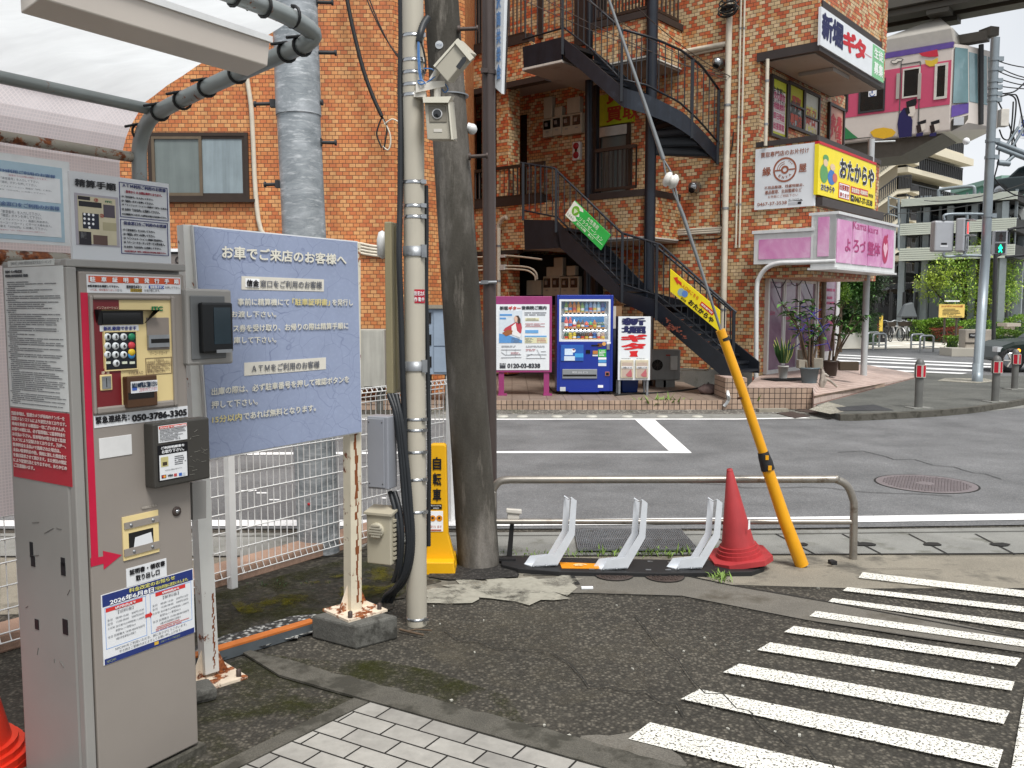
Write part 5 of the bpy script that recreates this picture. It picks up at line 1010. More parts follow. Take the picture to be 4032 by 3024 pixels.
def shrub_in_pot(lab,x,y,z,r,h,m,branches,seed,ll=.21):
 c=G(x,y,z);t=thing('potted_plant',lab,'plant',c);pot(t,c,r,h,m);q=random.Random(seed);lv=[MB(),MB()];sm_=MB()
 for bx,by,up in branches:
  s0=c+V((q.uniform(-.06,.06),q.uniform(-.06,.06),h*.85));e=PY(bx,by,c.y+q.uniform(-.3,.3));mid=s0.lerp(e,.55)+V((q.uniform(-.06,.06),0,.1*up));P=smooth_path([s0,mid,e],5);sm_.tube(P,[.022-.013*i/len(P)for i in range(len(P))],6)
  for k in range(11):
   f=q.uniform(.6,1.0)if k<7 else 1;p=P[min(len(P)-1,int(f*(len(P)-1)))];an=q.uniform(0,6.28);leaf(lv[k%2],p,(math.cos(an),math.sin(an),q.uniform(-.1,.7)),ll*q.uniform(.6,1.1),ll*.5,q.uniform(.1,.5))
 obj('stems',sm_,M['bark'],t);obj('leaves',lv[0],M['leaf_dark'],t);obj('leaves',lv[1],M['leaf_mid'],t);return t
zt0=.36
shrub_in_pot('large leafy plant in a grey pot in front of the pink door',3186,1514,.33,.165,.31,'pot_grey',[(3085,1200,1),(3100,1235,1),(3150,1190,1),(3200,1185,1),(3175,1240,.6),(3210,1290,.5),(3190,1320,.4),(3240,1300,.5),(3265,1250,.8),(3130,1265,.6)],5)
shrub_in_pot('leafy plant in a dark brown pot nearer the grey column',3270,1480,.33,.15,.31,'pot_brown',[(3290,1200,1),(3330,1190,1),(3370,1215,1),(3400,1245,1),(3280,1250,.6),(3320,1270,.5),(3300,1320,.3),(3350,1290,.6)],8)
c=G(3083,1492,.36);t=thing('potted_plant','upright sword leaved plant with pale edged leaves in a small white pot','plant',c);pot(t,c,.095,.25,'pot_white');mb=MB();me_=MB();q=random.Random(3)
for k in range(14):
 an=k*2.4;b=c+V((math.cos(an)*.06,math.sin(an)*.05,.3));e=b+V((math.cos(an)*.14,math.sin(an)*.1,q.uniform(.3,.52)));s_=V((.035,.01,0));m_=b.lerp(e,.45)
 mb.add([b-s_*.5,b+s_*.5,m_+s_,e,m_-s_],[[0,1,2,4],[4,2,3]]);me_.add([m_+s_,m_+s_*1.3,e+V((.004,0,.01)),e],[[0,1,2,3]]);me_.add([b+s_*.5,b+s_*.7,m_+s_*1.3,m_+s_],[[0,1,2,3]])
obj('leaves',mb,M['leaf_dark'],t);obj('leaf_edges',me_,flat('#b9b86a'),t)
mat('cblock','#8d877a',.9,var=.15,scale=8,stain=('#6d685c',.6,9),bump=.3,bscale=60)
yp=G(3186,1514,.33).y
for k,(lab,x,y,yy,sx,sy,sz,an)in enumerate((('concrete block standing behind the rim of the grey pot',3160,1414,yp+.35,.16,.12,.17,.2),('concrete block lying on the left rim of the grey pot',3161,1449,yp+.02,.2,.12,.15,.1),('concrete block standing on the right rim of the grey pot',3221,1452,yp,.16,.12,.19,-.3),('long dark wooden block lying beside the grey column',3340,1458,17.3,.36,.16,.17,-.1))):
 mb=MB();c=PY(x,y,yy);mb.cbox(c+V((0,0,sz/2)),sx,sy,sz,an);tag(obj('concrete_block' if k<3 else 'wooden_block',mb,M['cblock']if k<3 else flat('#4a4032',.9),bevel=.01),lab,'block')
c=G(3245,1525,.28);t=thing('driftwood','pale weathered driftwood leaning by the grey pot','driftwood',c);mb=MB();mat('driftwood','#9a9288',.85,var=.3,scale=14,bump=.4,bscale=30)
for pts,r in(([(3232,1530),(3235,1500),(3240,1465),(3228,1440)],[.05,.07,.06,.02]),([(3240,1528),(3248,1500),(3240,1470)],[.03,.06,.05]),([(3240,1485),(3270,1500),(3290,1518),(3296,1523)],[.045,.04,.035,.03]),([(3235,1470),(3250,1475),(3262,1482)],[.04,.05,.03])):mb.tube([PY(x,y,c.y)for x,y in pts],[z_*.62 for z_ in r],7)
obj('trunk',mb,M['driftwood'],t)
mb=MB();mb.cbox(G(3120,1498,.365)+V((0,.2,.006)),.9,.5,.012,.3);tag(obj('door_mat',mb,flat('#1c1c1d',.9)),'black door mat in front of the pink sliding door','mat')
mb=MB()
for pts in(((3013,1085),(3030,1125),(3055,1130),(3078,1092)),((3084,1092),(3100,1120),(3122,1122),(3143,1095)),((3013,1085),(3040,1150),(3070,1220),(3110,1265)),((3143,1095),(3165,1150),(3190,1205))):mb.tube(smooth_path([rw.hit(x,y)+rw.n*.12 for x,y in pts],5),.010,5)
tag(obj('fairy_lights',mb,flat('#2a2440',.6)),'unlit dark string of fairy lights draped across the shop door','string lights')
mb=MB();q=random.Random(11)
for k in range(7):p=[PY(3110+q.uniform(-10,160),1200+q.uniform(0,180),16.0+q.uniform(-.2,.2))for _ in range(4)];mb.tube(smooth_path(p,4),.007,4)
tag(obj('fairy_lights',mb,flat('#3f3590',.6)),'violet string of fairy lights wound through the potted plants','string lights')
def weeds(lab,x,y,z,w_,n,h_,m='weed',seed=1,dry=0):
 c=G(x,y,z);mb=MB();q=random.Random(seed)
 for k in range(n):
  b=c+V((q.gauss(0,w_/2),q.gauss(0,.05),0));an=q.uniform(0,6.28);leaf(mb,b,(math.cos(an)*.6,math.sin(an)*.6,1),h_*q.uniform(.4,1.1),h_*.13,q.uniform(0,.5))
 return tag(obj('weed_clump',mb,M[m],base=c),lab,'weeds')
weeds('dry yellowish weeds at the foot of the tile edge under the magenta board',2060,1606,0,.9,90,.16,'leaf_dry',2);weeds('small green weed at the tile edge below the vending machine',2205,1580,.05,.25,40,.16,'weed',3);weeds('green weed tuft at the tile edge right of the white stand',2590,1612,0,.35,80,.34,'weed',4);weeds('dry stalks at the tile edge beside the bent white pipe',2760,1610,0,.5,40,.2,'leaf_dry',5);weeds('single pale seedling growing before the beige tiled wall',2976,1608,0,.06,10,.3,'weed',6)
mb=MB();mb.cbox(G(3040,1616,.03),.5,.14,.06,.15);tag(obj('tile_scrap',mb,M['cblock']),'loose grey slab of concrete lying before the beige tiled wall','slab')
# ------------------------------------------------ payment machine
I_2,I_3=(0,1000,.603),(0,2000,.6173)
um_=V((math.sin(R(32.3)),math.cos(R(32.3)),0));PR=G(783,2962)
Fm=Fr(PR,um_);uL=Fm.at(250,1024)[0];zT=Fm.at(723,1041)[1]
Sd=Fr(Fm.pt(uL,0),Fm.n)
depth=-Sd.at(4,1080)[0]
mat('mc_grey','#8e8c88',.45,.1,var=.05,scale=3,stain=('#777571',.7,5),bump=.04,bscale=200);mat('mc_taupe','#8b847d',.45,.1,var=.04,scale=3,bump=.04,bscale=220);mat('mc_edge','#7f8685',.45,.1,var=.08)
pm=thing('payment_machine','tall taupe parking payment machine covered with Japanese notices','machine',Fm.pt(uL/2,0,-depth/2))
mb=MB();mb.fbox(Fm,uL,.03,0,zT,-depth,-.02);obj('body',mb,M['mc_grey'],pm,bevel=.012)
mb=MB();mb.fbox(Fm,uL-.02,0,.02,.03,-depth-.02,.02);obj('plinth',mb,M['edge_conc'],pm)
zt_=Fm.at(300,1052)[1];mb=MB();mb.fbox(Fm,uL,zt_,0,zT,-.019,.012);mb.fbox(Fm,uL,.03,uL+.035,zt_,-.019,.012);obj('door_frame',mb,M['mc_grey'],pm,bevel=.004)
mb=MB();mb.fbox(Fm,uL+.045,.04,-.004,zt_-.012,-.019,.006);dr=obj('door',mb,M['mc_taupe'],pm,bevel=.006);D0=.0065
mb=MB();mb.fbox(Fm,uL+.035,.03,uL+.045,zt_,-.019,-.012);obj('door_gap',mb,M['inside_dark'],pm)
def mz(mb,reg,x0,y0,x1,y1,d0=D0,d1=D0+.0012,fr=Fm):return zr(mb,fr,reg,x0,y0,x1,y1,d0,d1)
def mp(name,reg,x0,y0,x1,y1,m,d0=D0-.001,d1=D0+.0012,par=None,fr=Fm,bevel=0):mb=MB();mz(mb,reg,x0,y0,x1,y1,d0,d1,fr);return obj(name,mb,m,par or pm,bevel=bevel)
def mt(mb,reg,s,x0,y0,x1,y1,d=D0+.0025,bold=0,fr=Fm):return zt(mb,fr,s,reg,x0,y0,x1,y1,d,bold)
mat('white_sticker','#d4d6d8',.4,var=.03);WS=M['white_sticker']
hd=mp('header_sticker',I_2,555,133,1172,262,WS);mp('orange_band',I_2,568,142,1165,200,flat('#c4502c'),D0,D0+.002,hd)
mb=MB();mt(mb,I_2,'駐　車　証　明　書　発　行　手　順',573,147,1156,197,D0+.003,.03);obj('lettering',mb,wht,hd)
mp('blue_button_print',I_2,962,205,1062,228,flat('#2a55a8'),D0,D0+.002,hd);mp('yellow_print',I_2,842,226,918,249,flat('#b89a2a'),D0,D0+.002,hd)
mb=MB();mt(mb,I_2,'●駐車番号を確認して下さい。',562,200,765,220,bold=.01);mt(mb,I_2,'駐車番号ボタン',815,203,915,226,bold=.01);mt(mb,I_2,'→',930,212,946,220);mt(mb,I_2,'を押して下さい。',1068,211,1165,231);mt(mb,I_2,'から',755,228,787,246);mt(mb,I_2,'を発行致します。',932,230,1035,250);mt(mb,I_2,'駐車証明書',846,229,915,247,D0+.004);obj('lettering',mb,flat('#3a3a3e'),hd)
mb=MB();mt(mb,I_2,'つり銭、領収書取り出し口',575,226,752,244);obj('lettering',mb,flat('#a8504a'),hd);mb=MB();mt(mb,I_2,'領収書ボタン',966,207,1058,227,D0+.004,.02);obj('lettering',mb,wht,hd)
a0=Fm.at(326,1152);a1=Fm.at(352,2232);wS=(Fm.at(341,1152)[0]-Fm.at(312,1152)[0])*.97;ux=a0[0]
mb=MB();mb.fbox(Fm,ux-wS/2,a1[1],ux+wS/2,a0[1],D0-.001,D0+.0008);ar=[(352,2197),(402,2190),(401,2168),(474,2184),(404,2241),(403,2218),(353,2231)];mb.fprism(Fm,[Fm.at(*p)for p in ar],D0-.001,D0+.0012);obj('red_arrow',mb,flat('#b5173a',.4),pm)
mat('cream','#d8c48e',.4,var=.04);mat('maroon','#6d1a20',.4,var=.06)
mb=MB();a=Fm.rect(*zz_(I_2,567,268),*zz_(I_2,1150,990));b=Fm.rect(*zz_(I_2,592,298),*zz_(I_2,1122,950));
for p,q_ in(((a[0],a[1],b[0],a[3]),0),((b[2],a[1],a[2],a[3]),0),((b[0],a[1],b[2],b[1]),0),((b[0],b[3],b[2],a[3]),0)):mb.fbox(Fm,*p,D0-.002,D0+.010)
obj('panel_surround',mb,M['mc_taupe'],pm,bevel=.008)
cpn=mp('control_panel',I_2,590,296,1124,952,M['cream']);mb=MB();mz(mb,I_2,591,297,768,362,D0,D0+.002);mz(mb,I_2,592,362,668,752,D0,D0+.0021);mz(mb,I_2,600,752,788,1000,D0,D0+.002);obj('maroon_field',mb,M['maroon'],cpn);DP=D0+.003
mb=MB();mt(mb,I_2,'インフォメーション',620,341,762,360,DP);mt(mb,I_2,'硬 貨',652,766,705,783,DP);obj('lettering',mb,flat('#e9dcc0'),cpn)
mb=MB();mt(mb,I_2,'ITC',978,342,1053,372,DP,.06);obj('emblem',mb,flat('#1d7a48'),cpn)
mb=MB();mt(mb,I_2,'バーコードカード',968,636,1082,655,DP);mt(mb,I_2,'千円札挿入口',828,768,923,784,DP);mt(mb,I_2,'ご利用方法',995,684,1060,699,DP);mt(mb,I_2,'①駐車番号 ②確認 ③お支払い',945,700,1105,716,DP);mt(mb,I_2,'車室後方の表示が精算済である',948,718,1110,732,DP);mt(mb,I_2,'車を、確認後出庫して下さい。',950,733,1090,747,DP);mt(mb,I_2,'精算後、3分以上経過しますと',950,748,1100,760,DP);mt(mb,I_2,'再び料金が発生します。',952,760,1070,774,DP);a=Fm.rect(*zz_(I_2,940,680),*zz_(I_2,1113,778));mb.frame(Fm,*a,.0015,D0,DP);obj('lettering',mb,flat('#6a5444'),cpn)
pt_=lambda x,y,d:Fm.pt(*zpt(Fm,I_2,x,y),d)
mb=MB();mb.add([pt_(605,362,D0),pt_(995,365,D0),pt_(995,365,.045),pt_(605,362,.045),pt_(620,460,D0),pt_(930,460,D0)],[[0,1,2,3],[0,3,4],[1,5,2]]);mb.fbox(Fm,*Fm.rect(*zz_(I_2,625,372),*zz_(I_2,925,458)),D0,D0+.004);obj('display_hood',mb,flat('#111113',.35),cpn)
mp('display',I_2,655,385,905,452,M['glass_dark'],D0+.004,D0+.006,cpn)
lb_=mp('label',I_2,640,467,895,500,WS,D0,D0+.003,cpn);mb=MB();mt(mb,I_2,'新札使用できます',662,474,877,496,DP+.002,.02);obj('lettering',mb,flat('#23307e'),lb_)
kp_=mp('keypad',I_2,668,510,882,746,flat('#14181f',.35),D0,D0+.005,cpn,bevel=.004);mb=MB();a=Fm.rect(*zz_(I_2,662,504),*zz_(I_2,888,752));mb.frame(Fm,*a,.004,D0,D0+.007);obj('keypad_border',mb,M['cream'],kp_)
for j,y in enumerate((541,600,657)):
 for i,x in enumerate((687,740,793)):
  n=str(j*3+i+1);c=zpt(Fm,I_2,x,y);mb=MB();mb.lathe([(.0125,0),(.0115,.004),(.001,.0045)],Fm.pt(*c,D0+.005),16,Fm.n);kb=obj('key',mb,flat('#cfd4d6',.35),kp_);mb=MB();txt(mb,Fm,n,c[0]-.004,c[1]-.006,c[0]+.004,c[1]+.006,D0+.0105,.03);obj('digit',mb,blk,kb)
c=zpt(Fm,I_2,745,713);mb=MB();mb.lathe([(.0125,0),(.0115,.004),(.001,.0045)],Fm.pt(*c,D0+.005),16,Fm.n);kb=obj('key',mb,flat('#cfd4d6',.35),kp_);mb=MB();txt(mb,Fm,'0',c[0]-.004,c[1]-.006,c[0]+.004,c[1]+.006,D0+.0105,.03);obj('digit',mb,blk,kb)
for y,cc in((541,'#1f7a55'),(597,'#c23a44'),(642,'#d6b52e'),(660,'#3a8fd0')):
 c=zpt(Fm,I_2,845,y);mb=MB();mb.lathe([(.013,0),(.012,.004),(.001,.0045)],Fm.pt(*c,D0+.005-(.001 if y==660 else 0)),16,Fm.n);obj('coloured_key',mb,flat(cc,.35),kp_)
mb=MB()
for x in(690,798,848):mz(mb,I_2,x-16,702,x+16,716,D0+.005,D0+.008)
obj('small_key',mb,flat('#cfd4c0'),kp_)
sl=mp('ticket_slot',I_2,944,416,1098,622,flat('#857c74'),D0,D0+.004,cpn,bevel=.003);mp('slot_plate',I_2,948,530,1088,605,M['galv'],D0+.004,D0+.012,sl);mp('slot_opening',I_2,965,555,1085,578,M['inside_dark'],D0+.012,D0+.0125,sl)
cs=mp('coin_slot',I_2,640,790,721,886,M['cream'],D0,D0+.006,cpn,bevel=.002);mp('coin_plate',I_2,650,800,711,876,M['galv'],D0+.006,D0+.008,cs);mp('coin_opening',I_2,676,808,683,868,M['inside_dark'],D0+.008,D0+.0085,cs)
bs=mp('bill_slot',I_2,788,800,990,985,flat('#4a3322',.35),D0,D0+.03,cpn,bevel=.004);mp('bill_opening',I_2,795,905,965,932,M['inside_dark'],D0+.03,D0+.031,bs);bk_=mp('bill_sticker',I_2,810,832,986,892,WS,D0+.03,D0+.0315,bs)
mb=MB();mt(mb,I_2,'ぬれた1000円札はご遠慮ください',815,836,980,860,D0+.033,.02);obj('lettering',mb,flat('#23364e'),bk_);mb=MB();mt(mb,I_2,'ご協力ありがとうございます！',862,872,980,886,D0+.033);obj('lettering',mb,flat('#b03040'),bk_);mp('blue_print',I_2,818,866,850,886,flat('#3a5aa8'),D0+.0315,D0+.033,bk_)
pl_=mp('phone_label',I_2,604,1058,1218,1062,WS);mb=MB();mt(mb,I_2,'緊急連絡先：',612,1063,835,1085,bold=.03);mt(mb,I_2,'050-3786-3305',850,1050,1210,1052,bold=.05);obj('lettering',mb,blk,pl_)
mp('blank_plate',I_2,637,1205,854,1306,flat('#cfcfce',.4),D0-.001,D0+.002,bevel=.001)
ro=mp('receipt_outlet',I_3,768,60,1006,276,M['cream'],D0-.001,D0+.004);mp('outlet_opening',I_3,808,160,968,216,M['inside_dark'],D0+.004,D0+.0045,ro)
for y0,y1 in((94,84),(263,252)):mp('metal_strip',I_3,778,y0,1002,y1,M['mc_taupe'],D0+.004,D0+.008,ro)
mb=MB();p=[zpt(Fm,I_3,*q_)for q_ in((848,185),(950,150),(962,215),(840,250))];mb.fpoly(Fm,p,D0+.006);obj('receipt',mb,WS,ro)
mb=MB()
for x,y in((820,106),(960,73),(840,273),(957,243)):mb.lathe([(.006,0),(.005,.003),(.001,.004)],Fm.pt(*zpt(Fm,I_3,x,y),D0+.008),10,Fm.n)
obj('screw',mb,M['galv'],ro)
mb=MB();c=zpt(Fm,I_3,1118,20);mb.lathe([(.018,0),(.018,.004),(.012,.006),(.001,.006)],Fm.pt(*c,D0),18,Fm.n);lk=obj('lock',mb,M['iron_brown'],pm);mb=MB();mb.lathe([(.008,0),(.007,.004),(.001,.004)],Fm.pt(*c,D0+.006),12,Fm.n);obj('key_cylinder',mb,M['chrome'],lk)
rl=mp('receipt_label',I_3,796,388,1056,430,WS);mb=MB();mt(mb,I_3,'証明書・領収書',815,393,1042,365,bold=.03);mt(mb,I_3,'取り出し口',855,428,1008,422,bold=.03);obj('lettering',mb,blk,rl)
mb=MB();mt(mb,I_2,'印刷はこちら',915,1650,1012,1645,bold=.01);obj('faded_lettering',mb,flat('#b9b2a8'),pm)
Nc=[(635,553),(1218,373),(1236,793),(653,1020)];npt=[zpt(Fm,I_3,*p)for p in Nc];a=(npt[0][0],npt[2][1],npt[2][0],npt[0][1]);D1=D0+.003
nt_=mp('price_notice',I_3,635,556,1235,790,WS,D0-.001,D0+.0015);q2=lambda x,y:zpt(Fm,I_3,x,y);W_,H_=a[2]-a[0],a[3]-a[1]
U=lambda f:a[0]+f*W_
Vv=lambda f:a[3]-f*H_
mb=MB();mb.fbox(Fm,U(.01),Vv(.18),U(.99),Vv(.015),D0,D0+.002);mb.fbox(Fm,U(.01),Vv(.99),U(.99),Vv(.91),D0,D0+.002);obj('blue_band',mb,flat('#1f2f6c'),nt_)
mb=MB();txt(mb,Fm,'料金改定のお知らせ',U(.28),Vv(.085),U(.78),Vv(.025),D1,.01);txt(mb,Fm,'下記の料金に改定いたします。',U(.55),Vv(.165),U(.93),Vv(.115),D1,.01);obj('lettering',mb,flat('#d6d27a'),nt_);mb=MB();txt(mb,Fm,'2026年6月8日',U(.08),Vv(.175),U(.54),Vv(.1),D1,.02);obj('lettering',mb,wht,nt_)
mb=MB();mb.fbox(Fm,U(.04),Vv(.265),U(.42),Vv(.21),D0,D0+.002);mb.fbox(Fm,U(.56),Vv(.26),U(.9),Vv(.205),D0,D0+.002);mb.fpoly(Fm,[(U(.44),Vv(.47)),(U(.49),Vv(.47)),(U(.49),Vv(.445)),(U(.52),Vv(.495)),(U(.49),Vv(.545)),(U(.49),Vv(.52)),(U(.44),Vv(.52))],D1);obj('red_band',mb,flat('#c4302c'),nt_)
mb=MB();mb.frame(Fm,U(.03),Vv(.78),U(.455),Vv(.2),.0015,D0,D0+.002);mb.frame(Fm,U(.5),Vv(.78),U(.97),Vv(.195),.0015,D0,D0+.002);obj('box_outline',mb,flat('#5a8ac8'),nt_)
mb=MB();txt(mb,Fm,'6月7日(日)まで',U(.13),Vv(.255),U(.34),Vv(.22),D1+.001,.01);txt(mb,Fm,'6月8日(月)から',U(.63),Vv(.25),U(.82),Vv(.215),D1+.001,.01);obj('lettering',mb,wht,nt_)
mb=MB();txt(mb,Fm,'【旧料金】',U(.16),Vv(.33),U(.32),Vv(.285),D1);txt(mb,Fm,'【新料金】',U(.64),Vv(.33),U(.82),Vv(.285),D1)
for x0,x1,L_ in((.05,.43,('全日　08:00-15:00　300円/15分','全日　15:00-08:00　200円/30分','土日祝 当日最大(24時間毎) 1,200円','車室No.1～車室No.4','全日 区間最大 16:00-08:00/500円','※最大料金適用は1回限り')),(.52,.93,('全日　08:00-15:00　300円/15分','全日　15:00-08:00　200円/30分','土日祝 当日最大(24時間毎) 1,000円','車室No.1～車室No.4','全日 区間最大 15:00-08:00/500円','※最大料金適用は1回限り'))):
 for k,s_ in enumerate(L_):y=.40+(k+k//2*.15)*.055;ind=.08 if k in(3,5)else 0;txt(mb,Fm,s_,U(x0+ind),Vv(y),U(x1-ind*1.2),Vv(y-.034),D1)
txt(mb,Fm,'NPC24Hをご利用いただき、誠にありがとうございます。',U(.12),Vv(.835),U(.9),Vv(.795),D1);txt(mb,Fm,'引き続きご愛顧のほどよろしくお願い申し上げます。',U(.16),Vv(.89),U(.84),Vv(.85),D1);obj('lettering',mb,flat('#55585e'),nt_)
mb=MB();small_print(mb,Fm,U(.55),Vv(.775),U(.95),Vv(.70),3,D1,seed=2);obj('small_print',mb,flat('#b8504c'),nt_);mb=MB();txt(mb,Fm,'NPC24H',U(.03),Vv(.97),U(.12),Vv(.935),D1);txt(mb,Fm,'日本パーキング株式会社',U(.6),Vv(.965),U(.82),Vv(.93),D1);obj('lettering',mb,flat('#8f9a78'),nt_);mb=MB();mb.fbox(Fm,U(.53),Vv(.965),U(.575),Vv(.92),D0,D1);obj('emblem',mb,flat('#c9a23a'),nt_)
Fc=Fm.off(.06);cr_=thing('card_reader','scratched dark grey credit card reader box fixed low on the right edge of the machine','card reader',Fm.pt(.02,.8));cc_=[(601,1670),(824,1643),(829,1883),(609,1926)];mb=MB();mat('cr_dark','#3b3935',.4,.1,var=.08,scale=5,stain=('#57544e',.72,16));mb.fprism(Fc,[Fc.at(*p)for p in cc_],-.055,0);obj('case',mb,M['cr_dark'],cr_,bevel=.006)
I6=(250,1500,.3014);n1=mp('white_notice',I6,1234,592,1614,758,WS,-.001,.0015,cr_,Fc);mp('red_heading',I6,1242,598,1602,585,flat('#c4452f'),.0015,.0025,n1,Fc)
mb=MB();b=Fc.rect(*zz_(I6,1250,640),*zz_(I6,1600,745));small_print(mb,Fc,*b,8,.003,seed=4);obj('small_print',mb,flat('#5a5a5e'),n1);mb=MB();zt(mb,Fc,'クレジットカードご利用時の注意事項',I6,1252,604,1590,582,.0035,.01);obj('lettering',mb,wht,n1)
n2=mp('black_notice',I6,1226,848,1632,1245,flat('#0f0f14',.35),-.001,.0015,cr_,Fc);mp('white_field',I6,1246,975,1616,1235,WS,.0015,.0022,n2,Fc)
mb=MB();zt(mb,Fc,'ご利用明細書を',I6,1266,862,1570,850,.003,.02);zt(mb,Fc,'お取り下さい。',I6,1275,908,1565,905,.003,.02);obj('lettering',mb,wht,n2)
mb=MB();b=Fc.rect(*zz_(I6,1445,975),*zz_(I6,1595,1075));small_print(mb,Fc,*b,5,.003,seed=6);zt(mb,Fc,'VISA',I6,1352,1224,1425,1238,.003,.05);zt(mb,Fc,'※お支払い回数は1回のみです。',I6,1322,1160,1545,1140,.003);obj('lettering',mb,flat('#3d4048'),n2)
mp('picture',I6,1265,1000,1365,1110,flat('#b8b07a'),.0022,.003,n2,Fc);mp('picture_slot',I6,1288,1062,1348,1098,flat('#3a2f22'),.003,.0035,n2,Fc)
for x,cc in((1275,'#15151a'),(1437,'#b04a4a'),(1502,'#2f5aa8'),(1548,'#b9c2ca')):mp('card_emblem',I6,x,1232-(x-1275)*.13,x+(62 if x<1300 else 40),1264-(x-1275)*.13,flat(cc),.0022,.003,n2,Fc)
for x,cc,dd in((1297,'#c4402f',.0036),(1314,'#d99a3a',.004)):mb=MB();mb.disc(Fc,*zpt(Fc,I6,x,1247),.0045,dd,12);obj('card_emblem',mb,flat(cc),n2)
mb=MB();q=random.Random(8)
for k in range(16):
 x,y=q.uniform(1660,1890),q.uniform(560,1240);p0_=Fc.pt(*zpt(Fc,I6,x,y),.0012);p1_=Fc.pt(*zpt(Fc,I6,x+q.uniform(-90,90),y+q.uniform(-30,30)),.0012);mb.bar(p0_,p1_,.0012,.0006)
obj('scratches',mb,flat('#8a8880'),cr_)
Ft=Fm.off(.03);tb=thing('card_terminal','grey terminal box with a black screen reader fixed beside the keypad','terminal',Fm.pt(.1,1.2));mb=MB();mb.fprism(Ft,[Ft.at(*p)for p in((731,1135),(911,1141),(920,1431),(739,1440))],-.06,0);obj('case',mb,M['mc_grey'],tb,bevel=.008)
I_4=(700,900,.603);mb=MB();zr(mb,Ft,I_4,75,437,312,845,-.001,.006);obj('recess_plate',mb,flat('#5f6162',.4),tb,bevel=.006);mb=MB();zr(mb,Ft,I_4,118,482,328,805,.006,.035);bdy=obj('reader',mb,flat('#101214',.3),tb,bevel=.008);mb=MB();zr(mb,Ft,I_4,192,515,308,750,.035,.0365);obj('screen',mb,flat('#27333a',.1),bdy);mb=MB();zr(mb,Ft,I_4,210,790,312,806,.035,.04);obj('card_slot',mb,M['galv'],bdy)
mb=MB();mb.fprism(Fm.off(-.05),[Fm.off(-.05).at(*p)for p in((757,1900),(812,1893),(812,2040),(760,2048))],-.03,0);obj('bracket',mb,M['mc_grey'],tb)
ss=mp('side_notice',I_2,25,92,453,1034,flat('#c9ccca',.4),-.001,.0012,None,Sd);mp('title_strip',I_2,52,46,356,72,flat('#c9ccc8',.4),-.001,.0012,None,Sd)
mb=MB();zt(mb,Sd,'【4054】J-PARK湘南信金深沢支店パーキング',I_2,75,52,340,66,.002);zt(mb,Sd,'日本パーキング株式会社',I_2,42,108,150,124,.003,.01);zt(mb,Sd,'時間貸し駐車場利用約款（抜粋）',I_2,42,136,188,150,.003,.01)
b=Sd.rect(*zz_(I_2,50,180),*zz_(I_2,440,1012));n=62;hh=(b[3]-b[1])/n;q=random.Random(5)
for i in range(n):
 y=b[3]-i*hh
 if q.random()<.13:small_print(mb,Sd,b[0]-.01,y-hh,b[0]+.05,y,1,.003,seed=i,ragged=.1)
 else:small_print(mb,Sd,b[0],y-hh,b[2],y,1,.003,seed=i,ragged=.12 if q.random()<.6 else.7)
obj('small_print',mb,flat('#63666a'),ss)
rs=mp('red_notice',I_2,70,1002,474,1522,flat('#a3202e',.4),-.001,.0016,None,Sd);mb=MB()
RL=['当駐車場は、監視カメラが車両のナンバーを','認識するシステムにより運営されております。','車両を拘束する機器は一切ございませんが、','お帰りの際には、必ず精算機にて駐車料金を','お支払い下さい。駐車場内の様子は全て監視','カメラにより記録されております。万が一、','駐車料金を未払いで出庫された場合は、','未払い駐車料金の他、徴収に要した費用全て','を後日請求させて頂きます。また刑法の規定','により犯罪行為となりますので、あらかじめ','ご注意願います。']
b=Sd.rect(*zz_(I_2,82,1020),*zz_(I_2,455,1455));hh=(b[3]-b[1])/11
for i,s_ in enumerate(RL):w_=(b[2]-b[0])*min(1,len(s_)/20.5);txt(mb,Sd,s_,b[0],b[3]-(i+.85)*hh,b[0]+w_,b[3]-(i+.12)*hh,.003,.008)
obj('lettering',mb,flat('#e6d6d2'),rs)
mb=MB()
for x0,y0,x1,y1 in((190,215,214,318),(198,303,226,376),(389,314,416,376),(389,345,420,434),(223,706,250,778),(400,705,436,812)):zr(mb,Sd,I_3,x0,y0,x1,y1,-.001,.0018)
obj('black_tape',mb,flat('#15171b',.5),pm)
mb=MB();q=random.Random(3)
for k in range(9):x,y=q.uniform(80,500),q.uniform(60,1100);mb.bar(Sd.pt(*zpt(Sd,I_3,x,y),.001),Sd.pt(*zpt(Sd,I_3,x+q.uniform(-60,60),y+q.uniform(-50,50)),.001),.002,.0006)
obj('scuffs',mb,flat('#5f5c58'),pm)
Fb=Fm.off(-.10);a=Fb.rect(273,671,674,1032);ib=thing('instruction_board','white payment instruction board standing on top of the machine','sign',Fb.pt(*a[:2]));mb=MB();mb.fbox(Fb,a[0],zT,a[2],a[3],-.012,0);obj('panel',mb,WS,ib);I1_=(0,0,.6076);bt_=lambda mb,s,x0,y0,x1,y1,b=0.:zt(mb,Fb,s,I1_,x0,y0,x1,y1,.003,b)
mb=MB();bt_(mb,'精算手順',480,1155,750,1240,.03);obj('lettering',mb,flat('#26262a'),ib)
pic=mp('machine_picture',I1_,480,1248,775,1602,flat('#a9a4ac',.4),0,.002,ib,Fb)
for nm,x0,y0,x1,y1,c_ in(('picture_panel',498,1265,755,1592,'#c6bda0'),('picture_display',505,1300,655,1350,'#17171c'),('picture_column',500,1268,580,1300,'#221a20'),('picture_keypad',530,1378,640,1488,'#1a2030'),('picture_column',508,1498,590,1588,'#221d24'),('picture_slot',665,1325,742,1415,'#4f4750'),('picture_bill_slot',600,1522,695,1590,'#5d463e'),('picture_barcode',520,1502,558,1545,'#8d8d90'),('picture_note',662,1440,752,1500,'#aaa282')):mp(nm,I1_,x0,y0,x1,y1,flat(c_,.4),.002,.0032+.0004*(nm!='picture_panel'),pic,Fb)
mb=MB()
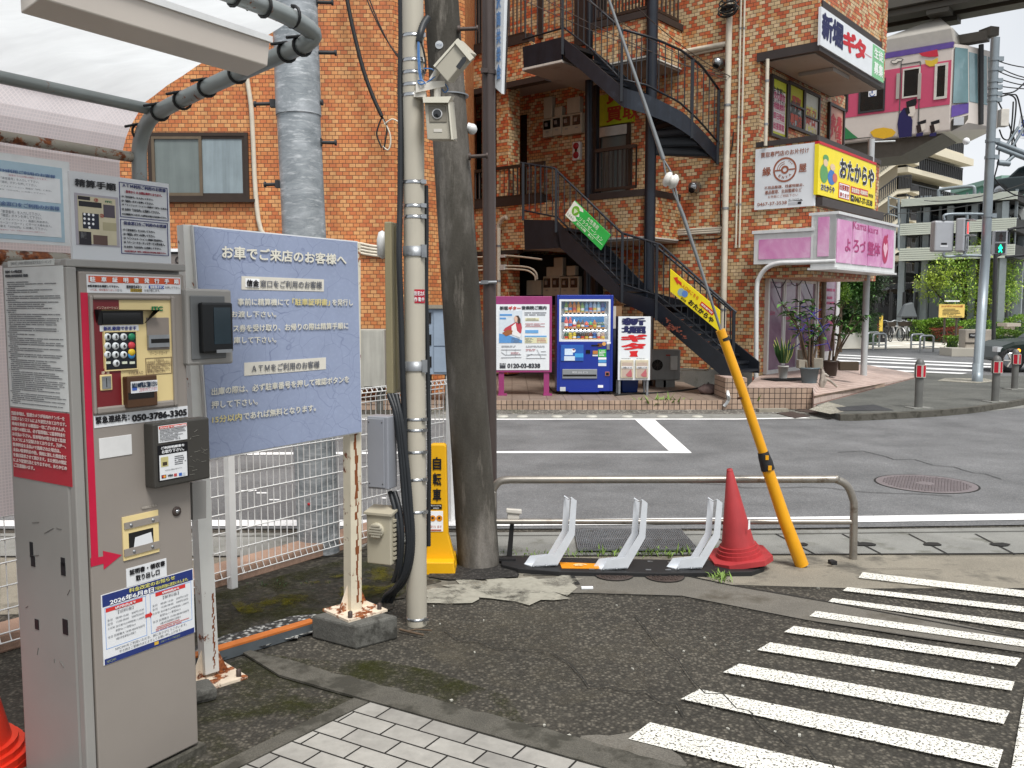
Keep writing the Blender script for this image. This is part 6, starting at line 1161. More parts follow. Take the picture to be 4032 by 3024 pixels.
for j in range(3):
 for i in range(3):mb.disc(Fb,*zpt(Fb,I1_,543+i*28,1388+j*29+i*3),.0045,.0045,10)
mb.disc(Fb,*zpt(Fb,I1_,575,1475),.0045,.0045,10);obj('picture_keys',mb,wht,pic);mb=MB();bt_(mb,'ITC',678,1300,722,1318,.05);obj('emblem',mb,flat('#2f7a55'),pic)
mb=MB();bt_(mb,'③',605,1284,632,1310,.02);bt_(mb,'②',642,1385,668,1412,.02);obj('red_numbers',mb,flat('#b8403c'),pic)
mb=MB()
for x0,y0,x1,y1 in((770,1178,1090,1435),(778,1418,1092,1660)):mb.frame(Fb,*Fb.rect(*zz_(I1_,x0,y0),*zz_(I1_,x1,y1)),.002,0,.002)
bt_(mb,'ＡＴＭ利用ご利用のお客様',790,1188,1070,1248,.02);bt_(mb,'信金窓口をご利用のお客様',797,1432,1075,1480,.02);obj('lettering',mb,flat('#2a2f6e'),ib)
mb=MB()
for s_,x0,y0,x1,y1 in(('①「車室番号」を入力して下さい。',785,1265,988,1302),('②「確認」ボタンを押して下さい。',785,1292,990,1330),('③「インフォメーション」画面が「0円」に表示。',787,1318,1080,1362),('④ お車を「3分以内」に出庫して下さい。',787,1345,1030,1388),('※15分間過分につきましては料金を現金でお支払い下さい。',787,1378,1075,1420),('①「車室番号」を入力して下さい。',795,1480,1000,1512),('②「確認」ボタンを押して下さい。',797,1508,1000,1540),('③「インフォメーション」画面に料金表示。',798,1535,1050,1568),('④「バーコードカード」にサービス券を投入。',800,1560,1065,1595),('⑤ お車を「3分以内」に出庫して下さい。',800,1590,1040,1620)):bt_(mb,s_,x0,y0,x1,y1,.01)
obj('lettering',mb,flat('#3c3f48'),ib);mb=MB();bt_(mb,'駐車から 15 分間は無料となります。',812,1232,1045,1278,.02);bt_(mb,'※③車室番号が「0円」の場合は3分以内に出庫下さい。',802,1620,1072,1648,.01);obj('lettering',mb,flat('#b03a4c'),ib)
# ------------------------------------------------ canopy over the machine
nm_=Fm.n;pp=V((-1.6,3.83,0));Ce=Fr(pp,nm_);cv_=thing('canopy','tubular steel canopy with white tarpaulin roof laced to it over the machine','canopy',pp)
mat('tube_grey','#8d9392',.4,.35,var=.1,scale=8,rust=.22);mat('tube_rust','#a39d90',.55,.2,var=.1,scale=8,rust=.62)
pth=[(552,960),(550,705),(550,577),(577,492),(632,437),(851,328),(1154,194)];P=[Ce.hit(x,y)for x,y in pth];P=[V((pp.x,pp.y,0))]+P;cz=Ce.hit(1243,115)
tip=Ce.hit(1232,140);front0=tip-um_*.12+V((0,0,.035));Pf=smooth_path([P[0],P[1]]+P[2:]+[Ce.hit(1205,170),tip+V((0,0,.01)),front0,tip-um_*.3+V((0,0,.04)),tip-um_*.8+V((0,0,.04))],4)
mb=MB();mb.tube(Pf+[tip-um_*2.2+V((0,0,.04))],.031,12);obj('frame_tube',mb,M['tube_grey'],cv_)
for(x,y),m_,r in(((600,432),'tube_grey',.024),((540,622),'tube_rust',.022),((560,1040),'tube_rust',.03)):
 p=Ce.hit(x,y);mb=MB();mb.tube([p,p-um_*2.4],r,10);obj('purlin',mb,M[m_],cv_)
mb=MB();b0=V((pp.x,pp.y,0))-um_*2.2;mb.tube([b0,b0+V((0,0,2.4))],.031,10);obj('frame_tube',mb,M['tube_grey'],cv_)
def fabric(name,c,weave,tl):
 t=NT(name);cc=t.mix(1.0,c,t.ramp(t.noise(2.5,6,.6,stretch=(1,4,1)),[(.3,.86),(.7,1.04)]),'MULTIPLY')
 if weave:
  b=t.n('ShaderNodeTexBrick');b.offset=0;uv=t.n('ShaderNodeUVMap');t.l(uv.outputs[0],b.inputs['Vector'])
  for k,q_ in(('Scale',1),('Mortar Size',.0016),('Brick Width',.0125),('Row Height',.0125)):b.inputs[k].default_value=q_
  cc=t.mix(b.outputs['Fac'],cc,'#efe9ea')
 t.col(cc);t.set(rough=.6);tr=t.n('ShaderNodeBsdfTranslucent');t.l(cc,tr.inputs[0]);ms=t.n('ShaderNodeMixShader');ms.inputs[0].default_value=tl;t.l(t.b.outputs[0],ms.inputs[1]);t.l(tr.outputs[0],ms.inputs[2]);t.l(ms.outputs[0],t.out.inputs[0]);M[name]=t.m
fabric('tarp_roof','#d3d6d7',0,.8);fabric('tarp_wall','#e6e2e4',1,.75);fabric('backlit_paper','#e6e8e9',0,.75);fabric('backlit_blue','#a9c4d4',0,.75)
inset=.03;up=V((0,0,.05));q=Ce.hit(606,436);r0=q-um_*inset-nm_*.05+V((0,0,.02));r1=Ce.hit(1200,172)-um_*inset+up;k_=10;mb=MB();vs=[]
for i in range(k_+1):
 p=r0.lerp(r1,i/k_)+V((0,0,.045*math.sin(math.pi*min(1,i/k_*1.6))if i/k_<.3 else.035))
 for j in range(13):vs.append(p-um_*2.2*j/12-V((0,0,.012*math.sin(j*2.1+i))))
mb.add(vs,[[i*13+j,i*13+j+1,(i+1)*13+j+1,(i+1)*13+j]for i in range(k_)for j in range(12)],True);obj('roof_sheet',mb,M['tarp_roof'],cv_)
wl=[Ce.hit(606,436)+V((0,0,-.005)),Ce.hit(572,500),Ce.hit(556,540),Ce.hit(530,640),V((Ce.hit(530,640).x,Ce.hit(530,640).y,.9))];mb=MB();vs=[]
for p in wl:vs+=[p-um_*inset-nm_*.06,p-um_*2.2-nm_*.06]
mb.add(vs,[[2*i,2*i+1,2*i+3,2*i+2]for i in range(4)]);obj('wall_sheet',mb,M['tarp_wall'],cv_)
for x,y,dx,dy in((630,440,0,0),(718,395,0,0),(815,345,0,0),(935,290,0,0),(1130,205,0,0),(556,520,0,0),(1190,180,0,0)):
 p=Ce.hit(x,y);mb=MB();c_=[p+(V((0,0,1))*math.cos(a_)+um_*math.sin(a_))*.035+nm_*.01*math.sin(a_)for a_ in[k*.45 for k in range(15)]];mb.tube(c_+[p-um_*.075+V((0,0,.01))],.0055,6);obj('lacing_cord',mb,M['black_cable'],cv_)
for j in range(5):
 p=tip-um_*(.1+.13*j)+V((0,0,.04));mb=MB();mb.tube([p+(V((0,0,1))*math.cos(a_)+nm_*math.sin(a_))*.036+um_*.012*a_/6 for a_ in[k*.45 for k in range(15)]]+[p-nm_*.08],.0055,6);obj('lacing_cord',mb,M['black_cable'],cv_)
Cl=Fr(pp-um_*.22,nm_);qa,qb,qc=Cl.hit(975,302),Cl.hit(1054,261),Cl.hit(1064,155);qd=V((qa.x,qa.y,qc.z));ll=-um_*.78
lp=thing('canopy_lamp','long white box lamp hanging under the canopy roof','lamp',qa+ll*.5);mb=MB();mb.hexa([qa,qb,qc,qd],[p+ll for p in(qa,qb,qc,qd)]);mat('lamp_white','#d3cac0',.5,var=.04,scale=3,stain=('#a79d90',.72,7));obj('housing',mb,M['lamp_white'],lp,bevel=.004)
mb=MB();e_=V((0,0,.010));oc=nm_*.006;mb.hexa([qd-e_-um_*-.006,qc-e_+oc+um_*.006,qc+e_+oc+um_*.006,qd+e_+um_*.006],[p+ll for p in(qd-e_,qc-e_+oc,qc+e_+oc,qd+e_)]);obj('lid',mb,M['white_alu'],lp)
Cw=Fr(pp-nm_*.05+um_*0,um_);Cw=Fr(Ce.hit(530,640)+nm_*.012-um_*0,um_);a=Cw.rect(0,600,285,970);fp=thing('faded_poster','faded blue bordered notice in a clear sleeve on the back wall of the canopy','poster',Cw.pt(*a[:2]));mb=MB();mb.fbox(Cw,a[0]-.3,a[1],a[2],a[3],-.004,.002);obj('sleeve',mb,flat('#e9ecec',.4),fp)
mp('blue_border',I1_,-250,1002,418,1572,flat('#b3cddb',.4),.002,.0035,fp,Cw)
mp('paper',I1_,-240,1082,390,1320,flat('#eff1f2',.5),.0035,.005,fp,Cw);mp('paper',I1_,-240,1318,395,1540,flat('#eff1f2',.5),.0035,.005,fp,Cw)
mb=MB();zt(mb,Cw,'ATM利用ご利用のお客様',I1_,-40,1085,352,1158,.0065,.015);zt(mb,Cw,'信金窓口をご利用のお客様',I1_,-40,1298,380,1368,.0065,.015);obj('lettering',mb,flat('#6d86b5'),fp)
mb=MB()
for s_,x0,y0,x1,y1 in(('①「車室番号」を入力して下さい。',-30,1140,248,1190),('②「確認」ボタンを押して下さい。',-30,1165,232,1212),('③「インフォメーション」画面が「0円」に表示。',-60,1190,328,1245),('④ お車を「3分以内」に出庫して下さい。',-60,1215,290,1262),('①「車室番号」を入力して下さい。',-30,1355,260,1402),('②「確認」ボタンを押して下さい。',-30,1380,265,1425),('③「インフォメーション」画面に料金表示。',-50,1405,310,1450),('④「バーコードカード」にサービス券を投入。',-50,1428,330,1475),('⑤ お車を「3分以内」に出庫して下さい。',-50,1452,300,1495)):zt(mb,Cw,s_,I1_,x0,y0,x1,y1,.0065)
obj('lettering',mb,flat('#7c8088'),fp);mb=MB();zt(mb,Cw,'駐車から15分間は無料となります。',I1_,50,1128,300,1172,.0065);zt(mb,Cw,'※③車室番号が「0円」の場合は3分以内に出庫下さい。',I1_,-40,1480,285,1512,.0065);obj('lettering',mb,flat('#c88a96'),fp)
mat('cone_red','#c8301c',.42,var=.1,scale=6,stain=('#9a2a1e',.66,8));mat('cone_faded','#aa373a',.5,var=.12,scale=6,stain=('#8a2a30',.6,8),streak=.15)
def cone(name,lab,c,h,rb_,base,m,tilt=(0,0),rz=0,white=False):
 t=thing(name,lab,'traffic cone',c);mb=MB();mb.lathe([(rb_*1.0,.10),(rb_*.2,h-.02),(rb_*.13,h),(.001,h)],c,28)
 for z0_,z1_,k_ in((.03,.06,1.34),(.06,.083,1.24),(.083,.104,1.12)):mb.lathe([(rb_*k_*.96,z0_),(rb_*k_,z0_),(rb_*k_,z1_),(rb_*k_*.9,z1_)],c,28,smooth=False)
 mb.lathe([(rb_*.19,h-.025),(rb_*.19,h-.01),(rb_*.15,h),(.001,h)],c,20,smooth=False);o=obj('body',mb,M[m],t);mb=MB();b=base*.95;oc=[c+V((b*x,b*y,0))for x,y in((1,.6),(.6,1),(-.6,1),(-1,.6),(-1,-.6),(-.6,-1),(.6,-1),(1,-.6))];mb.prism([p+V((0,0,.034))for p in oc],(0,0,-.034));obj('base',mb,M[m],t)
 t.rotation_euler=(tilt[0],tilt[1],rz);return t
cone('traffic_cone','bright red traffic cone at the lower left beside the payment machine',V((-2.03,3.14,0)),.72,.17,.24,'cone_red')
# ------------------------------------------------ blue notice board on rusty posts
pL=G(830,2672);blk0=G(1399,2560);zB=.125;pRr=G(1405,2405,zB);ubd=V((pRr.x-pL.x,pRr.y-pL.y,0)).normalized();Nb=Fr(pL,ubd);Nf=Nb.off(.045)
t=NT('board_blue');wv=t.mix(.16,t.tc.outputs['Object'],(lambda nn:(nn.inputs['Vector']and t.l(t.tc.outputs['Object'],nn.inputs['Vector']))or nn.outputs['Color'])(t.n('ShaderNodeTexNoise')));v=t.n('ShaderNodeTexVoronoi',feature='DISTANCE_TO_EDGE');v.inputs['Scale'].default_value=11;t.l(wv,v.inputs['Vector'])
v2=t.n('ShaderNodeTexVoronoi',feature='DISTANCE_TO_EDGE');v2.inputs['Scale'].default_value=5;t.l(wv,v2.inputs['Vector'])
c=t.mix(1.0,'#8c97b1',t.ramp(t.noise(2.2,7,.7),[(.3,.9),(.7,1.08)]),'MULTIPLY');c=t.mix(t.ramp(t.noise(60,3),[(.5,0.0),(.75,.25)]),c,'#a4aec6')
ck=t.mix(t.ramp(t.noise(2.5,3),[(.42,0.0),(.55,1.0)]),0.0,t.ramp(v.outputs['Distance'],[(.0,.55),(.012,0.0)]));c=t.mix(ck,c,'#4a5478');c=t.mix(t.ramp(v2.outputs['Distance'],[(0.0,.5),(.006,0.0)]),c,'#5d6788')
c=t.mix(t.ramp(t.noise(9,6,.8),[(.70,0.0),(.73,.8)]),c,'#c9ccd2');t.col(c);t.set(rough=.5);M['board_blue']=t.m
mat('post_white','#d2d2cd',.5,.1,var=.05,scale=8,rust=.24);mat('post_rust','#d2cab4',.55,.1,var=.08,scale=8,rust=.36);mat('plate_rust','#d8c9b4',.6,var=.15,scale=10,rust=.56)
nbd=thing('notice_board','faded cracked blue notice board with white lettering on two rusty white posts','notice board',(pL+pRr)/2)
mb=MB();pts=[Nf.at(*p)for p in((764,892),(1407,954),(1424,1699),(828,1806))];mb.fprism(Nf,pts,-.025,0);obj('panel',mb,M['board_blue'],nbd)
mb=MB();cen=V((sum(p[0]for p in pts)/4,sum(p[1]for p in pts)/4));outp=[tuple(cen+(V(p)-cen)*1.012)for p in pts];mb.fprism(Nf,outp,-.03,-.004);obj('border',mb,M['white_alu'],nbd)
def post(x0,y0,x1,y1,w_,m,zb):
 a,b=Nb.hit(x0,y0),Nb.hit(x1,y1);b=V((b.x,b.y,zb));mb=MB();mb.bar(b-Nb.n*.02,a-Nb.n*.02,w_,w_,up=Nb.n);return obj('post',mb,M[m],nbd),b
_,bL=post(745,886,832,2672,.066,'post_white',.03);_,bR=post(1392,955,1398,2405,.066,'post_rust',zB+.01)
for b,z in((bL,.0),(bR,zB)):
 mb=MB();mb.cbox((b.x,b.y,z+.006),.24,.24,.012,math.atan2(ubd.y,ubd.x));pl_=obj('base_plate',mb,M['plate_rust'],nbd)
 mb=MB();mb.lathe([(.012,0),(.012,.03),(.006,.034)],V((b.x,b.y,z+.012))+ubd*.09-Nb.n*-.09,8);mb.lathe([(.012,0),(.012,.03),(.006,.034)],V((b.x,b.y,z+.012))+ubd*.09-Nb.n*.09,8);mb.lathe([(.012,0),(.012,.03),(.006,.034)],V((b.x,b.y,z+.012))-ubd*.09+Nb.n*.09,8);obj('bolt',mb,M['iron_brown'],pl_)
 q=random.Random(int(b.x*100));mb=MB();hh_=.95 if z else.35
 for k in range(26):v=z+.05+hh_*k/26;w_=q.uniform(.003,.011)*(1 if z else.5);e=V((b.x,b.y,v))+Nb.n*(.0135)+ubd*(.012+q.gauss(0,.0025));mb.fpoly(Fr(e,ubd),[(-w_,-.004),(w_,0),(w_*q.uniform(.5,1.3),hh_/26+.004),(-w_*q.uniform(.5,1.3),hh_/26)],.0002*(k%2))
 obj('rust_streak',mb,flat('#7a4422',.8),nbd)
 for s_ in(1,-1):mb=MB();e=V((b.x,b.y,z+.012))-Nb.n*.02;mb.prism([e+ubd*.033*s_,e+ubd*.09*s_,e+ubd*.033*s_+V((0,0,.13))],Nb.n*.006);obj('gusset',mb,M['plate_rust'],pl_)
BI=(700,900,.603);bt_=lambda mb,s,x0,y0,x1,y1,b=.02,d=.004:zt(mb,Nf,s,BI,x0,y0,x1,y1,d,b)
cream_ink=flat('#d9d6c8');yel_ink=flat('#d6c98c')
def bq(mb,s,l,t0,b0,r,t1,b1,bold=.02,d=.004):z_=lambda x,y:(700+x*.603,900+y*.603);txl(mb,Nf,s,z_(l,t0),z_(r,t1),z_(r,b1),z_(l,b0),d,bold)
mb=MB()
for a in(('お車でご来店のお客様へ',285,108,195,1098,170,240,.03),('事前に精算機にて',388,455,502,725,458,503),('を発行し',1005,460,503,1140,462,504),('お渡し下さい。',345,537,580,640,540,580),('ス券を受け取り、お帰りの際は精算手順に',358,628,676,1110,612,656),('庫して下さい。',362,706,750,640,704,745),('出庫の際は、必ず駐車番号を押して確認ボタンを',217,1040,1090,1115,960,1004),('押して下さい。',217,1126,1176,518,1105,1150),('であれば無料となります。',425,1200,1250,898,1146,1190)):bq(mb,*a)
obj('lettering',mb,cream_ink,nbd)
mb=MB();bq(mb,'「駐車証明書」',745,456,502,990,459,503);bq(mb,'15分以内',222,1225,1272,415,1202,1250);obj('lettering',mb,yel_ink,nbd)
def bquad(l,t0,b0,r,t1,b1,d,m,par):mb=MB();mb.fprism(Nf,[Nf.at(700+x*.603,900+y*.603)for x,y in((l,b0),(r,b1),(r,t1),(l,t0))],.0,d);return obj('white_strip',mb,m,par)
o=bquad(415,310,398,953,332,411,.002,flat('#cfcbc0'),nbd);o2=bquad(440,325,382,530,330,386,.004,wht,o);mb=MB();bq(mb,'信金',444,331,378,526,335,382,.04,.007);obj('lettering',mb,blk,o)
mb=MB();bq(mb,'窓口をご利用のお客様',535,336,382,938,345,392,.015,.005);obj('lettering',mb,flat('#6a6c72'),o)
o=bquad(433,876,962,966,841,918,.002,flat('#cfcbc0'),nbd);mb=MB();bq(mb,'ＡＴＭをご利用のお客様',480,890,938,922,862,908,.015,.005);obj('lettering',mb,flat('#6a6c72'),o)
mb=MB();q=lambda x,y,z=0:G(x,y,z);f0,f1,f2=G(1399,2560),G(1227,2514),G(1568,2517);f3=f1+f2-f0;zz0=[f0,f2,f3,f1];mb.hexa([p+V((0,0,zB))for p in zz0],[p.lerp((f0+f3)/2,-.0)for p in zz0]);tag(obj('concrete_block',mb,M['block_conc'],bevel=.012),'dark grey concrete block under the rusty right post of the blue notice board','block')
mb=MB();c=G(792,2748);mb.cbox(c+V((0,0,.03)),.11,.14,.06,.6);tag(obj('concrete_lump',mb,M['block_conc'],bevel=.02),'broken dark concrete lump between the payment machine and the left board post','lump')
mat('rust_orange','#b8682c',.6,var=.2,scale=9,stain=('#7a3f1c',.6,8));mat('steel_grey','#5a6064',.5,.2,var=.15,scale=8)
P0_,P1_=G(760,2635),G(1235,2490);d_=(P1_-P0_).normalized();s_=V((-d_.y,d_.x,0));t=thing('steel_channel','rusty orange steel channel lying on the ground behind the board posts','channel',P0_);mb=MB();mb.bar(P0_+V((0,0,.03))-d_*.3,P1_+V((0,0,.03)),.035,.05);obj('web',mb,M['steel_grey'],t);mb=MB();mb.bar(P0_+V((0,0,.061))+s_*.01-d_*.3,P1_+V((0,0,.061))+s_*.01,.055,.010);obj('top_flange',mb,M['rust_orange'],t)
# ------------------------------------------------ white mesh fence
A_,B_=G(851,2328),G(1439,2150);df=(B_-A_).normalized();Ff=Fr(A_,df);mat('fence_white','#dcdcda',.4,.1,var=.04)
fe=thing('mesh_fence','white welded wire mesh fence with curled edges along the road','fence',A_)
def panel(u0,u1):
 mb=MB();n=max(1,int((u1-u0)/.05));zt_,zb_=1.12,.13;prof=[(zb_-.05,.05),(zb_-.06,.02),(zb_-.02,0),(zt_-.05,0),(zt_,.015),(zt_+.02,.05),(zt_-.01,.075)]
 for i in range(n+1):
  u=u0+(u1-u0)*i/n;mb.tube([Ff.pt(u,z,d)for z,d in prof],.0036,4,cap=False)
 for z,d in[(prof[0][0],.05),(zb_-.02,0),(zt_+.02,.05),(zt_-.01,.075),(zt_-.05,0)]+[(zb_+.1+k*.115,.005)for k in range(8)]:mb.tube([Ff.pt(u0,z,d),Ff.pt(u1,z,d)],.0042,4)
 obj('mesh_panel',mb,M['fence_white'],fe)
uP=Ff.at(889,2000)[0];Lf=Ff.at(1746,1700)[0]
panel(-1.7,uP+.10);panel(uP+.11,(uP+Lf)/2);panel((uP+Lf)/2+.02,Lf)
for u in(uP-1.95,uP,(uP+Lf)/2+.01,Lf+.03):mb=MB();mb.bar(Ff.pt(u,-.02,.045),Ff.pt(u,1.17,.045),.045,.045,up=Ff.n);obj('post',mb,M['fence_white'],fe)
mat('peach_kerb','#a98b78',.85,var=.15,scale=4,fine=.15,stain=('#7d6553',.58,6));mb=MB();mb.fbox(Ff,-1.9,0,Lf,.10,-.22,-.03);tag(obj('low_kerb',mb,M['peach_kerb'],bevel=.012),'low peach coloured kerb running under the white mesh fence','kerb')
# ------------------------------------------------ galvanised pole behind the fence
Yg=G(1258,2173).y;t=NT('galv_pole');c=t.mix(t.ramp(t.noise(3.5,7,.75,stretch=(1,1,2.5),dist=.6),[(.3,0.0),(.7,1.0)]),'#727a7e','#b9bec2');c=t.mix(t.ramp(t.noise(14,6,.7,stretch=(.6,.6,3)),[(.52,0.0),(.66,.7)]),c,'#dde0e2');t.col(c);t.set(rough=.5,metal=.45);M['galv_pole']=t.m
gp_=thing('steel_pole','thick galvanised steel pole with climbing pegs behind the blue notice board','pole',PY(1258,2173,Yg));tb_=lambda x,y:PY(x,y,Yg);px2m=Yg/F
mb=MB();mb.tube([V((tb_(1258,2173).x,Yg,0)),tb_(1198,920),tb_(1176,455)],[83*px2m,83*px2m,82*px2m],28);obj('lower_tube',mb,M['galv_pole'],gp_);mb=MB();mb.tube([tb_(1176,456),tb_(1160,-30),tb_(1150,-300)],[86*px2m,84*px2m,82*px2m],28);obj('upper_tube',mb,M['galv_pole'],gp_)
for x0,x1,y in((1235,1305,8),(1233,1318,206),(1000,1080,410),(1240,1265,402),(1253,1318,560),(1040,1100,727)):
 mb=MB();a,b=tb_(x0,y),tb_(x1,y+(2 if x0>1200 else-2));mb.tube([a,b],.012,8);e=b if x0>1200 else a;mb.tube([e,e+V((.012,0,0))],.02,8);i_=a if x0>1200 else b;mb.cbox(i_,.05,.04,.05);obj('peg',mb,M['galv_dark'],gp_)
mb=MB();c=tb_(1235,1967)-V((0,84*px2m,0));mb.lathe([(.011,0),(.008,.006),(.001,.008)],c,10,(0,-1,0));obj('red_reflector',mb,flat('#b3242c'),gp_)
# ------------------------------------------------ camera pole with cables and boxes
pc=G(1641,2458);Yc=pc.y;pole=thing('camera_pole','slim pale grey pole strapped with steel bands beside the concrete pole','pole',pc);rc=41*Yc/F;C_=lambda x,y,d=0:PY(x,y,Yc-d)
mat('pole_beige','#b7b1a2',.5,.05,var=.06,scale=3,streak=.12,stain=('#8f897b',.68,6))
xt=C_(1626,0).x;mb=MB();ztop_=C_(1626,-40).z;mb.tube([V((pc.x,Yc,0)),V((xt+(pc.x-xt)*.0,Yc,ztop_+.6))],rc,24);obj('shaft',mb,M['pole_beige'],pole);pcx=lambda z:pc.x+(xt-pc.x)*z/ztop_
def band(y,h,m='chrome',k=1.05):
 z=C_(1630,y).z;mb=MB();c=V((pcx(z),Yc,z));mb.lathe([(rc*k,-h/2),(rc*k,h/2),(rc*.98,h/2)],c,24);mb.cbox(c+V((rc*.9,-rc*.6,0)),.03,.02,h*1.3,.6);return obj('strap',mb,M[m],pole)
for y in(145,242,290,338,378,719,812,855):band(y,.016)
for y in(1648,1690,1776,1883,2010,2430):band(y,.013,'chrome',1.04)
band(990,.05,'galv',1.10);band(1440,.05,'galv',1.10)
def on_cyl(xpx,ypx,r):
 z=C_(xpx,ypx).z;dx=(C_(xpx,ypx).x-pcx(z));s_=max(-.95,min(.95,dx/rc));an=math.asin(s_);n=V((math.sin(an),-math.cos(an),0));return Fr(V((pcx(z),Yc,z))+n*r,V((math.cos(an),math.sin(an),0)))
st_=thing('warning_sticker','small red and white security camera sticker wrapped on the pale pole','sticker',C_(1660,1168));z0,z1_=C_(1650,1194).z,C_(1650,1140).z;mb=MB();vs=[];angs=[.08+i*.14 for i in range(10)]
for an in angs:n=V((math.sin(an),-math.cos(an),0));c=V((pcx(z0),Yc,0))+n*(rc+.0012);vs+=[V((c.x,c.y,z0)),V((c.x,c.y,z1_))]
mb.add(vs,[[2*i,2*i+2,2*i+3,2*i+1]for i in range(9)]);obj('sheet',mb,flat('#b01f33'),st_);mb=MB()
for r_,s_ in enumerate(('防犯カメ','作動中')):
 for i,ch_ in enumerate(s_):an=.2+i*(.26 if r_==0 else.36);n=V((math.sin(an),-math.cos(an),0));f_=Fr(V((pcx(z0),Yc,0))+n*(rc+.003),V((math.cos(an),math.sin(an),0)));h_=(z1_-z0);w_=.0065 if r_==0 else.008;v0=z0+h_*(.55 if r_==0 else.12);txt(mb,f_,ch_,-w_,v0,w_,v0+h_*.32,0,.02)
obj('lettering',mb,wht,st_)
mat('corr','#1e2226',.5,var=.15)
def conduit(lab,pts,r,d=.0,ribs=True,group=None,cat='cable',name='corrugated_conduit'):
 P=smooth_path([C_(x,y,d_)for x,y,d_ in pts],8);
 Q=[P[0]]
 for a,b in zip(P,P[1:]):
  n=max(1,int((b-a).length/.006));Q+=[a.lerp(b,k/n)for k in range(1,n+1)]
 mb=MB();mb.tube(Q,[r*(1.06 if(k//1)%2 else.92)for k in range(len(Q))],8);return tag(obj(name,mb,M['corr']),lab,cat,group)
conduit('black ribbed conduit climbing the whole left side of the pale pole',[(1578,-40,.0),(1580,150,0),(1576,330,0),(1578,520,.02),(1576,760,.03),(1572,1000,.06),(1578,1200,.06),(1584,1420,.06),(1592,1640,.05),(1600,1900,.05),(1622,2050,.05),(1620,2190,.06),(1590,2290,.05),(1550,2330,.03)],.016)
for k,dx in enumerate((0,14,30)):conduit('black ribbed conduit between the tan cover and the ground, '+('leftmost','middle','rightmost')[k]+' of three',[(1530+dx,1552,.03),(1560+dx*.6,1640,.07),(1578+dx*.7,1800,.08),(1592+dx*.8,1980,.09),(1606+dx*.5,2130,.09),(1590+dx*.4,2250,.08),(1552+dx*.3,2318,.05),(1520+dx,2345,.0),(1508+dx,2370,-.02)],.014)
for k,dx in enumerate((0,18)):conduit('black ribbed conduit looping under the grey box, '+('left' if k==0 else 'right')+' one',[(1535+dx,1935,.04),(1556+dx,2010,.08),(1572+dx*.6,2120,.10),(1566+dx*.5,2230,.09),(1548+dx,2290,.06)],.014)
conduit('black ribbed conduit down the right side of the pale pole',[(1678,730,-.02),(1680,900,-.02),(1678,1150,-.03),(1684,1400,-.04),(1690,1800,-.03),(1688,2010,-.04),(1688,2150,-.04)],.012)
conduit('short black ribbed conduit ending in blue wires near the pole top',[(1685,70,.0),(1668,95,.03),(1656,130,.06),(1650,165,.06)],.018)
mat('wire_blue','#4a78b0',.4);t=thing('blue_wires','blue and white camera wires hanging from the ribbed conduit to the bracket','wires',C_(1650,300))
for k,pts in enumerate((((1646,160,.07),(1646,230,.08),(1652,300,.08),(1665,330,.08),(1690,318,.09),(1715,300,.08)),((1650,160,.07),(1652,240,.08),(1660,310,.08),(1676,330,.09)),((1656,160,.06),(1668,200,.06),(1675,240,.05),(1676,280,.05)),((1668,270,.05),(1700,272,.06),(1716,290,.06),(1705,310,.07)),((1645,318,.09),(1660,316,.1),(1672,326,.1),(1656,332,.1),(1645,322,.09)),((1752,330,.03),(1764,350,.04),(1752,364,.04),(1740,350,.03)))):mb=MB();mb.tube(smooth_path([C_(*p)for p in pts],5),.0035 if k!=2 else.005,6);obj('wire',mb,M['wire_blue']if k!=2 else M['black_cable'],t)
mat('cam_ivory','#cfcbbb',.4,.05,var=.04);mat('cam_beige','#aaa596',.45,.05,var=.05)
br=thing('camera_bracket','pale grey steel bracket holding two cameras on the pole','bracket',C_(1690,345));mb=MB();mb.hexa([C_(1637,322,.09),C_(1637,365,.09),C_(1752,340,.09),C_(1752,318,.09)],[C_(1637,322,.04),C_(1637,365,.04),C_(1752,340,.04),C_(1752,318,.04)]);mb.cbox(C_(1655,375,.05),.06,.06,.03);mb.tube([C_(1722,345,.07),C_(1722,385,.07)],.018,10);mb.tube([C_(1700,318,.07),C_(1722,280,.07)],.016,10);obj('arm',mb,M['soffit_edge'],br)
def cam_box(lab,quad,d0,d1,lens,frac):
 t=thing('security_camera',lab,'camera',C_(*quad[0],d0));mb=MB();a=[C_(*p,d0)for p in quad];b=[C_(*p,d1)+V((.03,0,-.01))for p in quad];mb.hexa(a,b);obj('housing',mb,M['cam_beige'],t,bevel=.004);return t,a
t,a=cam_box('boxy beige security camera facing the viewer, lower one on the pole',[(1671,402),(1762,400),(1776,549),(1682,549)],.12,.0,None,0)
Fq=Fr(a[3],(a[2]-a[3]),(a[0]-a[3]));mb=MB();w_=(a[2]-a[3]).length;h_=(a[0]-a[3]).length;mb.fbox(Fq,.15*w_,h_*.46,w_*.88,h_*.9,0,.004);obj('lens_window',mb,flat('#7d786c'),t,bevel=.006);mb=MB();mb.lathe([(.026,0),(.026,.004),(.022,.006),(.001,.006)],Fq.pt(w_*.5,h_*.68,.004),20,Fq.n);ln=obj('lens_ring',mb,M['white_alu'],t);mb=MB();mb.lathe([(.021,0),(.001,.003)],Fq.pt(w_*.5,h_*.68,.010),20,Fq.n);obj('lens',mb,M['glass_dark'],ln);mb=MB();mb.fbox(Fq,w_*.3,h_*.2,w_*.65,h_*.28,0,.002);obj('type_plate',mb,M['soffit_edge'],t)
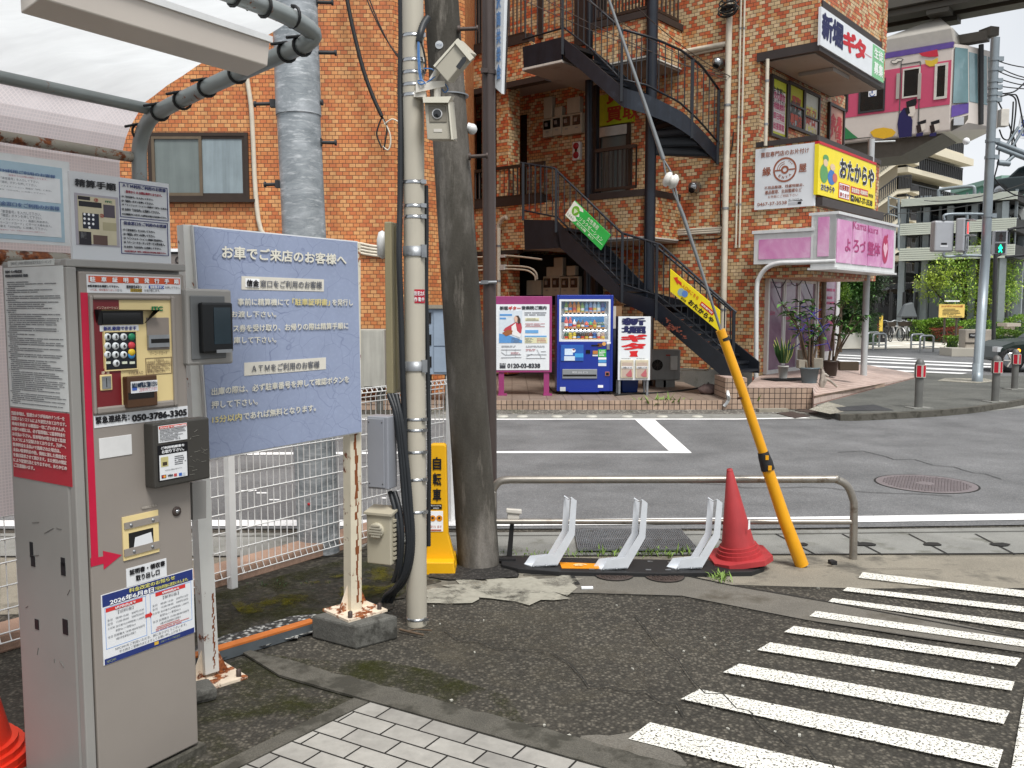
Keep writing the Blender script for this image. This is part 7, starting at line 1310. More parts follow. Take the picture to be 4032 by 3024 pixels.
mb=MB();mb.hexa([C_(1664,382,.15),C_(1778,379,.15),C_(1764,404,.15),C_(1666,404,.15)],[C_(1664,382,-.01),C_(1790,379,-.01),C_(1782,404,-.01),C_(1666,404,-.01)]);mb.hexa([C_(1763,402,.14),C_(1770,402,.14),C_(1784,549,.14),C_(1777,549,.14)],[C_(1782,402,-.01),C_(1788,402,-.01),C_(1800,545,-.01),C_(1794,545,-.01)]);obj('sun_hood',mb,M['cam_ivory'],t)
t,a=cam_box('boxy ivory security camera tilted up to the right, upper one on the pole',[(1707,259),(1800,153),(1855,208),(1762,322)],.14,.06,None,0)
mb=MB();mb.hexa([C_(1790,168,.155),C_(1804,150,.155),(C_(1866,226,.155)),C_(1850,240,.155)],[C_(1790,168,.04),C_(1804,150,.04),(C_(1868,232,.04)),C_(1852,246,.04)]);mb.hexa([C_(1706,258,.145),C_(1800,152,.145),C_(1805,158,.145),C_(1712,265,.145)],[C_(1706,258,.03),C_(1800,152,.03),C_(1805,158,.03),C_(1712,265,.03)]);obj('sun_hood',mb,M['cam_ivory'],t)
mb=MB();mb.add([C_(1795,262,.1415),C_(1822,225,.1415),C_(1834,222,.1415),(C_(1836,240,.1415)),C_(1810,274,.1415)],[[0,1,2,3,4]]);obj('lens_window',mb,M['glass_dark'],t)
def rbox(name,lab,cat,x0,y0,x1,y1,d,ang,m,front=.03):
 c0=C_(x0,(y0+y1)/2,front);f_=Fr(V((c0.x,c0.y,0)),(math.cos(ang),-math.sin(ang),0));a=f_.rect(x0,y0,x1,y1);t=thing(name,lab,cat,f_.pt(a[0],a[1]));mb=MB();mb.fbox(f_,*a,-d,0);obj('case',mb,M[m],t,bevel=.006);return t,f_,a
mat('olive_tan','#8c8468',.55,var=.06,scale=3,streak=.12);mat('box_grey','#8f9299',.45,.1,var=.04);mat('box_beige','#aaa491',.5,var=.05)
t,f_,a=rbox('pole_cover','tall olive tan cable cover standing left of the pale pole','cover',1512,873,1548,1552,.13,.25,'olive_tan',.02)
mb=MB();mb.fbox(f_,a[2]-.004,a[1]+.02,a[2]+.006,a[3]-.02,-.12,-.05);obj('side_lip',mb,M['olive_tan'],t)
t,f_,a=rbox('junction_box','tall grey steel junction box beside the black conduits','box',1444,1638,1530,1930,.10,.35,'box_grey',.09);mb=MB();mb.fbox(f_,a[0]+.006,a[1]+.01,a[2]-.02,a[3]-.01,0,.008);o=obj('cover',mb,M['box_grey'],t,bevel=.003);mb=MB()
for u,v in((a[0]+.015,a[1]+.03),(a[2]-.03,a[1]+.03),(a[0]+.015,a[3]-.03),(a[2]-.03,a[3]-.03)):mb.lathe([(.004,0),(.001,.003)],f_.pt(u,v,.008),8,f_.n)
obj('screw',mb,M['galv_dark'],o)
t,f_,a=rbox('junction_box','beige plastic box with a round louvred vent near the pole foot','box',1442,2015,1540,2228,.09,.35,'box_beige',.09);w_,h_=a[2]-a[0],a[3]-a[1];c=(a[0]+w_*.45,a[1]+h_*.66);mb=MB();mb.lathe([(.042,0),(.042,.012),(.036,.018),(.001,.018)],f_.pt(*c,0),24,f_.n);vt_=obj('vent',mb,M['box_beige'],t);mb=MB()
for k in range(-2,3):hw=math.sqrt(max(.0001,.038**2-(k*.014)**2));mb.fbox(f_,c[0]-hw,c[1]+k*.014-.004,c[0]+hw,c[1]+k*.014+.004,.017,.024)
obj('louvre',mb,M['cam_beige'],vt_);mb=MB()
for k in range(9):mb.fbox(f_,a[2]+.001,a[1]+h_*(.1+k*.09),a[2]+.012,a[1]+h_*(.15+k*.09),-.06,-.02)
obj('hinge_ribs',mb,M['box_beige'],t);mb=MB();mb.hexa([f_.pt(a[0]-.01,a[3],.01),f_.pt(a[2]+.01,a[3],.01),f_.pt(a[2]+.01,a[3]+.02,-.1),f_.pt(a[0]-.01,a[3]+.02,-.1)],[f_.pt(a[0]-.01,a[3]-.012,.01),f_.pt(a[2]+.01,a[3]-.012,.01),f_.pt(a[2]+.01,a[3]+.008,-.1),f_.pt(a[0]-.01,a[3]+.008,-.1)]);obj('lid',mb,M['box_beige'],t)
mb=MB();mb.lathe([(.001,0),(.028,.02),(.03,.1),(.02,.14),(.001,.15)],C_(1506,1020,-.1),14);tag(obj('rounded_lamp',mb,M['white_alu']),'small white rounded cap behind the olive cable cover','cap')
# ------------------------------------------------ leaning concrete pole and brown steel pole
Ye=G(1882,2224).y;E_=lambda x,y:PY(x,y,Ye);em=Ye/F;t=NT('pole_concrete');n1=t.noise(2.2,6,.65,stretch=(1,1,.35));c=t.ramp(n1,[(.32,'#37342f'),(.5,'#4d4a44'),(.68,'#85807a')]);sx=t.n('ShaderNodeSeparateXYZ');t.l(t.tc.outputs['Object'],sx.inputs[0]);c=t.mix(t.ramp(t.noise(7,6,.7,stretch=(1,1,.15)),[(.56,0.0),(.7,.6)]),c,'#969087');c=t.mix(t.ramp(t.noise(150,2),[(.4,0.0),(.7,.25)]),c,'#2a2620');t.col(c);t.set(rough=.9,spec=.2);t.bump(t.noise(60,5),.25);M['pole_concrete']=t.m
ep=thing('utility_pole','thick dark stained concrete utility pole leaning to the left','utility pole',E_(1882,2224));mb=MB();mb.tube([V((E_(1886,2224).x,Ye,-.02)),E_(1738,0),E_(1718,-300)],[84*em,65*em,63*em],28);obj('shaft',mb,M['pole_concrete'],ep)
for x0,y,x1 in((1805,131,1878),(1847,625,1916)):mb=MB();mb.tube([E_(x0,y)-V((0,.08,0)),E_(x1,y-3)-V((0,.08,0))],.012,8);mb.tube([E_(x1,y-3)-V((0,.08,0)),E_(x1,y-3)-V((-.01,.08,0))],.02,8);mb.tube([E_(x0,y)-V((0,.08,0)),E_(x0,y)-V((-.015,.08,0))],.024,8);obj('step_bolt',mb,M['iron_brown'],ep)
c=E_(1735,197)-V((0,66*em+.004,0));mb=MB();mb.lathe([(.045*.55,0),(.001,.002)],c,18,(0,-1,0));tg=obj('number_tag',mb,flat('#b9bdc0'),ep);mb=MB();f_=Fr(c+V((0,-.004,0)),(1,0,0));txt(mb,f_,'14/20',-.018,-.006,.018,.006,.001);obj('lettering',mb,flat('#4a5a7a'),tg)
mb=MB();z=E_(1800,378).z;mb.lathe([(69*em,-.004),(69*em,.004)],V((E_(1775,378).x,Ye,z)),24);obj('wire_band',mb,M['galv'],ep)
mb=MB();mb.tube([E_(1840,500),E_(1858,506)],.03,8);mb.ball(E_(1858,508),.035,6);obj('insulator',mb,M['white_alu'],ep)
Yb=6.25;Bp=lambda x,y:PY(x,y,Yb);bp_=thing('sign_pole','dark brown steel pole right behind the leaning concrete pole','pole',V((Bp(1930,2000).x,Yb,0)));mat('brown_steel','#4d4340',.4,.25,var=.1,scale=4,streak=.2);mb=MB();mb.tube([V((Bp(1931,1700).x,Yb,0)),Bp(1922,-40),V((Bp(1922,-40).x,Yb,5.2))],.047,16);obj('shaft',mb,M['brown_steel'],bp_)
for y,h_,k,m in((286,.03,1.06,'brown_steel'),(1112,.025,1.12,'galv')):mb=MB();p=Bp(1926,y);mb.lathe([(.047*k,-h_/2),(.047*k,h_/2)],p,16);mb.cbox(p+V((-.03,-.05,0)),.05,.03,h_);obj('clamp',mb,M[m],bp_)
mb=MB();mb.tube([Bp(1885,1116)-V((0,.05,0)),Bp(1957,1112)-V((0,.05,0))],.012,8);obj('clamp_bolt',mb,M['galv'],bp_)
vs_=thing('banner_sign','tall narrow white sign with pale blue characters on the brown pole','sign',Bp(1965,370));f_=Fr(V((Bp(1952,300).x+.01,Yb-.02,0)),V((.75,-.66,0)));a0_=f_.at(1950,345);a1_=f_.at(1975,-40);wid=f_.at(1976,300)[0];mb=MB();pts=[f_.at(*p)for p in((1950,345),(1974,368),(1988,-40),(1950,-40))];mb.fprism(f_,pts,-.03,0);obj('panel',mb,M['paper'],vs_);mb=MB();mb.fprism(f_,[(x+.012*(1 if x>.02 else-0),y)for x,y in pts],-.034,-.031);obj('frame',mb,M['dark_trim'],vs_)
mb=MB();u0,u1=f_.at(1953,200)[0],f_.at(1975,200)[0];v0,v1=f_.at(1960,320)[1],f_.at(1962,-30)[1];txt(mb,f_,'沢商共栄会',u0+.008,v0,u1-.004,v1,.004,.05,vert=True);obj('lettering',mb,flat('#6d93c4'),vs_)
# ------------------------------------------------ yellow bicycle sign board
Yy=G(1735,2252).y;Yf=Fr((0,Yy,0),(1,0,0));bs_=thing('bicycle_sign','yellow plastic bicycle parking sign board behind the pale pole','sign',PY(1735,2252,Yy));mat('sign_yellow','#e0a914',.4,var=.05)
pr=[Yf.at(*p)for p in((1692,1756),(1700,1749),(1748,1749),(1757,1756),(1765,2105),(1796,2225),(1790,2258),(1676,2262),(1668,2230),(1688,2105))];mb=MB();mb.fprism(Yf,pr,-.07,0);mb.fprism(Yf,[Yf.at(*p)for p in((1668,2200),(1790,2200),(1797,2258),(1664,2264))],-.2,.08);obj('body',mb,M['sign_yellow'],bs_,bevel=.012)
mb=MB()
for i,ch_ in enumerate('自転車'):txp(mb,Yf,ch_,1704,1799+i*62,1738,1850+i*62,.004,.03)
obj('lettering',mb,blk,bs_);mb=MB();rp(mb,Yf,1694,1985,1740,2005,0,.004);o=obj('black_label',mb,blk,bs_);mb=MB();txp(mb,Yf,'Bicycle sharing',1697,1987,1737,1994,.006);txp(mb,Yf,'station',1706,1996,1728,2003,.006);obj('lettering',mb,wht,o)
mb=MB();rp(mb,Yf,1690,2012,1745,2092,0,.004);o=obj('white_panel',mb,wht,bs_)
for x in(1704,1730):mb=MB();c=Yf.at(x,2040);mb.disc(Yf,*c,.02,.006);obj('icon_disc',mb,flat('#d98a1f'),o);mb=MB();mb.disc(Yf,c[0],c[1]+.003,.008,.008,10);obj('icon_figure',mb,flat('#3a3026'),o)
mb=MB();txp(mb,Yf,'借りる',1694,2068,1716,2078,.006);txp(mb,Yf,'返す',1722,2068,1740,2078,.006);rp(mb,Yf,1696,2084,1738,2089,.004,.006);obj('lettering',mb,flat('#b0502a'),o)
# ------------------------------------------------ guard rail, bike racks, cone, guy wire
Yr=G(3360,2203).y;Rr=lambda x,y:PY(x,y,Yr);mat('rail_steel','#8f8a82',.35,.6,var=.12,scale=9,stain=('#6d6256',.6,10))
gr=thing('guard_rail','low bent steel guard rail along the kerb behind the bike racks','rail',Rr(2660,2203));mb=MB();xb=Rr(3361,2150).x;mb.tube(smooth_path([V((Rr(1938,2150).x,Yr,0)),Rr(1940,1960),Rr(1944,1925),Rr(1968,1896),Rr(2010,1889)],5)+smooth_path([Rr(2600,1888),Rr(3240,1887),Rr(3290,1888),Rr(3335,1912),Rr(3358,1965),Rr(3362,2010),V((xb,Yr,0))],5),.026,14);obj('top_tube',mb,M['rail_steel'],gr);mb=MB();mb.tube([Rr(1942,2053),Rr(3360,2055)],.019,12);obj('lower_tube',mb,M['rail_steel'],gr)
mat('rack_white','#d3d7dc',.35,.1,var=.07,scale=12,stain=('#a9a9a5',.64,16));mat('rack_black','#19191a',.6,var=.15,scale=10)
bp0=[(1974,2190),(2100,2192),(2700,2205),(2990,2212),(3010,2232),(2960,2250),(2600,2256),(2200,2250),(2040,2238),(1974,2222)];bpx=thing('rack_base','long black base plate holding three white bicycle racks','base plate',G(2450,2230));mb=MB();mb.prism([G(x,y,.035)for x,y in bp0],(0,0,-.033));obj('plate',mb,M['rack_black'],bpx,bevel=.004)
mb=MB();mb.prism([G(x,y,.040)for x,y in((2202,2213),(2352,2219),(2362,2238),(2212,2236))],(0,0,-.004));o=obj('orange_plate',mb,flat('#d98a14'),bpx);mb=MB();c0_,c1_=G(2230,2233,.0425),G(2345,2217,.0425);f_=Fr(G(2225,2234,.041),(1,.02,0),(0,1,0));txt(mb,f_,'8',.06,.02,.12,.06,.0015,.05);ring(mb,f_,.0+.1,.03,.035,.05,.002,.3,2.8,12);obj('lettering',mb,flat('#e8c48a'),o)
mb=MB()
for x,y in((2553,2243),(2631,2243),(2330,2240),(2560,2210),(2640,2213)):mb.cbox(G(x,y,.0365),.035,.015,.003)
obj('rivet',mb,M['galv'],bpx)
Yk=G(2110,2232,.036).y;K5=lambda x,y,d:PY(1800+x*.7233,1650+y*.7233,Yk+d)
def rack(lab,dx,src=None):
 if src:c=PY(2120+dx[0],2232+dx[1],Yk);c0_=PY(2120,2232,Yk);return dup(src,(c.x-c0_.x,(G(2120+dx[0],2235+dx[1])-G(2120,2235)).y,0),0,lab)
 t=thing('bike_rack',lab,'bike rack',K5(500,800,.05));near=[(365,795),(408,806),(540,797),(612,620),(622,424),(652,446),(640,640),(556,800),(540,803),(404,808)]
 pn=[(404,806),(438,752),(528,738),(606,612),(622,424),(651,445),(640,632),(545,798)];pf=[(362,794),(396,745),(494,735),(570,608),(583,415),(613,434),(604,614),(512,780)]
 for pp_,d in((pn,0.0),(pf,.07)):mb=MB();mb.prism([K5(x,y,d)for x,y in pp_],(0,.004,0));obj('side_plate',mb,M['rack_white'],t)
 mb=MB();fl=[((545,798),(512,780)),((404,806),(362,794))];mb.hexa([K5(404,806,0),K5(545,798,0),K5(512,785,.07),K5(362,794,.07)],[K5(404,800,0),K5(545,792,0),K5(512,779,.07),K5(362,788,.07)]);mb.tube([K5(622,428,.0),K5(605,436,.035),K5(583,420,.07)],.004,6)
 obj('channel',mb,M['rack_white'],t);mb=MB()
 for x,y in((485,797),(415,800)):mb.lathe([(.008,0),(.004,.006)],K5(x,y,-.02)+V((0,0,.0)),8)
 obj('bolt',mb,M['galv'],t);return t
r1_=rack('white angled bicycle rack bracket nearest the concrete pole',None);rack('white angled bicycle rack bracket in the middle of the black base',(271,12),r1_);rack('white angled bicycle rack bracket just left of the faded red cone',(562,10),r1_)
sp=thing('sensor_post','black sensor post with a grey head at the left end of the rack base','post',G(2010,2190));Ys=G(2010,2200).y;mb=MB();mb.hexa([PY(*p,Ys)for p in((1995,2190),(2016,2190),(2026,2042),(2010,2042))],[PY(*p,Ys+.03)for p in((1995,2190),(2016,2190),(2026,2042),(2010,2042))]);obj('post',mb,M['rack_black'],sp);mb=MB();mb.hexa([PY(*p,Ys-.02)for p in((1997,2046),(2044,2050),(2046,2020),(1998,2018))],[PY(*p,Ys+.06)for p in((1997,2046),(2044,2050),(2046,2020),(1998,2018))]);mb.hexa([PY(*p,Ys-.03)for p in((1993,2020),(2054,2026),(2054,2008),(1993,2004))],[PY(*p,Ys+.07)for p in((1993,2016),(2054,2022),(2054,2004),(1993,2000))]);obj('head',mb,M['soffit_edge'],sp,bevel=.006);mb=MB();mb.cbox(G(1998,2200,.042),.11,.05,.012);obj('foot',mb,M['rack_black'],sp)
cb=G(2912,2228);cone('traffic_cone','faded red traffic cone leaning against the guard rail beside the racks',cb+V((0,0,.01)),.615,.108,.20,'cone_faded',tilt=(R(2),-R(8),0)).location.z+=.035
mb=MB();fc=Fr(G(2912,2228)+V((.02,-.112,.27)),(1,0,0));mb.fpoly(fc,[(0,0),(.014,.01),(.012,.07),(.002,.06)]);tag(obj('paper_scrap',mb,wht),'small torn white sticker on the front of the faded red cone','sticker')
Yw=G(3163,2232).y;Wp=lambda x,y:PY(x,y,Yw);mat('guard_yellow','#dd9c10',.38,var=.08,scale=5,streak=.12,stain=('#a97814',.66,14));gw=thing('guy_guard','yellow plastic guard tube sleeving the slanting guy wire','guy guard',Wp(3158,2225))
gpth=[(2840,1299),(2930,1560),(3018,1790),(3032,1842),(3158,2226)];gm=Yw/F;mb=MB();mb.tube([Wp(2836,1299),Wp(2925,1545),Wp(3005,1782)],[19*gm,19*gm,19*gm],14);obj('upper_sleeve',mb,M['guard_yellow'],gw);mb=MB();mb.tube([Wp(3020,1842),Wp(3090,2050),Wp(3158,2226)],[23*gm,25*gm,27*gm],16);obj('lower_sleeve',mb,M['guard_yellow'],gw);mb=MB();mb.tube([Wp(3004,1780),Wp(3010,1802),Wp(3017,1822),Wp(3024,1850)],[21*gm,24*gm,26*gm,27*gm],16);mb.tube([Wp(2851,1330),Wp(2855,1341)],20.5*gm,14);obj('collar',mb,M['rack_black'],gw);mb=MB();mb.cbox(Wp(3013,1798)-V((0,25*gm,0)),.02,.01,.028);mb.cbox(Wp(3023,1838)-V((0,28*gm,0)),.022,.01,.03);obj('clip',mb,M['guard_yellow'],gw);mb=MB();mb.tube([Wp(2925,1568)-V((.035,.01,0)),Wp(2925,1568)-V((.02,.04,-.005))],.008,8);obj('mark',mb,flat('#4a2a10'),gw)
mat('wire_steel','#8a8d8e',.4,.7,var=.1);gy=thing('guy_wire','twisted steel guy wire with a white porcelain insulator crossing the stairs','guy wire',Wp(2840,1299));mb=MB();mb.tube([Wp(2380,-70),Wp(2398,0),Wp(2536,400),Wp(2612,628)],[.009,.009,.012,.015],8);mb.tube([Wp(2612,628),Wp(2617,665),Wp(2624,700)],.007,6);mb.tube([Wp(2612,628),Wp(2632,660),Wp(2648,690)],.007,6);mb.tube([Wp(2645,735),Wp(2655,765),Wp(2672,805)],.007,6);mb.tube([Wp(2656,730),Wp(2664,765),Wp(2672,805)],.007,6);mb.tube([Wp(2672,805),Wp(2690,850),Wp(2752,1036),Wp(2838,1301)],[.013,.013,.011,.008],8);obj('strand',mb,M['wire_steel'],gy)
mb=MB();ax=(Wp(2660,740)-Wp(2625,690)).normalized();axx=V((.92,0,-.36));c=Wp(2641,711);ax2=V((axx.z*-1,0,axx.x));mb.lathe([(.001,-.046),(.03,-.045),(.047,-.03),(.05,-.012),(.036,-.006),(.036,.006),(.05,.012),(.047,.03),(.03,.045),(.001,.046)],c,18,axx);obj('insulator',mb,flat('#d6d3cc',.2),gy)
mb=MB();mb.cbox(G(3278,2215,.015),.035,.05,.03,.3);mb.cbox(G(3278,2215,.035)+V((.0,.01,0)),.03,.02,.012,.3);tag(obj('plastic_clip',mb,M['rack_black']),'small black plastic clip lying on the concrete right of the yellow guard','clip')
weeds('low green weeds under the middle bike rack by the gutter',2350,2186,0,.5,120,.06,'weed',21);weeds('green weeds behind the left bike rack',2090,2190,0,.3,60,.06,'weed',22);weeds('bushy green weeds right of the middle rack',2600,2186,0,.45,120,.09,'weed',23);weeds('green weed tuft growing from the crack in the concrete',2836,2285,0,.07,40,.09,'weed',24);weeds('sparse weeds among moss at the foot of the mesh fence',1080,2310,0,.3,50,.04,'leaf_dark',25)
mb=MB();q=random.Random(13)
for k in range(60):c=G(q.uniform(1000,4000),q.uniform(2230,2980),.018);mb.cbox(c+V((0,0,.002)),q.uniform(.006,.016),q.uniform(.005,.012),.006,q.uniform(0,3))
o=obj('gravel_bits',mb,M['stud']);o.location.z=0;tag(o,'scattered tiny pale stones on the dark ground','gravel',None,'stuff')
mb=MB();mb.tube([G(x,y,.02)for x,y in((1572,2478),(1620,2490),(1668,2500))],.006,6);mb.tube([G(x,y,.02)for x,y in((1600,2486),(1640,2478),(1700,2482))],.004,6);tag(obj('twig',mb,M['bark']),'thin brown twig lying at the foot of the pale pole','twig')
mb=MB();mb.cbox(G(2312,2314,.016),.07,.02,.012,.05);tag(obj('white_stick',mb,wht),'short white stick lying on the concrete in front of the racks','stick')
# ------------------------------------------------ bollards, signal poles
mat('bol_grey','#6a6a66',.6,.1,var=.12,scale=6,streak=.15);mat('bol_head','#5a5a58',.5,var=.1);mat('reflector','#b3152a',.25,var=.1,scale=30)
def bollard(lab,x,y,src=None):
 c=G(x,y,.1)
 if src:return dup(src,c-src.location,0,lab)
 t=thing('bollard',lab,'bollard',c);mb=MB();mb.tube([c,c+V((0,0,.48))],.062,18);obj('post',mb,M['bol_grey'],t);mb=MB();mb.lathe([(.06,.48),(.073,.49),(.073,.70),(.064,.74),(.045,.77),(.02,.79),(.001,.793)],c,20);hd_=obj('head',mb,M['bol_head'],t)
 for k in(-1,1,3,5):
  an=k*.55-math.pi/2+(.0 if k<3 else.6);n=V((math.cos(an),math.sin(an),0));f_=Fr(c+n*.070,V((-n.y,n.x,0)));mb=MB();mb.fbox(f_,-.036,.50,.036,.69,-.01,.010);rf=obj('reflector',mb,M['reflector'],hd_);mb=MB();mb.frame(f_,-.041,.495,.041,.695,.007,-.01,.014);obj('reflector_rim',mb,M['soffit_edge'],hd_)
 mb=MB();mb.cbox(c+V((0,0,.006)),.34,.26,.012,.2);obj('footing',mb,M['gutter'],t);return t
b1=bollard('grey bollard with red reflectors nearest to the tiled terrace',3616,1606);bollard('grey bollard with red reflectors in front of the signal pole, second from the terrace',3918,1582,b1);bollard('grey bollard with red reflectors closest to the dark green car',3994,1532,b1)
Yt=G(3847,1503,.1).y;T_=lambda x,y:PY(x,y,Yt);tm=Yt/F;mat('pole_steel','#8a949a',.45,.4,var=.08,scale=4,streak=.15);tp=thing('signal_pole','tall grey steel signal pole carrying pedestrian lights and cables','pole',V((T_(3847,1500).x,Yt,.1)))
mb=MB();mb.tube([V((T_(3848,1490).x,Yt,.1)),V((T_(3848,1490).x,Yt,.5)),T_(3850,1462),T_(3880,1010),T_(3919,149)],[20*tm,20*tm,18.5*tm,17.5*tm,16.5*tm],20);obj('shaft',mb,M['pole_steel'],tp)
for y in(235,275,320,345,372,395,555,620,850):mb=MB();x=interp([(149,3919),(1010,3880),(1462,3850)],y);mb.lathe([(19.5*tm,-.03),(19.5*tm,.03)],T_(x,y),18);mb.cbox(T_(x+20,y)-V((0,.05,0)),.1,.08,.09);obj('band',mb,M['pole_steel'],tp)
mb=MB();p=T_(3950,465);mb.cbox(p,.17,.16,.36);tag(obj('pole_box',mb,M['soffit_edge'],bevel=.01),'pale grey box fixed to the right side of the signal pole','box')
mat('sig_grey','#a3a6ab',.4,.1,var=.04)
def lens(par,f_,c,r,col_,em,fig=None,lit=False):
 mb=MB();mb.fbox(f_,c[0]-r,c[1]-r,c[0]+r,c[1]+r,.0,.02);obj('lens',mb,M['glass_dark'],par)
 m_=mat('lamp_'+col_[1:]+str(int(lit)),col_,.4,emit=em if lit else 0);mb=MB();txtp=[(-.1,.75),(.1,.75),(.18,.55),(.16,.42),(.36,.3),(.46,-.1),(.3,-.1),(.2,.1),(.2,-.2),(.42,-.85),(.22,-.9),(0,-.4),(-.22,-.9),(-.42,-.85),(-.2,-.2),(-.2,.1),(-.3,-.1),(-.46,-.1),(-.36,.3),(-.16,.42),(-.18,.55)]
 mb.fpoly(f_,[(c[0]+x*r*.95,c[1]+y*r)for x,y in txtp],.024);obj('figure',mb,m_,par)
 mb=MB();mb.fbox(f_,c[0]-r*1.1,c[1]+r,c[0]+r*1.1,c[1]+r*1.08,0,.16);obj('visor',mb,M['sig_grey'],par)
sb=thing('pedestrian_signal','pedestrian signal seen from behind as a rounded grey box left of the pole','signal',T_(3718,995));f_=Fr(T_(3718,930)-V((0,0,T_(3718,930).z)),(1,.1,0));a=f_.rect(3683,868,3755,992);mb=MB();mb.fbox(f_,*a,-.2,0);obj('housing',mb,M['sig_grey'],sb,bevel=.04);mb=MB();rp(mb,f_,3706,956,3728,964,0,.006);obj('black_label',mb,blk,sb);mb=MB();rp(mb,f_,3702,965,3732,974,0,.006);obj('label',mb,flat('#c5c8cb'),sb)
ang=-.75;s2=thing('pedestrian_signal','pedestrian signal glowing red turned to the right on the big pole','signal',T_(3810,995));c0=T_(3806,925);f_=Fr(V((c0.x,c0.y,0)),(math.cos(.9),math.sin(.9),0));z0,z1_=T_(3806,992).z,T_(3806,860).z;mb=MB();mb.fbox(f_,-.2,z0,.2,z1_,-.18,0);obj('housing',mb,M['sig_grey'],s2,bevel=.03);hgt=z1_-z0
lens(s2,f_,(0,z0+hgt*.73),.15,'#ff2a22',2.2,lit=True);lens(s2,f_,(0,z0+hgt*.27),.15,'#2a3a36',0)
mb=MB()
for y0,y1 in((846,852),(1010,1008)):mb.tube(smooth_path([T_(3718,y0+(20 if y0<900 else-16)),T_(3722,y0),T_(3800,y0-4),T_(3890,y0-2)],4),.03,8)
obj('signal_arm',mb,M['pole_steel'],tp);mb=MB();mb.tube([T_(3808,846),T_(3808,862)],.03,8);mb.tube([T_(3798,1006),T_(3798,990)],.03,8);obj('hanger',mb,M['pole_steel'],tp)
Yd=30.0;D_=lambda x,y:PY(x,y,Yd);dm=Yd/F;p2_=thing('signal_post','slim dark post with the green pedestrian signal beyond the crossing','post',V((D_(3917,1200).x,Yd,.02)));mb=MB();mb.tube([V((D_(3915,1296).x,Yd,.02)),D_(3920,1000)],7.5*dm,12);mb.tube([D_(3920,1010),D_(3940,1000)],.05,8);mb.tube([D_(3970,905),D_(3995,898),D_(4060,890)],.05,8);mb.tube([D_(3960,1012),D_(4060,1002)],.05,8);obj('shaft',mb,M['galv_dark'],p2_)
s3=thing('pedestrian_signal','pedestrian signal with a glowing green walking figure on the slim post','signal',D_(3942,1000));f_=Fr((0,Yd,0),(1,-.1,0));f_=Fr(V((D_(3942,950).x,Yd,0)),(1,-.12,0));z0,z1_=D_(3942,1003).z,D_(3942,908).z;w_=24*dm;mb=MB();mb.fbox(f_,-w_,z0,w_,z1_,-.25,0);obj('housing',mb,M['sig_grey'],s3,bevel=.03);lens(s3,f_,(-.02,z0+(z1_-z0)*.27),.16,'#10e0a0',2.0,lit=True);lens(s3,f_,(-.02,z0+(z1_-z0)*.75),.16,'#3a2522',0)
for k,(y0,y1,s_)in enumerate(((240,228,.2),(262,258,.3),(280,275,.25),(308,306,.2),(338,334,.1))):mb=MB();mb.tube(catenary(T_(3930,y0),T_(4300,y1-10),s_),.012,5);tag(obj('overhead_wire',mb,M['black_cable']),'black overhead wire leaving the signal pole to the right','wire','overhead wires at the signal pole')
for k,pts in enumerate((((3925,365),(3960,370),(3995,385),(4000,430),(3985,560),(3975,640)),((3930,370),(3990,362),(4030,330),(4060,300)),((3940,380),(3985,372),(4010,395),(4040,560)),((3935,510),(3950,545),(3975,545),(3985,480),(3990,400)),((3890,660),(3930,720),(3990,765),(4060,778)),((3935,560),(3930,640),(3905,760),(3900,1000)),((3925,390),(3950,440),(3985,520),(4000,580)))):mb=MB();mb.tube(smooth_path([T_(*p)for p in pts],5),.016,6);tag(obj('pole_cable',mb,M['black_cable']),'black cable looping around the signal pole','cable','cables looping at the signal pole')
pa=thing('cross_arms','grey steel cross arms with braces on the right of the signal pole','arm',T_(3960,600))
for a,b,r in(((3925,560),(4080,620),.05),((3925,580),(4080,640),.05),((3965,570),(4010,500),.03),((3985,580),(4030,505),.03),((3930,640),(3975,645),.06),((3950,650),(3990,615),.04)):mb=MB();mb.tube([T_(*a),T_(*b)],r,8);obj('tube',mb,M['pole_steel'],pa)
rsn=thing('road_sign','corner of a white road sign with blue roman lettering at the right edge','road sign',T_(4010,545));f_=Fr((0,Yt+.3,0),(1,0,0));mb=MB();mb.fprism(f_,[f_.at(*p)for p in((4003,540),(4020,455),(4300,470),(4300,600))],-.02,0);obj('panel',mb,M['paper'],rsn);mb=MB();txp(mb,f_,'Fukasawa',4010,512,4110,535,.005,.03);txp(mb,f_,'深沢',4020,470,4080,500,.005,.03);obj('lettering',mb,flat('#3a55a0'),rsn)
for a,b in(((2890,1010-460),(4200,560)),((3000,700),(4200,640))):pass
P=catenary(PY(3640,790,40),PY(4300,610,24),.4);mb=MB();mb.tube(P,.02,5);tag(obj('overhead_wire',mb,M['black_cable']),'long thin overhead wire sloping across the pale buildings','wire')
P=catenary(PY(3460,840,44),PY(4300,690,24),.3);mb=MB();mb.tube(P,.018,5);tag(obj('overhead_wire',mb,M['black_cable']),'thin overhead wire just above the car park','wire')
# ------------------------------------------------ suspended monorail
Ytr=30.0;uT=V((.785,-.62,0)).normalized();c0=PY(3748,400,Ytr);Tf=Fr(V((c0.x,c0.y,0)),uT);tr=thing('monorail_car','pink and cream suspended monorail car with cartoon decoration and purple stripes','train',Tf.pt(-3,Tf.at(3740,520)[1]))
mat('car_cream','#cfc6be',.35,var=.03);mat('car_pink','#c4506f',.35,var=.03);mat('car_purple','#5b4590',.35);mat('car_grey','#a7a39b',.45,var=.05);mat('car_under','#59544c',.6,var=.12);mat('car_glass','#101c20',.08,spec=.8);mat('car_front_glass','#6f8b90',.08,var=.3,scale=.8,spec=.9);mat('beam','#4d4a42',.6,var=.12,scale=1);mat('beam_light','#8f9299',.5,var=.06,scale=.5)
vB=Tf.at(3727,518)[1];vT=Tf.at(3755,172)[1];vP0=Tf.at(3700,410)[1];Lc=15.0;W_=2.6
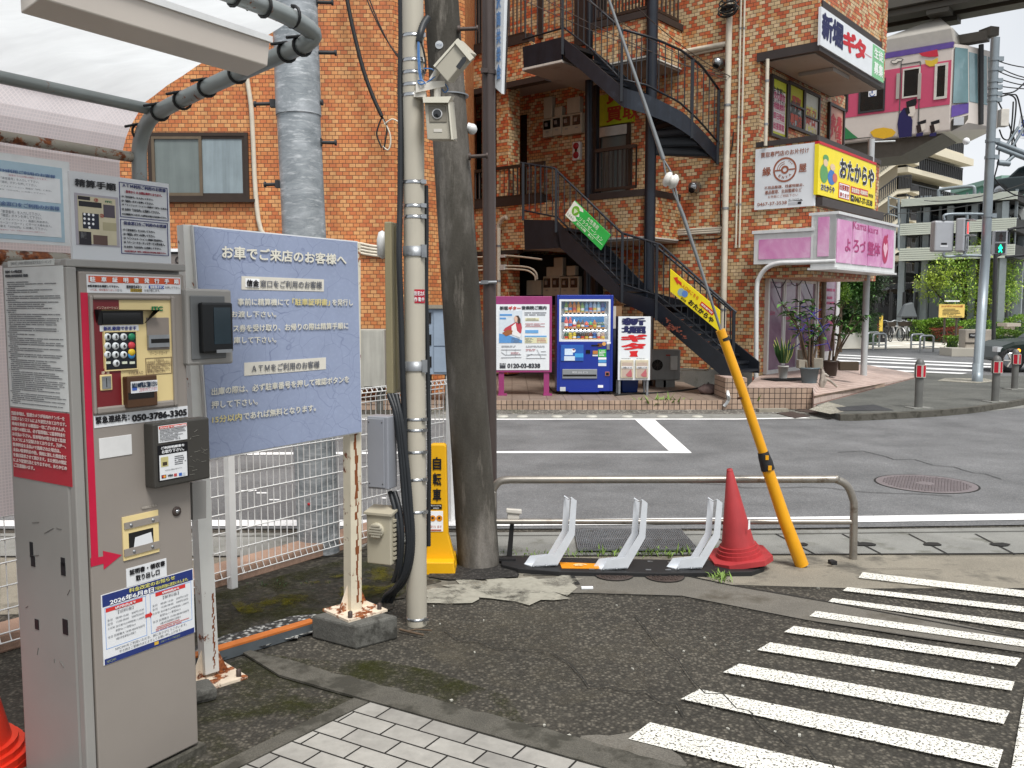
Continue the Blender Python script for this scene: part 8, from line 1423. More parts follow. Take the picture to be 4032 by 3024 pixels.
I_T=(2800,0,.557);tz=lambda x,y:zpt(Tf,I_T,x,y)
vp1=tz(1690,425)[1];vp0=tz(1670,740)[1]
mb=MB();mb.fbox(Tf,-Lc,vB,0,vT,-W_,0);obj('body',mb,M['car_cream'],tr,bevel=.06)
mb=MB();mb.fbox(Tf,-Lc,vp0,-.06,vp1,-.1,.012);obj('pink_band',mb,M['car_pink'],tr);mb=MB();mb.fbox(Tf,-Lc,vT-.12,-.02,vT+.06,-.1,.016);obj('purple_stripe',mb,M['car_purple'],tr)
mb=MB();vr=vT+.06;a1=[(-Lc,vr),(0,vr),(-.1,vr+.52),(-Lc,vr+.52)];mb.fprism(Tf,a1,-W_+.1,-.1);ax_=Tf.pt(-.75,vr+1.2,-W_*.42);bq_=[Tf.pt(-2.6,vr+.5,-.12),Tf.pt(-.12,vr+.5,-.12),Tf.pt(-.12,vr+.5,-W_+.12),Tf.pt(-2.6,vr+.5,-W_+.12)];mb.add(bq_+[ax_],[[0,1,4],[1,2,4],[2,3,4],[3,0,4]]);obj('roof',mb,M['car_grey'],tr,bevel=.05)
mb=MB();mb.fprism(Tf,[(-Lc,vB-.6),(-1.6,vB-.6),(-.3,vB-.01),(-Lc,vB-.01)],-W_+.3,-.25);obj('underframe',mb,M['car_under'],tr)
Nf2=Fr(Tf.pt(0,0,0),-Tf.n+Tf.u*.0);mb=MB();nose=.42
q_=lambda u,v,d:Tf.pt(u,v,d)
mb.hexa([q_(0,vB,-.02),q_(nose,vB+.3,-.5),q_(nose*.7,vT,-.5),q_(0,vT,-.02)],[q_(0,vB,-W_+.02),q_(nose+.6,vB+.3,-W_+.5),q_(nose*.7+.6,vT,-W_+.5),q_(0,vT,-W_+.02)]);obj('nose',mb,M['car_cream'],tr)
f3=Fr(q_(0,0,-.02),q_(nose,0,-.35)-q_(0,0,-.02));
mb=MB();a_,b_=q_(.02,vB+.9,-.015),q_(nose*.93,vB+.95,-.47);c_,d_=q_(nose*.72,vT-.12,-.47),q_(.02,vT-.12,-.015);sh_=Tf.n*.02+Tf.u*.02;mb.hexa([a_+sh_,b_+sh_,c_+sh_,d_+sh_],[a_,b_,c_,d_]);obj('side_windscreen',mb,M['car_front_glass'],tr)
fr_=lambda v,d:q_(nose+(nose*.7-nose)*(v-vB-.3)/(vT-vB-.3)+.015+.6*(-d-.5)/1.6,v,d)
for d0_,d1_ in((-.56,-1.0),(-1.12,-1.5),(-1.6,-2.05)):mb=MB();mb.hexa([fr_(vB+1.0,d0_),fr_(vB+1.0,d1_),fr_(vT-.2,d1_),fr_(vT-.2,d0_)],[p-Tf.u*.03 for p in(fr_(vB+1.0,d0_),fr_(vB+1.0,d1_),fr_(vT-.2,d1_),fr_(vT-.2,d0_))]);obj('windscreen',mb,M['car_front_glass'],tr)
mb=MB();mb.hexa([q_(.0,vB+.45,.006),q_(nose*.99,vB+.62,-.49),q_(nose*.97,vB+.95,-.49),q_(0,vB+.82,.006)],[q_(.0,vB+.45,-.02),q_(nose*.95,vB+.62,-.52),q_(nose*.93,vB+.95,-.52),q_(0,vB+.82,-.02)]);obj('purple_front',mb,M['car_purple'],tr)
mb=MB();mb.hexa([q_(.02,vB,.008),q_(nose*.95,vB+.28,-.49),q_(nose*.98,vB+.55,-.49),q_(.02,vB+.38,.008)],[q_(.02,vB,-.02),q_(nose*.9,vB+.28,-.52),q_(nose*.93,vB+.55,-.52),q_(.02,vB+.38,-.02)]);obj('lamp_panel',mb,M['car_under'],tr)
mb=MB();p=q_(.22,vB+.3,-.04);mb.cbox(p,.3,.1,.26,math.atan2(uT.y,uT.x)+.4);obj('headlamp',mb,flat('#b9bcc0',.2),tr);mb=MB();p=q_(nose*.9,vB-.3,-.5);mb.ball(p,.12,6);obj('tail_lamp',mb,wht,tr)
mb=MB();mb.tube([fr_(vT+.1,-1.06)+Tf.u*.08,fr_(vB+.3,-1.06)+Tf.u*.05],.08,8);obj('gangway_post',mb,M['galv_dark'],tr);mb=MB();p=q_(.35,vT+.35,-1.1);mb.cbox(p,.9,.4,.3,math.atan2(uT.y,uT.x));mb.cbox(p+Tf.u*.45+V((0,0,.1)),.35,.5,.28,.3);obj('coupler',mb,M['car_under'],tr)
def twin(x0,y0,x1,y1,m='car_glass',fm='soffit_edge',wd=.05,nm='window'):
 a=Tf.rect(*zz_(I_T,x0,y0),*zz_(I_T,x1,y1));mb=MB();mb.frame(Tf,a[0]-wd,a[1]-wd,a[2]+wd,a[3]+wd,wd,.012,.04);o=obj('window_frame',mb,M[fm],tr);mb=MB();mb.fbox(Tf,*a,.012,.025);obj('pane',mb,M[m],o);return a
twin(1060,590,1215,770,fm='galv_dark',wd=.06);twin(1368,500,1465,672);twin(1602,470,1650,680,wd=.08);twin(925,650,958,780,fm='galv_dark')
mb=MB();zr(mb,Tf,I_T,1115,630,1170,678,.025,.03);o=obj('wheelchair_notice',mb,wht,tr);mb=MB();c=tz(1142,657);ring(mb,Tf,c[0],c[1]-.03,.07,.1,.034,2.6,6.0,14);mb.fbox(Tf,c[0]-.03,c[1]-.02,c[0]+.01,c[1]+.12,.03,.034);mb.disc(Tf,c[0]-.01,c[1]+.16,.03,.034,10);obj('symbol',mb,flat('#3a5a9a'),o)
mb=MB()
for x in(1345,1482):a=tz(x,440);b=tz(x-25,900);mb.fbox(Tf,a[0]-.015,vB+.1,a[0]+.015,a[1],.012,.022)
mb.fbox(Tf,tz(1345,440)[0],tz(1400,445)[1]-.04,tz(1482,440)[0],tz(1400,445)[1],.012,.022);obj('door_seam',mb,flat('#5a5a58'),tr);mb=MB()
for x in(1325,1478):a=tz(x,520);mb.fbox(Tf,a[0]-.05,tz(x,700)[1],a[0]+.05,a[1],.012,.05)
obj('door_rail',mb,M['car_grey'],tr)
def deco(nm,cc,pts,d=.026):mb=MB();mb.fpoly(Tf,[tz(*p)for p in pts],d);return obj(nm,mb,flat(cc),tr)
deco('green_hill','#2f7a4a',((920,905),(950,900),(1000,945),(1040,975),(920,990)));deco('base_line','#3a3a34',((920,988),(1130,968),(1130,974),(920,994)))
deco('red_pennant','#c02a40',((1472,378),(1600,350),(1608,400),(1540,404),(1490,396)));deco('yellow_shape','#d6b43a',((1512,425),(1560,430),(1605,408),(1605,440),(1580,468),(1545,472),(1518,455)));deco('cloud_outline','#4a4a4a',((1268,440),(1280,425),(1300,425),(1315,412),(1340,412),(1362,418),(1350,435),(1325,440),(1315,450),(1290,455)));deco('cloud','#d8d2c8',((1274,440),(1284,430),(1302,430),(1317,417),(1340,417),(1354,421),(1346,431),(1322,435),(1312,446),(1290,449)),.03)
deco('yellow_boat','#dcae2a',((1125,935),(1160,912),(1220,902),(1280,912),(1308,935),(1285,965),(1220,982),(1150,970)));deco('navy_coat','#221f52',((1318,880),(1330,810),(1365,760),(1400,800),(1425,850),(1420,965),(1330,975)));deco('cap','#15151a',((1380,720),(1450,695),(1455,725),(1450,745),(1385,760)));deco('pale_oval','#d8cfc4',((1395,760),(1440,750),(1448,785),(1430,825),(1395,820)),.029);deco('hair','#15151a',((1370,765),(1400,758),(1408,800),(1385,815)),.031)
for dx in(0,95):deco('cap','#15151a',((1458+dx,865-dx*.02),(1520+dx,845),(1522+dx,868),(1462+dx,885)));deco('dark_head','#2a1c1a',((1450+dx,890),(1480+dx,880),(1490+dx,930),(1460+dx,945)));deco('pale_oval','#d8cfc4',((1482+dx,880),(1515+dx,875),(1518+dx,910),(1492+dx,930)),.029);deco('navy_coat','#221f52',((1452+dx,945),(1500+dx,935),(1498+dx,962),(1450+dx,966)),.03)
mb=MB();vb0=Tf.at(3482,150)[1];dB=-W_/2;Bf=Tf.off(dB);vb0=Bf.at(3600,118)[1]+.33;be=thing('monorail_beam','dark grey steel monorail girder above the train','beam',Bf.pt(0,vb0));mb.fbox(Bf,-30,vb0+.5,22,vb0+2.6,-.9,.9);obj('girder',mb,M['beam_light'],be);mb=MB();mb.fbox(Bf,-30,vb0+.22,22,vb0+.5,-1.15,1.15);mb.fbox(Bf,-30,vb0,22,vb0+.2,-.95,-.25);mb.fbox(Bf,-30,vb0,22,vb0+.2,.25,.95);obj('flange',mb,M['beam'],be);mb=MB()
for u in range(-25,22,6):mb.fbox(Bf,u,vb0-.16,u+.7,vb0-.01,-.9,-.3);mb.fbox(Bf,u,vb0-.16,u+.7,vb0-.01,.3,.9)
obj('bracket',mb,M['beam'],be)
# ------------------------------------------------ apartment block with balconies, far behind
mat('apt_beige','#b5ab98',.8,var=.05,scale=.3);mat('apt_edge','#cfc7b2',.8,var=.04);mat('apt_dark','#45413b',.8,var=.1);mat('rail_black','#2b2b2c',.5)
ap=thing('apartment_block','beige apartment block with black balcony railings and outside stairs behind the car park','building',PY(3560,1212,75));Fa=Fr(V((PY(3560,900,75).x,75,0)),V((.72,.69,0)));Fs=Fr(V((PY(3560,900,75).x,75,0)),V((.95,-.3,0)))
XI=(3400,550,.4976);xz=lambda fr,x,y:zpt(fr,XI,x,y)
uR=xz(Fa,770,380)[0];vroof_=xz(Fa,785,215)[1]+.1;mb=MB();mb.fbox(Fa,0,0,uR*.93,vroof_,-14,-1.6);obj('wall',mb,M['apt_dark'],ap)
vfl=[xz(Fa,312,207)[1],xz(Fa,312,207)[1]-4.6];st_h=4.7;v_top=vfl[0]
for k in range(-8,2):
 v=v_top+k*2.43;ext=uR if k<2 else uR*1.06
 if v<1 or k>1:continue
 mb=MB();mb.fbox(Fa,0,v-.42,uR,v,-1.6,.15);obj('balcony_slab',mb,M['apt_edge'],ap)
 mb=MB();n=26
 for i in range(n+1):mb.fbox(Fa,uR*i/n-.05,v,uR*i/n+.05,v+1.1,0,.1)
 mb.fbox(Fa,0,v+1.05,uR,v+1.15,-.05,.15);mb.fbox(Fa,0,v+.08,uR,v+1.0,.02,.05);obj('railing',mb,M['rail_black'],ap)
a=[xz(Fa,*p)[1]for p in((540,120),)];vroof=xz(Fa,785,215)[1];mb=MB();mb.fbox(Fa,uR*.2,vroof,uR*1.03,vroof+.6,-14,.9);obj('roof_slab',mb,M['apt_edge'],ap)
TL_=Fr(V((PY(3470,900,72).x,72,0)),(1,0,0));mb=MB();tx=lambda x,y:zpt(TL_,XI,x,y);mb.fbox(TL_,tx(110,300)[0],0,tx(310,300)[0],tx(310,110)[1],-3,-1);obj('stair_wall',mb,M['apt_beige'],ap);mb=MB()
for k in range(5):
 dy=k*232
 for px in([(115,270),(265,160),(380,150),(440,178),(440,205),(380,180),(270,195),(115,305)],):mb.fprism(TL_,[tx(x,y+dy)for x,y in px],-1,0)
obj('stair_flight',mb,M['apt_edge'],ap);mb=MB()
for k in range(5):
 dy=k*232;t0=[(120,268),(265,160),(372,150)]
 for(xa,ya),(xb,yb)in zip(t0,t0[1:]):
  n=9
  for i in range(n+1):x=xa+(xb-xa)*i/n;y=ya+(yb-ya)*i/n+dy;p=TL_.pt(*tx(x,y),.05);mb.bar(p,p+V((0,0,1.0)),.07)
  mb.bar(TL_.pt(*tx(xa,ya+dy),.05)+V((0,0,1.0)),TL_.pt(*tx(xb,yb+dy),.05)+V((0,0,1.0)),.1)
 mb.fbox(TL_,*TL_.rect(*zz_(XI,372,130+dy),*zz_(XI,435,172+dy)),-.05,.05)
obj('stair_railing',mb,M['rail_black'],ap)
# ------------------------------------------------ steel car park
mat('louvre','#cdd3c8',.5,.2,var=.05,scale=.5);mat('cp_steel','#8d969a',.5,.3,var=.06);mat('cp_dark','#202224',.8)
Ypk=46.0;k0=PY(3995,900,Ypk);Kf=Fr(V((k0.x,k0.y,0)),V((.78,-.62,0)));Kr=Fr(V((k0.x,k0.y,0)),V((.5,.86,0)));cp=thing('car_park','open steel multi storey car park with pale louvred parapets','building',V((k0.x,k0.y,0)))
ul=Kf.at(3545,900)[0];kz=lambda y:Kf.at(3995,y)[1];bands=[(752,784),(856,906),(960,1014)];mb=MB()
for y0,y1 in bands:
 v0,v1=kz(y1),kz(y0);mb.fbox(Kf,ul,v0,0,v1,-16,-.12)
obj('floor_slab',mb,M['cp_dark'],cp);mb=MB()
for y0,y1 in bands:
 v0,v1=kz(y1),kz(y0);n=6
 for i in range(n):a_,b_=v0+(v1-v0)*(i+.06)/n,v0+(v1-v0)*(i+.90)/n;mb.fbox(Kf,ul,a_,.05,b_,-.1,.05);mb.fbox(Kr,-.02,a_,14,b_,-.1,.05)
obj('louvres',mb,M['louvre'],cp);mb=MB();q=random.Random(5)
for i in range(15):u=ul+(0-ul)*i/14;d_=-.5-(i%3)*4;mb.fbox(Kf,u-.16,0,u+.16,kz(790),d_-.3,d_)
for i in range(8):mb.fbox(Kr,i*1.8+.1,0,i*1.8+.35,kz(790),-.6,-.3)
for k in range(26):u=q.uniform(ul,0);v=q.choice([kz(906),kz(1014)]);mb.fbox(Kf,u,v,u+.07,v+2.2,-1.2,-1.1)
obj('column',mb,M['cp_steel'],cp);mb=MB();mb.fbox(Kf,ul,0,0,kz(790),-15.5,-15);mb.fbox(Kf,ul+.3,0,ul+.5,kz(790),-15,-2);obj('back_wall',mb,M['cp_steel'],cp)
mb=MB()
for k,(xa,xb)in enumerate(((580,865),)):P=[xz(Kf,*p)for p in((578,455),(578,410),(590,390),(700,372),(840,362),(862,385),(862,430))];mb.tube(smooth_path([Kf.pt(*p,-.5)for p in P],4),.09,8)
lad=[xz(Kf,*p)for p in((215,455),(215,590),(295,470),(295,880))];mb.tube([Kf.pt(*lad[0],.4),Kf.pt(*lad[1],.4)],.05,6);mb.tube([Kf.pt(*lad[2],.4),Kf.pt(*lad[3],.4)],.06,6)
for f in(0,.5,1):mb.tube([Kf.pt(lad[0][0],lad[0][1]+(lad[1][1]-lad[0][1])*f,.4),Kf.pt(lad[2][0],lad[0][1]+(lad[1][1]-lad[0][1])*f-.2,.4)],.04,6)
obj('handrail',mb,M['cp_steel'],cp)
def car(lab,f_,L_,H_,cc,Wd=1.7,detail=False,name='parked_car',wx=(.19,.81)):
 t=thing(name,lab,'car',f_.pt(L_/2,0,-Wd/2));m_=M.get('paint'+cc)or mat('paint'+cc,cc,.3,.0,var=.03,spec=.3)
 body=[(0,.28),(.02,.62),(.10,.72),(.26,.78),(.38,1.12),(.46,1.22),(.7,1.22),(.82,1.1),(.93,.78),(1,.66),(1,.3),(.92,.22),(.08,.22)]
 k_=H_/1.22;mb=MB();mb.fprism(f_,[(x*L_,y*k_)for x,y in[(0,.28),(.02,.62),(.10,.74),(.28,.8),(.93,.8),(1,.66),(1,.3),(.92,.22),(.08,.22)]],-Wd,0);obj('body',mb,m_,t,bevel=.08)
 mb=MB();mb.fprism(f_,[(x*L_,y*k_)for x,y in[(.27,.79),(.39,1.14),(.47,1.22),(.7,1.22),(.82,1.12),(.93,.79)]],-Wd+.12,-.12);cb_=obj('cabin',mb,m_,t,bevel=.06);mb=MB();mb.fprism(f_,[(x*L_,y*k_)for x,y in[(.32,.82),(.41,1.1),(.48,1.16),(.69,1.16),(.79,1.08),(.88,.82)]],-Wd+.1,-.1);obj('side_window',mb,M['car_glass'],cb_)
 for x in wx:
  mb=MB();r=.3*k_;mb.lathe([(r*.6,-.1),(r,-.1),(r,.1),(r*.6,.1)],f_.pt(x*L_,r,-.1),22,f_.n);wl_=obj('wheel',mb,M['rack_black'],t);mb=MB();mb.lathe([(r*.64,0),(r*.6,.02),(r*.2,.0),(.001,.01)],f_.pt(x*L_,r,-.0),18,f_.n);obj('rim',mb,M['chrome'],wl_)
  if detail:
   mb=MB()
   for k in range(6):an=k*math.pi/3;mb.bar(f_.pt(x*L_+.03*math.cos(an),r+.03*math.sin(an),.02),f_.pt(x*L_+r*.6*math.cos(an),r+r*.6*math.sin(an),.03),.03,.02)
   obj('spoke',mb,M['soffit_edge'],wl_)
 mb=MB();mb.fbox(f_,.0,.5*k_,.06*L_,.62*k_,-.35,-.03);obj('headlight',mb,flat('#c9cccf',.15),t);return t
cf=Kf.off(-4);f_=Fr(Kf.pt(xz(Kf,850,400)[0],kz(752),-3),Kf.u);car('dark car parked on the top deck of the car park',f_,4.2,1.7,'#3a4244')
f_=Fr(Kf.pt(xz(Kf,520,580)[0],kz(856)-.2,-3),Kf.u);car('white car parked on the middle deck of the car park',f_,4.4,1.4,'#b9bcba')
mb=MB();mb.prism([G(x,y,.108)for x,y in((3690,1499),(3720,1488),(3880,1490),(3925,1500),(3850,1508))],(0,0,-.005));tag(obj('footing_slab',mb,M['pale_chips']),'pale concrete footing slab round the foot of the signal pole','footing')
Yc_=G(3938,1467,.01).y;f_=Fr(V((PY(3928,1400,Yc_).x,Yc_,.008)),V((1,-.12,0)));car('dark green car entering the picture at the right edge, front wheel showing',f_,4.0,1.32,'#16241f',detail=True,name='green_car',wx=(.085,.7));p=PY(4011,1381,Yc_-.1);mb=MB();mb.ball(p,.05,6);tag(obj('turn_signal',mb,mat('amber','#ff9a1a',.3,emit=2.0)),'small glowing orange turn signal on the dark green car','lamp')
mb=MB();f_=Fr((0,90,0),(1,0,0));mb.fbox(f_,PY(3948,720,90).x,0,60,PY(3948,712,90).z,-10,0);o=obj('green_building',mb,flat('#4d7f70',.8));tag(o,'plain green building wall behind the car park at the far right','building');mb=MB();mb.fbox(f_,PY(3948,720,90).x-.3,PY(3948,712,90).z,60,PY(3948,712,90).z+.5,-10,.3);obj('roof_edge',mb,flat('#7a9a90',.8),o)
# ------------------------------------------------ park: wall, monument, signs, arches, bikes, trees
mb=MB();p0,p1=G(3260,1375,.02),G(3405,1368,.02);mb.prism([p0,p1,p1+V((.2,.6,0)),p0+V((0,.6,0))],(0,0,.65));tag(obj('low_wall',mb,M['plaza_pale']),'low pale concrete wall beside the far end of the crossing','wall')
mb=MB();p0,p1=G(3747,1403,.01),G(3945,1405,.01);mb.prism([p0,p1,p1+V((.2,.9,0)),p0+V((0,.9,0))],(0,0,.28));tag(obj('planter_kerb',mb,M['plaza']),'low stone planter kerb under the granite park stone','kerb')
mat('granite','#aaa297',.8,var=.12,scale=6,fine=.15);Ym=p0.y+.45;f_=Fr((0,Ym,0),(1,0,0));t=thing('park_stone','pale granite park name stone with a black plate beside the signal pole','monument',PY(3862,1380,Ym));mb=MB();mb.fprism(f_,[f_.at(*p)for p in((3800,1378),(3910,1378),(3905,1340),(3926,1298),(3801,1297),(3801,1340))],-.5,0);obj('stone',mb,M['granite'],t,bevel=.04);mb=MB();rp(mb,f_,3800,1348,3895,1354,0,.02);obj('groove',mb,M['apt_dark'],t);mb=MB();rp(mb,f_,3816,1312,3840,1330,0,.03);o=obj('name_plate',mb,blk,t);mb=MB();txp(mb,f_,'すなもり',3819,1317,3837,1324,.034,.03);obj('lettering',mb,wht,o)
Yn=42.0;f_=Fr((0,Yn,0),(1,0,0));t=thing('park_sign','yellow park rules board on two grey posts in front of the green tree','sign',PY(3748,1335,Yn));a=f_.rect(3699,1198,3797,1250);mb=MB();mb.fbox(f_,*a,-.05,0);obj('board',mb,flat('#dcbf6a',.5),t);mb=MB()
for x in(3724,3771):p=PY(x,1240,Yn);mb.tube([V((p.x,Yn+.1,0)),V((p.x,Yn+.1,a[3]-.1))],.05,8)
obj('post',mb,M['iron_brown'],t);mb=MB();txp(mb,f_,'みんなで守ろう みんなの公園',3707,1202,3790,1210,.01,.03);obj('lettering',mb,flat('#a34a2a'),t);mb=MB();small_print(mb,f_,*f_.rect(3712,1214,3785,1242),5,.01,seed=2);small_print(mb,f_,*f_.rect(3730,1243,3792,1248),1,.01,seed=3);obj('small_print',mb,flat('#5a5038'),t);mb=MB();mb.fbox(f_,f_.at(3722,1190)[0],a[3]+.12,f_.at(3777,1190)[0],a[3]+.18,-.1,.05);obj('top_bar',mb,wht,t)
Yx=43.5;f_=Fr((0,Yx,0),(1,0,0));t=thing('small_sign','slim yellow upright sign with black base by the parked bicycles','sign',PY(3469,1340,Yx));a=f_.rect(3464,1243,3475,1305);mb=MB();mb.fbox(f_,*a,-.05,0);obj('board',mb,flat('#d8b84a',.5),t);mb=MB();mb.fbox(f_,a[0]-.02,.02,a[2]+.02,a[1],-.08,.0);mb.cbox(PY(3462,1342,Yx),.5,.4,.3);obj('stand',mb,blk,t)
mat('arch_steel','#9ca0a2',.3,.6,var=.06)
def arch(lab,x0,y0,x1,y1,yb):
 Y_=G((x0+x1)/2,yb,.02).y;q=lambda x,y:PY(x,y,Y_);t=thing('bike_arch',lab,'bike stand',q((x0+x1)/2,yb));xa,xb=q(x0,y0).x,q(x1,y1).x;zt_=q(x0,y0).z;r=.12;mb=MB();mb.tube([V((xa,Y_,.02)),V((xa,Y_,zt_-r))]+[V((xa+r-r*math.cos(k*.39),Y_+(k*.02),zt_-r+r*math.sin(k*.39)))for k in range(1,5)]+[V((xb-r+r*math.sin(k*.39),Y_+.5,zt_-r+r*math.cos(k*.39)))for k in range(0,4)]+[V((xb,Y_+.5,zt_-r)),V((xb,Y_+.5,.02))],.038,10);obj('tube',mb,M['arch_steel'],t);mb=MB();mb.tube([V((xa,Y_,.22)),V((xb,Y_+.5,.22))],.025,8);obj('lower_bar',mb,M['arch_steel'],t);return t
arch('steel bicycle arch farthest left behind another arch',3418,1309,3482,1312,1370);arch('steel bicycle arch in front at the left pair',3439,1315,3510,1318,1379);arch('steel bicycle arch behind in the right pair',3589,1317,3662,1320,1376);arch('steel bicycle arch in front at the right pair nearest the pole',3624,1323,3701,1326,1388)
def bicycle(lab,x,yb,cc,s_=1.0,turn=.0):
 c=G(x,yb,.02);t=thing('bicycle',lab,'bicycle',c);d_=V((math.sin(turn),math.cos(turn),0));r=.33;Z=lambda k,z:c+d_*k+V((0,0,z));sd=V((d_.y,-d_.x,0));m_=flat(cc,.3)
 for k in(0,1.1):mb=MB();mb.tube([Z(k,r)+d_*math.cos(a_)*r+V((0,0,math.sin(a_)*r))for a_ in[j*.2618 for j in range(25)]],.022,6,cap=False);w2=obj('wheel',mb,M['rack_black'],t);mb=MB();[mb.bar(Z(k,r),Z(k,r)+d_*math.cos(a_)*r+V((0,0,math.sin(a_)*r)),.008)for a_ in[j*.785 for j in range(8)]];obj('spokes',mb,M['arch_steel'],w2)
 mb=MB()
 for a_,b_ in(((0,.33),(.12,.95)),((.1,.8),(.5,.35)),((.5,.35),(.72,.85)),((.12,.75),(.7,.75)),((.5,.35),(1.1,.33)),((.72,.75),(1.1,.33))):mb.tube([Z(*a_),Z(*b_)],.035,8)
 mb.prism([Z(-.33,.5),Z(-.1,.72),Z(.12,.7),Z(-.1,.66),Z(-.29,.5)],sd*.06);obj('frame',mb,m_,t)
 mb=MB();mb.tube(smooth_path([Z(.3,1.02)+sd*.3,Z(.14,1.06)+sd*.24,Z(.1,.98),Z(.14,1.06)-sd*.24,Z(.3,1.02)-sd*.3],4),.02,6);obj('handlebar',mb,M['arch_steel'],t);mb=MB();mb.prism([Z(.6,.9)+sd*.04,Z(.85,.9)+sd*.1,Z(.85,.9)-sd*.1,Z(.6,.9)-sd*.04],(0,0,.07));obj('saddle',mb,M['rack_black'],t)
 mb=MB();mb.hexa([Z(-.25,.98)+sd*.2,Z(.0,.98)+sd*.2,Z(.0,.98)-sd*.2,Z(-.25,.98)-sd*.2],[Z(-.2,.76)+sd*.15,Z(-.04,.76)+sd*.15,Z(-.04,.76)-sd*.15,Z(-.2,.76)-sd*.15]);obj('basket',mb,flat('#3a322a'),t);return t
bicycle('dark parked bicycle at the left of the row by the slim yellow sign',3505,1346,'#2a2a2c',turn=.1);bicycle('white parked bicycle in the middle of the row',3545,1344,'#d8d8d6',turn=-.15);bicycle('white parked bicycle leaning beside the middle one',3572,1342,'#cfd2d4',turn=.25);bicycle('dark parked bicycle with yellow wheel cover at the right of the row',3600,1340,'#202022',turn=-.2)
mat('shed_dark','#1d1f21',.7);t=thing('bike_shed','dark bicycle shed with a curved thin roof and black posts under the car park','shed',PY(3560,1320,52));f_=Fr((0,52,0),(1,0,0));mb=MB();P=[f_.at(*p)for p in((3505,1078),(3560,1085),(3700,1092),(3705,1100),(3600,1110),(3505,1090))];mb.fprism(f_,P,-8,2);obj('roof',mb,M['shed_dark'],t);mb=MB()
for x in(3452,3508,3559,3606,3790,3960):p=PY(x,1200,49);mb.tube([V((p.x,49,0)),V((p.x,49,PY(x,1150,49).z))],.09,8)
obj('post',mb,M['shed_dark'],t);mb=MB();mb.fbox(f_,f_.at(3420,1200)[0],0,f_.at(4050,1200)[0],f_.at(3500,1100)[1],-9,-8.5);obj('back_wall',mb,M['cp_dark'],t)
bk0=bicycle('dark bicycle racked on the upper tier in the shed',3480,1310,'#4a4d50',turn=.3)
for i in range(11):
 c=PY(3478+i*12,1196-(i%2)*4,52+(i%3)*.6);dup(bk0,(c.x-bk0.location.x,c.y-bk0.location.y,c.z-.2-bk0.location.z),q.uniform(-.5,.5),'bicycle racked on the upper tier of the dark shed','bicycles racked in the shed')
c=PY(3478,1300,52);bk0['group']='bicycles racked in the shed';bk0['label']='bicycle racked on the upper tier of the dark shed';bk0.location=V((PY(3466,1196,52).x,52,PY(3466,1196,52).z-.2))
c=PY(3570,1250,48);mb=MB();mb.hexa([c+V((x*.22+.05,y*.12,.78+x*.06))for x,y in((-1,-1),(1,-1),(1,1),(-1,1))],[c+V((x*.48,y*.3,0))for x,y in((-1,-1),(1,-1),(1,1),(-1,1))]);tag(obj('covered_bicycle',mb,flat('#565b5e',.6),bevel=.08),'bicycle under a grey cover sheet in front of the shed','bicycle')
def tree(lab,x,yb,Y_,lobes,leafm,n,size,seed,name='tree',trunkr=.12,group=None,multi=1):
 q=random.Random(seed);c=PY(x,yb,Y_);c.z=0;t=thing(name,lab,'tree',c,group);tm_=MB();L3=[]
 for(lx,ly,rx,ry)in lobes:p=PY(lx,ly,Y_);L3.append((p+V((0,q.uniform(-.4,.8),0)),rx*Y_/F,ry*Y_/F))
 for k in range(multi):
  b=c+V((q.uniform(-.5,.5)*(multi>1),q.uniform(-.3,.3)*(multi>1),0));top_=sum((l[0]for l in L3),V())/len(L3);tm_.tube(smooth_path([b,b.lerp(top_,.5)+V((q.uniform(-.2,.2),0,0)),top_.lerp(L3[k%len(L3)][0],.5)],4),[trunkr*(1-.06*j)for j in range(9)],7)
 for p,rx,rz in L3:s0=c.lerp(p,.45);tm_.tube(smooth_path([V((c.x+(p.x-c.x)*.25,c.y,c.z+(p.z-c.z)*.45)),c.lerp(p,.75)+V((0,0,.1)),p],3),[trunkr*(.5-.05*j)for j in range(7)],5)
 obj('trunk',tm_,M['bark'],t);mbs=[MB()for _ in leafm];tot=sum(l[1]*l[2]for l in L3)
 for p,rx,rz in L3:
  for i in range(int(n*rx*rz/tot)):
   a=q.uniform(0,6.283);b=math.acos(q.uniform(-1,1));r=q.random()**.4;r*=1+.25*math.sin(a*3+p.x)*math.sin(b*4)
   g=p+V((rx*r*math.sin(b)*math.cos(a),rx*.8*r*math.sin(b)*math.sin(a),rz*r*math.cos(b)));m_=mbs[0 if q.random()<.2 else(1 if math.sin(g.x*2.3)+math.sin(g.z*3.1+g.y)>.3 else 2)%len(mbs)]
   for _ in range(3):leaf(m_,g+V((q.gauss(0,size),q.gauss(0,size),q.gauss(0,size*.6))),(q.uniform(-1,1),q.uniform(-1,1),q.uniform(-.7,.5)),size*q.uniform(.8,1.6),size*.7,q.uniform(0,.4))
 for m_,mm in zip(mbs,leafm):
  if m_.v:obj('crown',m_,M[mm],t)
 return t
tree('fresh light green tree spreading behind the signal pole',3800,1310,48,[(3740,1060,95,70),(3850,1000,100,85),(3940,1060,80,80),(3790,1150,110,75),(3900,1160,100,75),(3960,1130,60,80),(3690,1120,60,60),(3790,985,55,50),(3960,960,40,40),(3830,1230,60,45)],['leaf_lime','leaf_lime','leaf_light'],3600,.12,4,multi=5)
tree('dark green tree filling the gap beside the pink shop',3360,1330,38,[(3330,1100,50,60),(3380,1130,55,70),(3320,1190,50,60),(3400,1210,50,60),(3360,1260,60,50),(3440,1090,60,50),(3460,1150,45,40),(3310,1270,30,50)],['leaf_dark','leaf_mid','leaf_dark'],2600,.12,9,multi=2)
tree('slender bright leafed tree at the edge of the shop gap',3305,1330,34,[(3302,1080,22,30),(3320,1120,25,30),(3330,1170,22,25)],['leaf_light','leaf_mid','leaf_light'],420,.11,12)
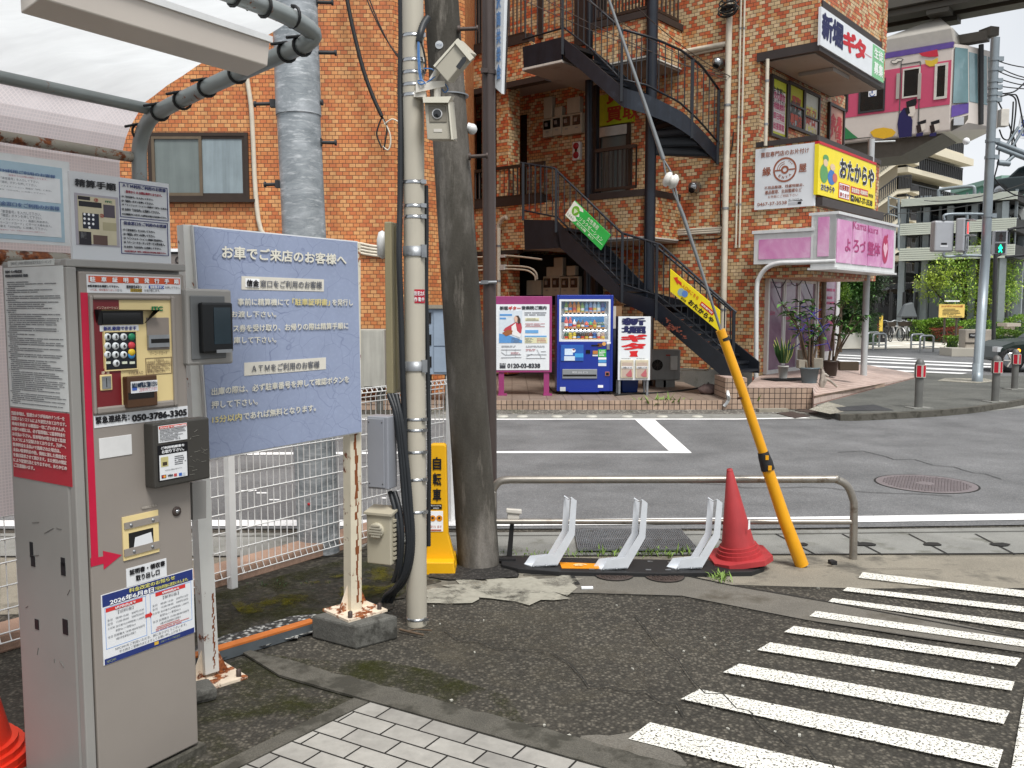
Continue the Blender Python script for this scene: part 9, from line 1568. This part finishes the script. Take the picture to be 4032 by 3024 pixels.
def hedge(lab,boxes,m,n,size,seed,name='hedge',cat='hedge'):
 q=random.Random(seed);mb=MB();cs=MB()
 for x0,y0,x1,y1,Y_ in boxes:
  a,b=PY(x0,y1,Y_),PY(x1,y0,Y_);a.z=max(0,a.z)
  for i in range(n):
   g=V((q.uniform(a.x,b.x),Y_+q.uniform(0,1.2),0));h_=a.z+(b.z-a.z)*(.85+.25*math.sin(g.x*1.7+seed)*math.sin(g.x*.9));g.z=h_*(1-.9*q.random()**2)
   for _ in range(2):leaf(mb,g,(q.uniform(-1,1),q.uniform(-1,.2),q.uniform(-.2,1)),size*q.uniform(.7,1.4),size*.6,.2)
  cs.box(a.x+.15,Y_+.3,0,b.x-.15,Y_+1.1,b.z*.75)
 o=thing(name,lab,cat,PY(boxes[0][0],boxes[0][3],boxes[0][4]));obj('leaves',mb,M[m],o);obj('branches',cs,M['leaf_dark'],o);return o
hedge('rounded green hedge behind the parked bicycles and the park sign',[(3610,1255,3770,1330,44.5),(3750,1248,4060,1330,46)],'leaf_light',1500,.14,3)
hedge('bright green shrubs right of the granite park stone',[(3925,1305,4060,1378,33)],'leaf_light',900,.10,5);hedge('small green shrub left of the granite park stone',[(3770,1315,3803,1375,32.6)],'leaf_light',260,.10,7)
hedge('reddish brown shrubs under the yellow park sign',[(3700,1290,3792,1338,43.2)],'leaf_red',500,.12,8);hedge('small round reddish shrub left of the park sign post',[(3728,1318,3760,1338,42.4)],'leaf_red',160,.1,11);hedge('reddish shrubs between the shop and the bicycles',[(3405,1275,3470,1315,46)],'leaf_red',400,.14,9);hedge('dark green undergrowth behind the low pale wall',[(3270,1230,3480,1320,40)],'leaf_dark',1200,.14,10)
f_=Fr((0,40,0),(1,0,0));mb=MB();a=f_.rect(3964,1272,4000,1305);mb.fbox(f_,a[0]+.1,0,a[2]-.05,a[3]-.15,-.4,0);mb.fbox(f_,a[0]-.1,a[3]-.15,a[2]+.1,a[3],-.6,.2);tag(obj('drinking_fountain',mb,M['granite']),'small pale stone drinking fountain behind the shrubs at the right','fountain')
gs_=thing('wall_sign','dark sign with pale capital letters glimpsed between machine and blue board','sign',PY(715,1130,12));f_=Fr((0,12,0),(1,0,0));mb=MB();rp(mb,f_,640,990,790,1200,-.1,0);obj('panel',mb,flat('#1c1a1c'),gs_);mb=MB();rp(mb,f_,640,1000,790,1060,0,.02);obj('grey_band',mb,flat('#77706c'),gs_);mb=MB();rp(mb,f_,640,980,790,992,0,.05);obj('top_rail',mb,wht,gs_);mb=MB();txp(mb,f_,'GA',692,1010,745,1040,.03,.02);obj('lettering',mb,flat('#2a2626'),gs_);mb=MB();mb.fbox(f_,f_.at(650,1200)[0],0,f_.at(665,1200)[0],f_.at(650,1195)[1],-.08,-.02);mb.fbox(f_,f_.at(770,1200)[0],0,f_.at(785,1200)[0],f_.at(650,1195)[1],-.08,-.02);obj('post',mb,flat('#1c1a1c'),gs_)
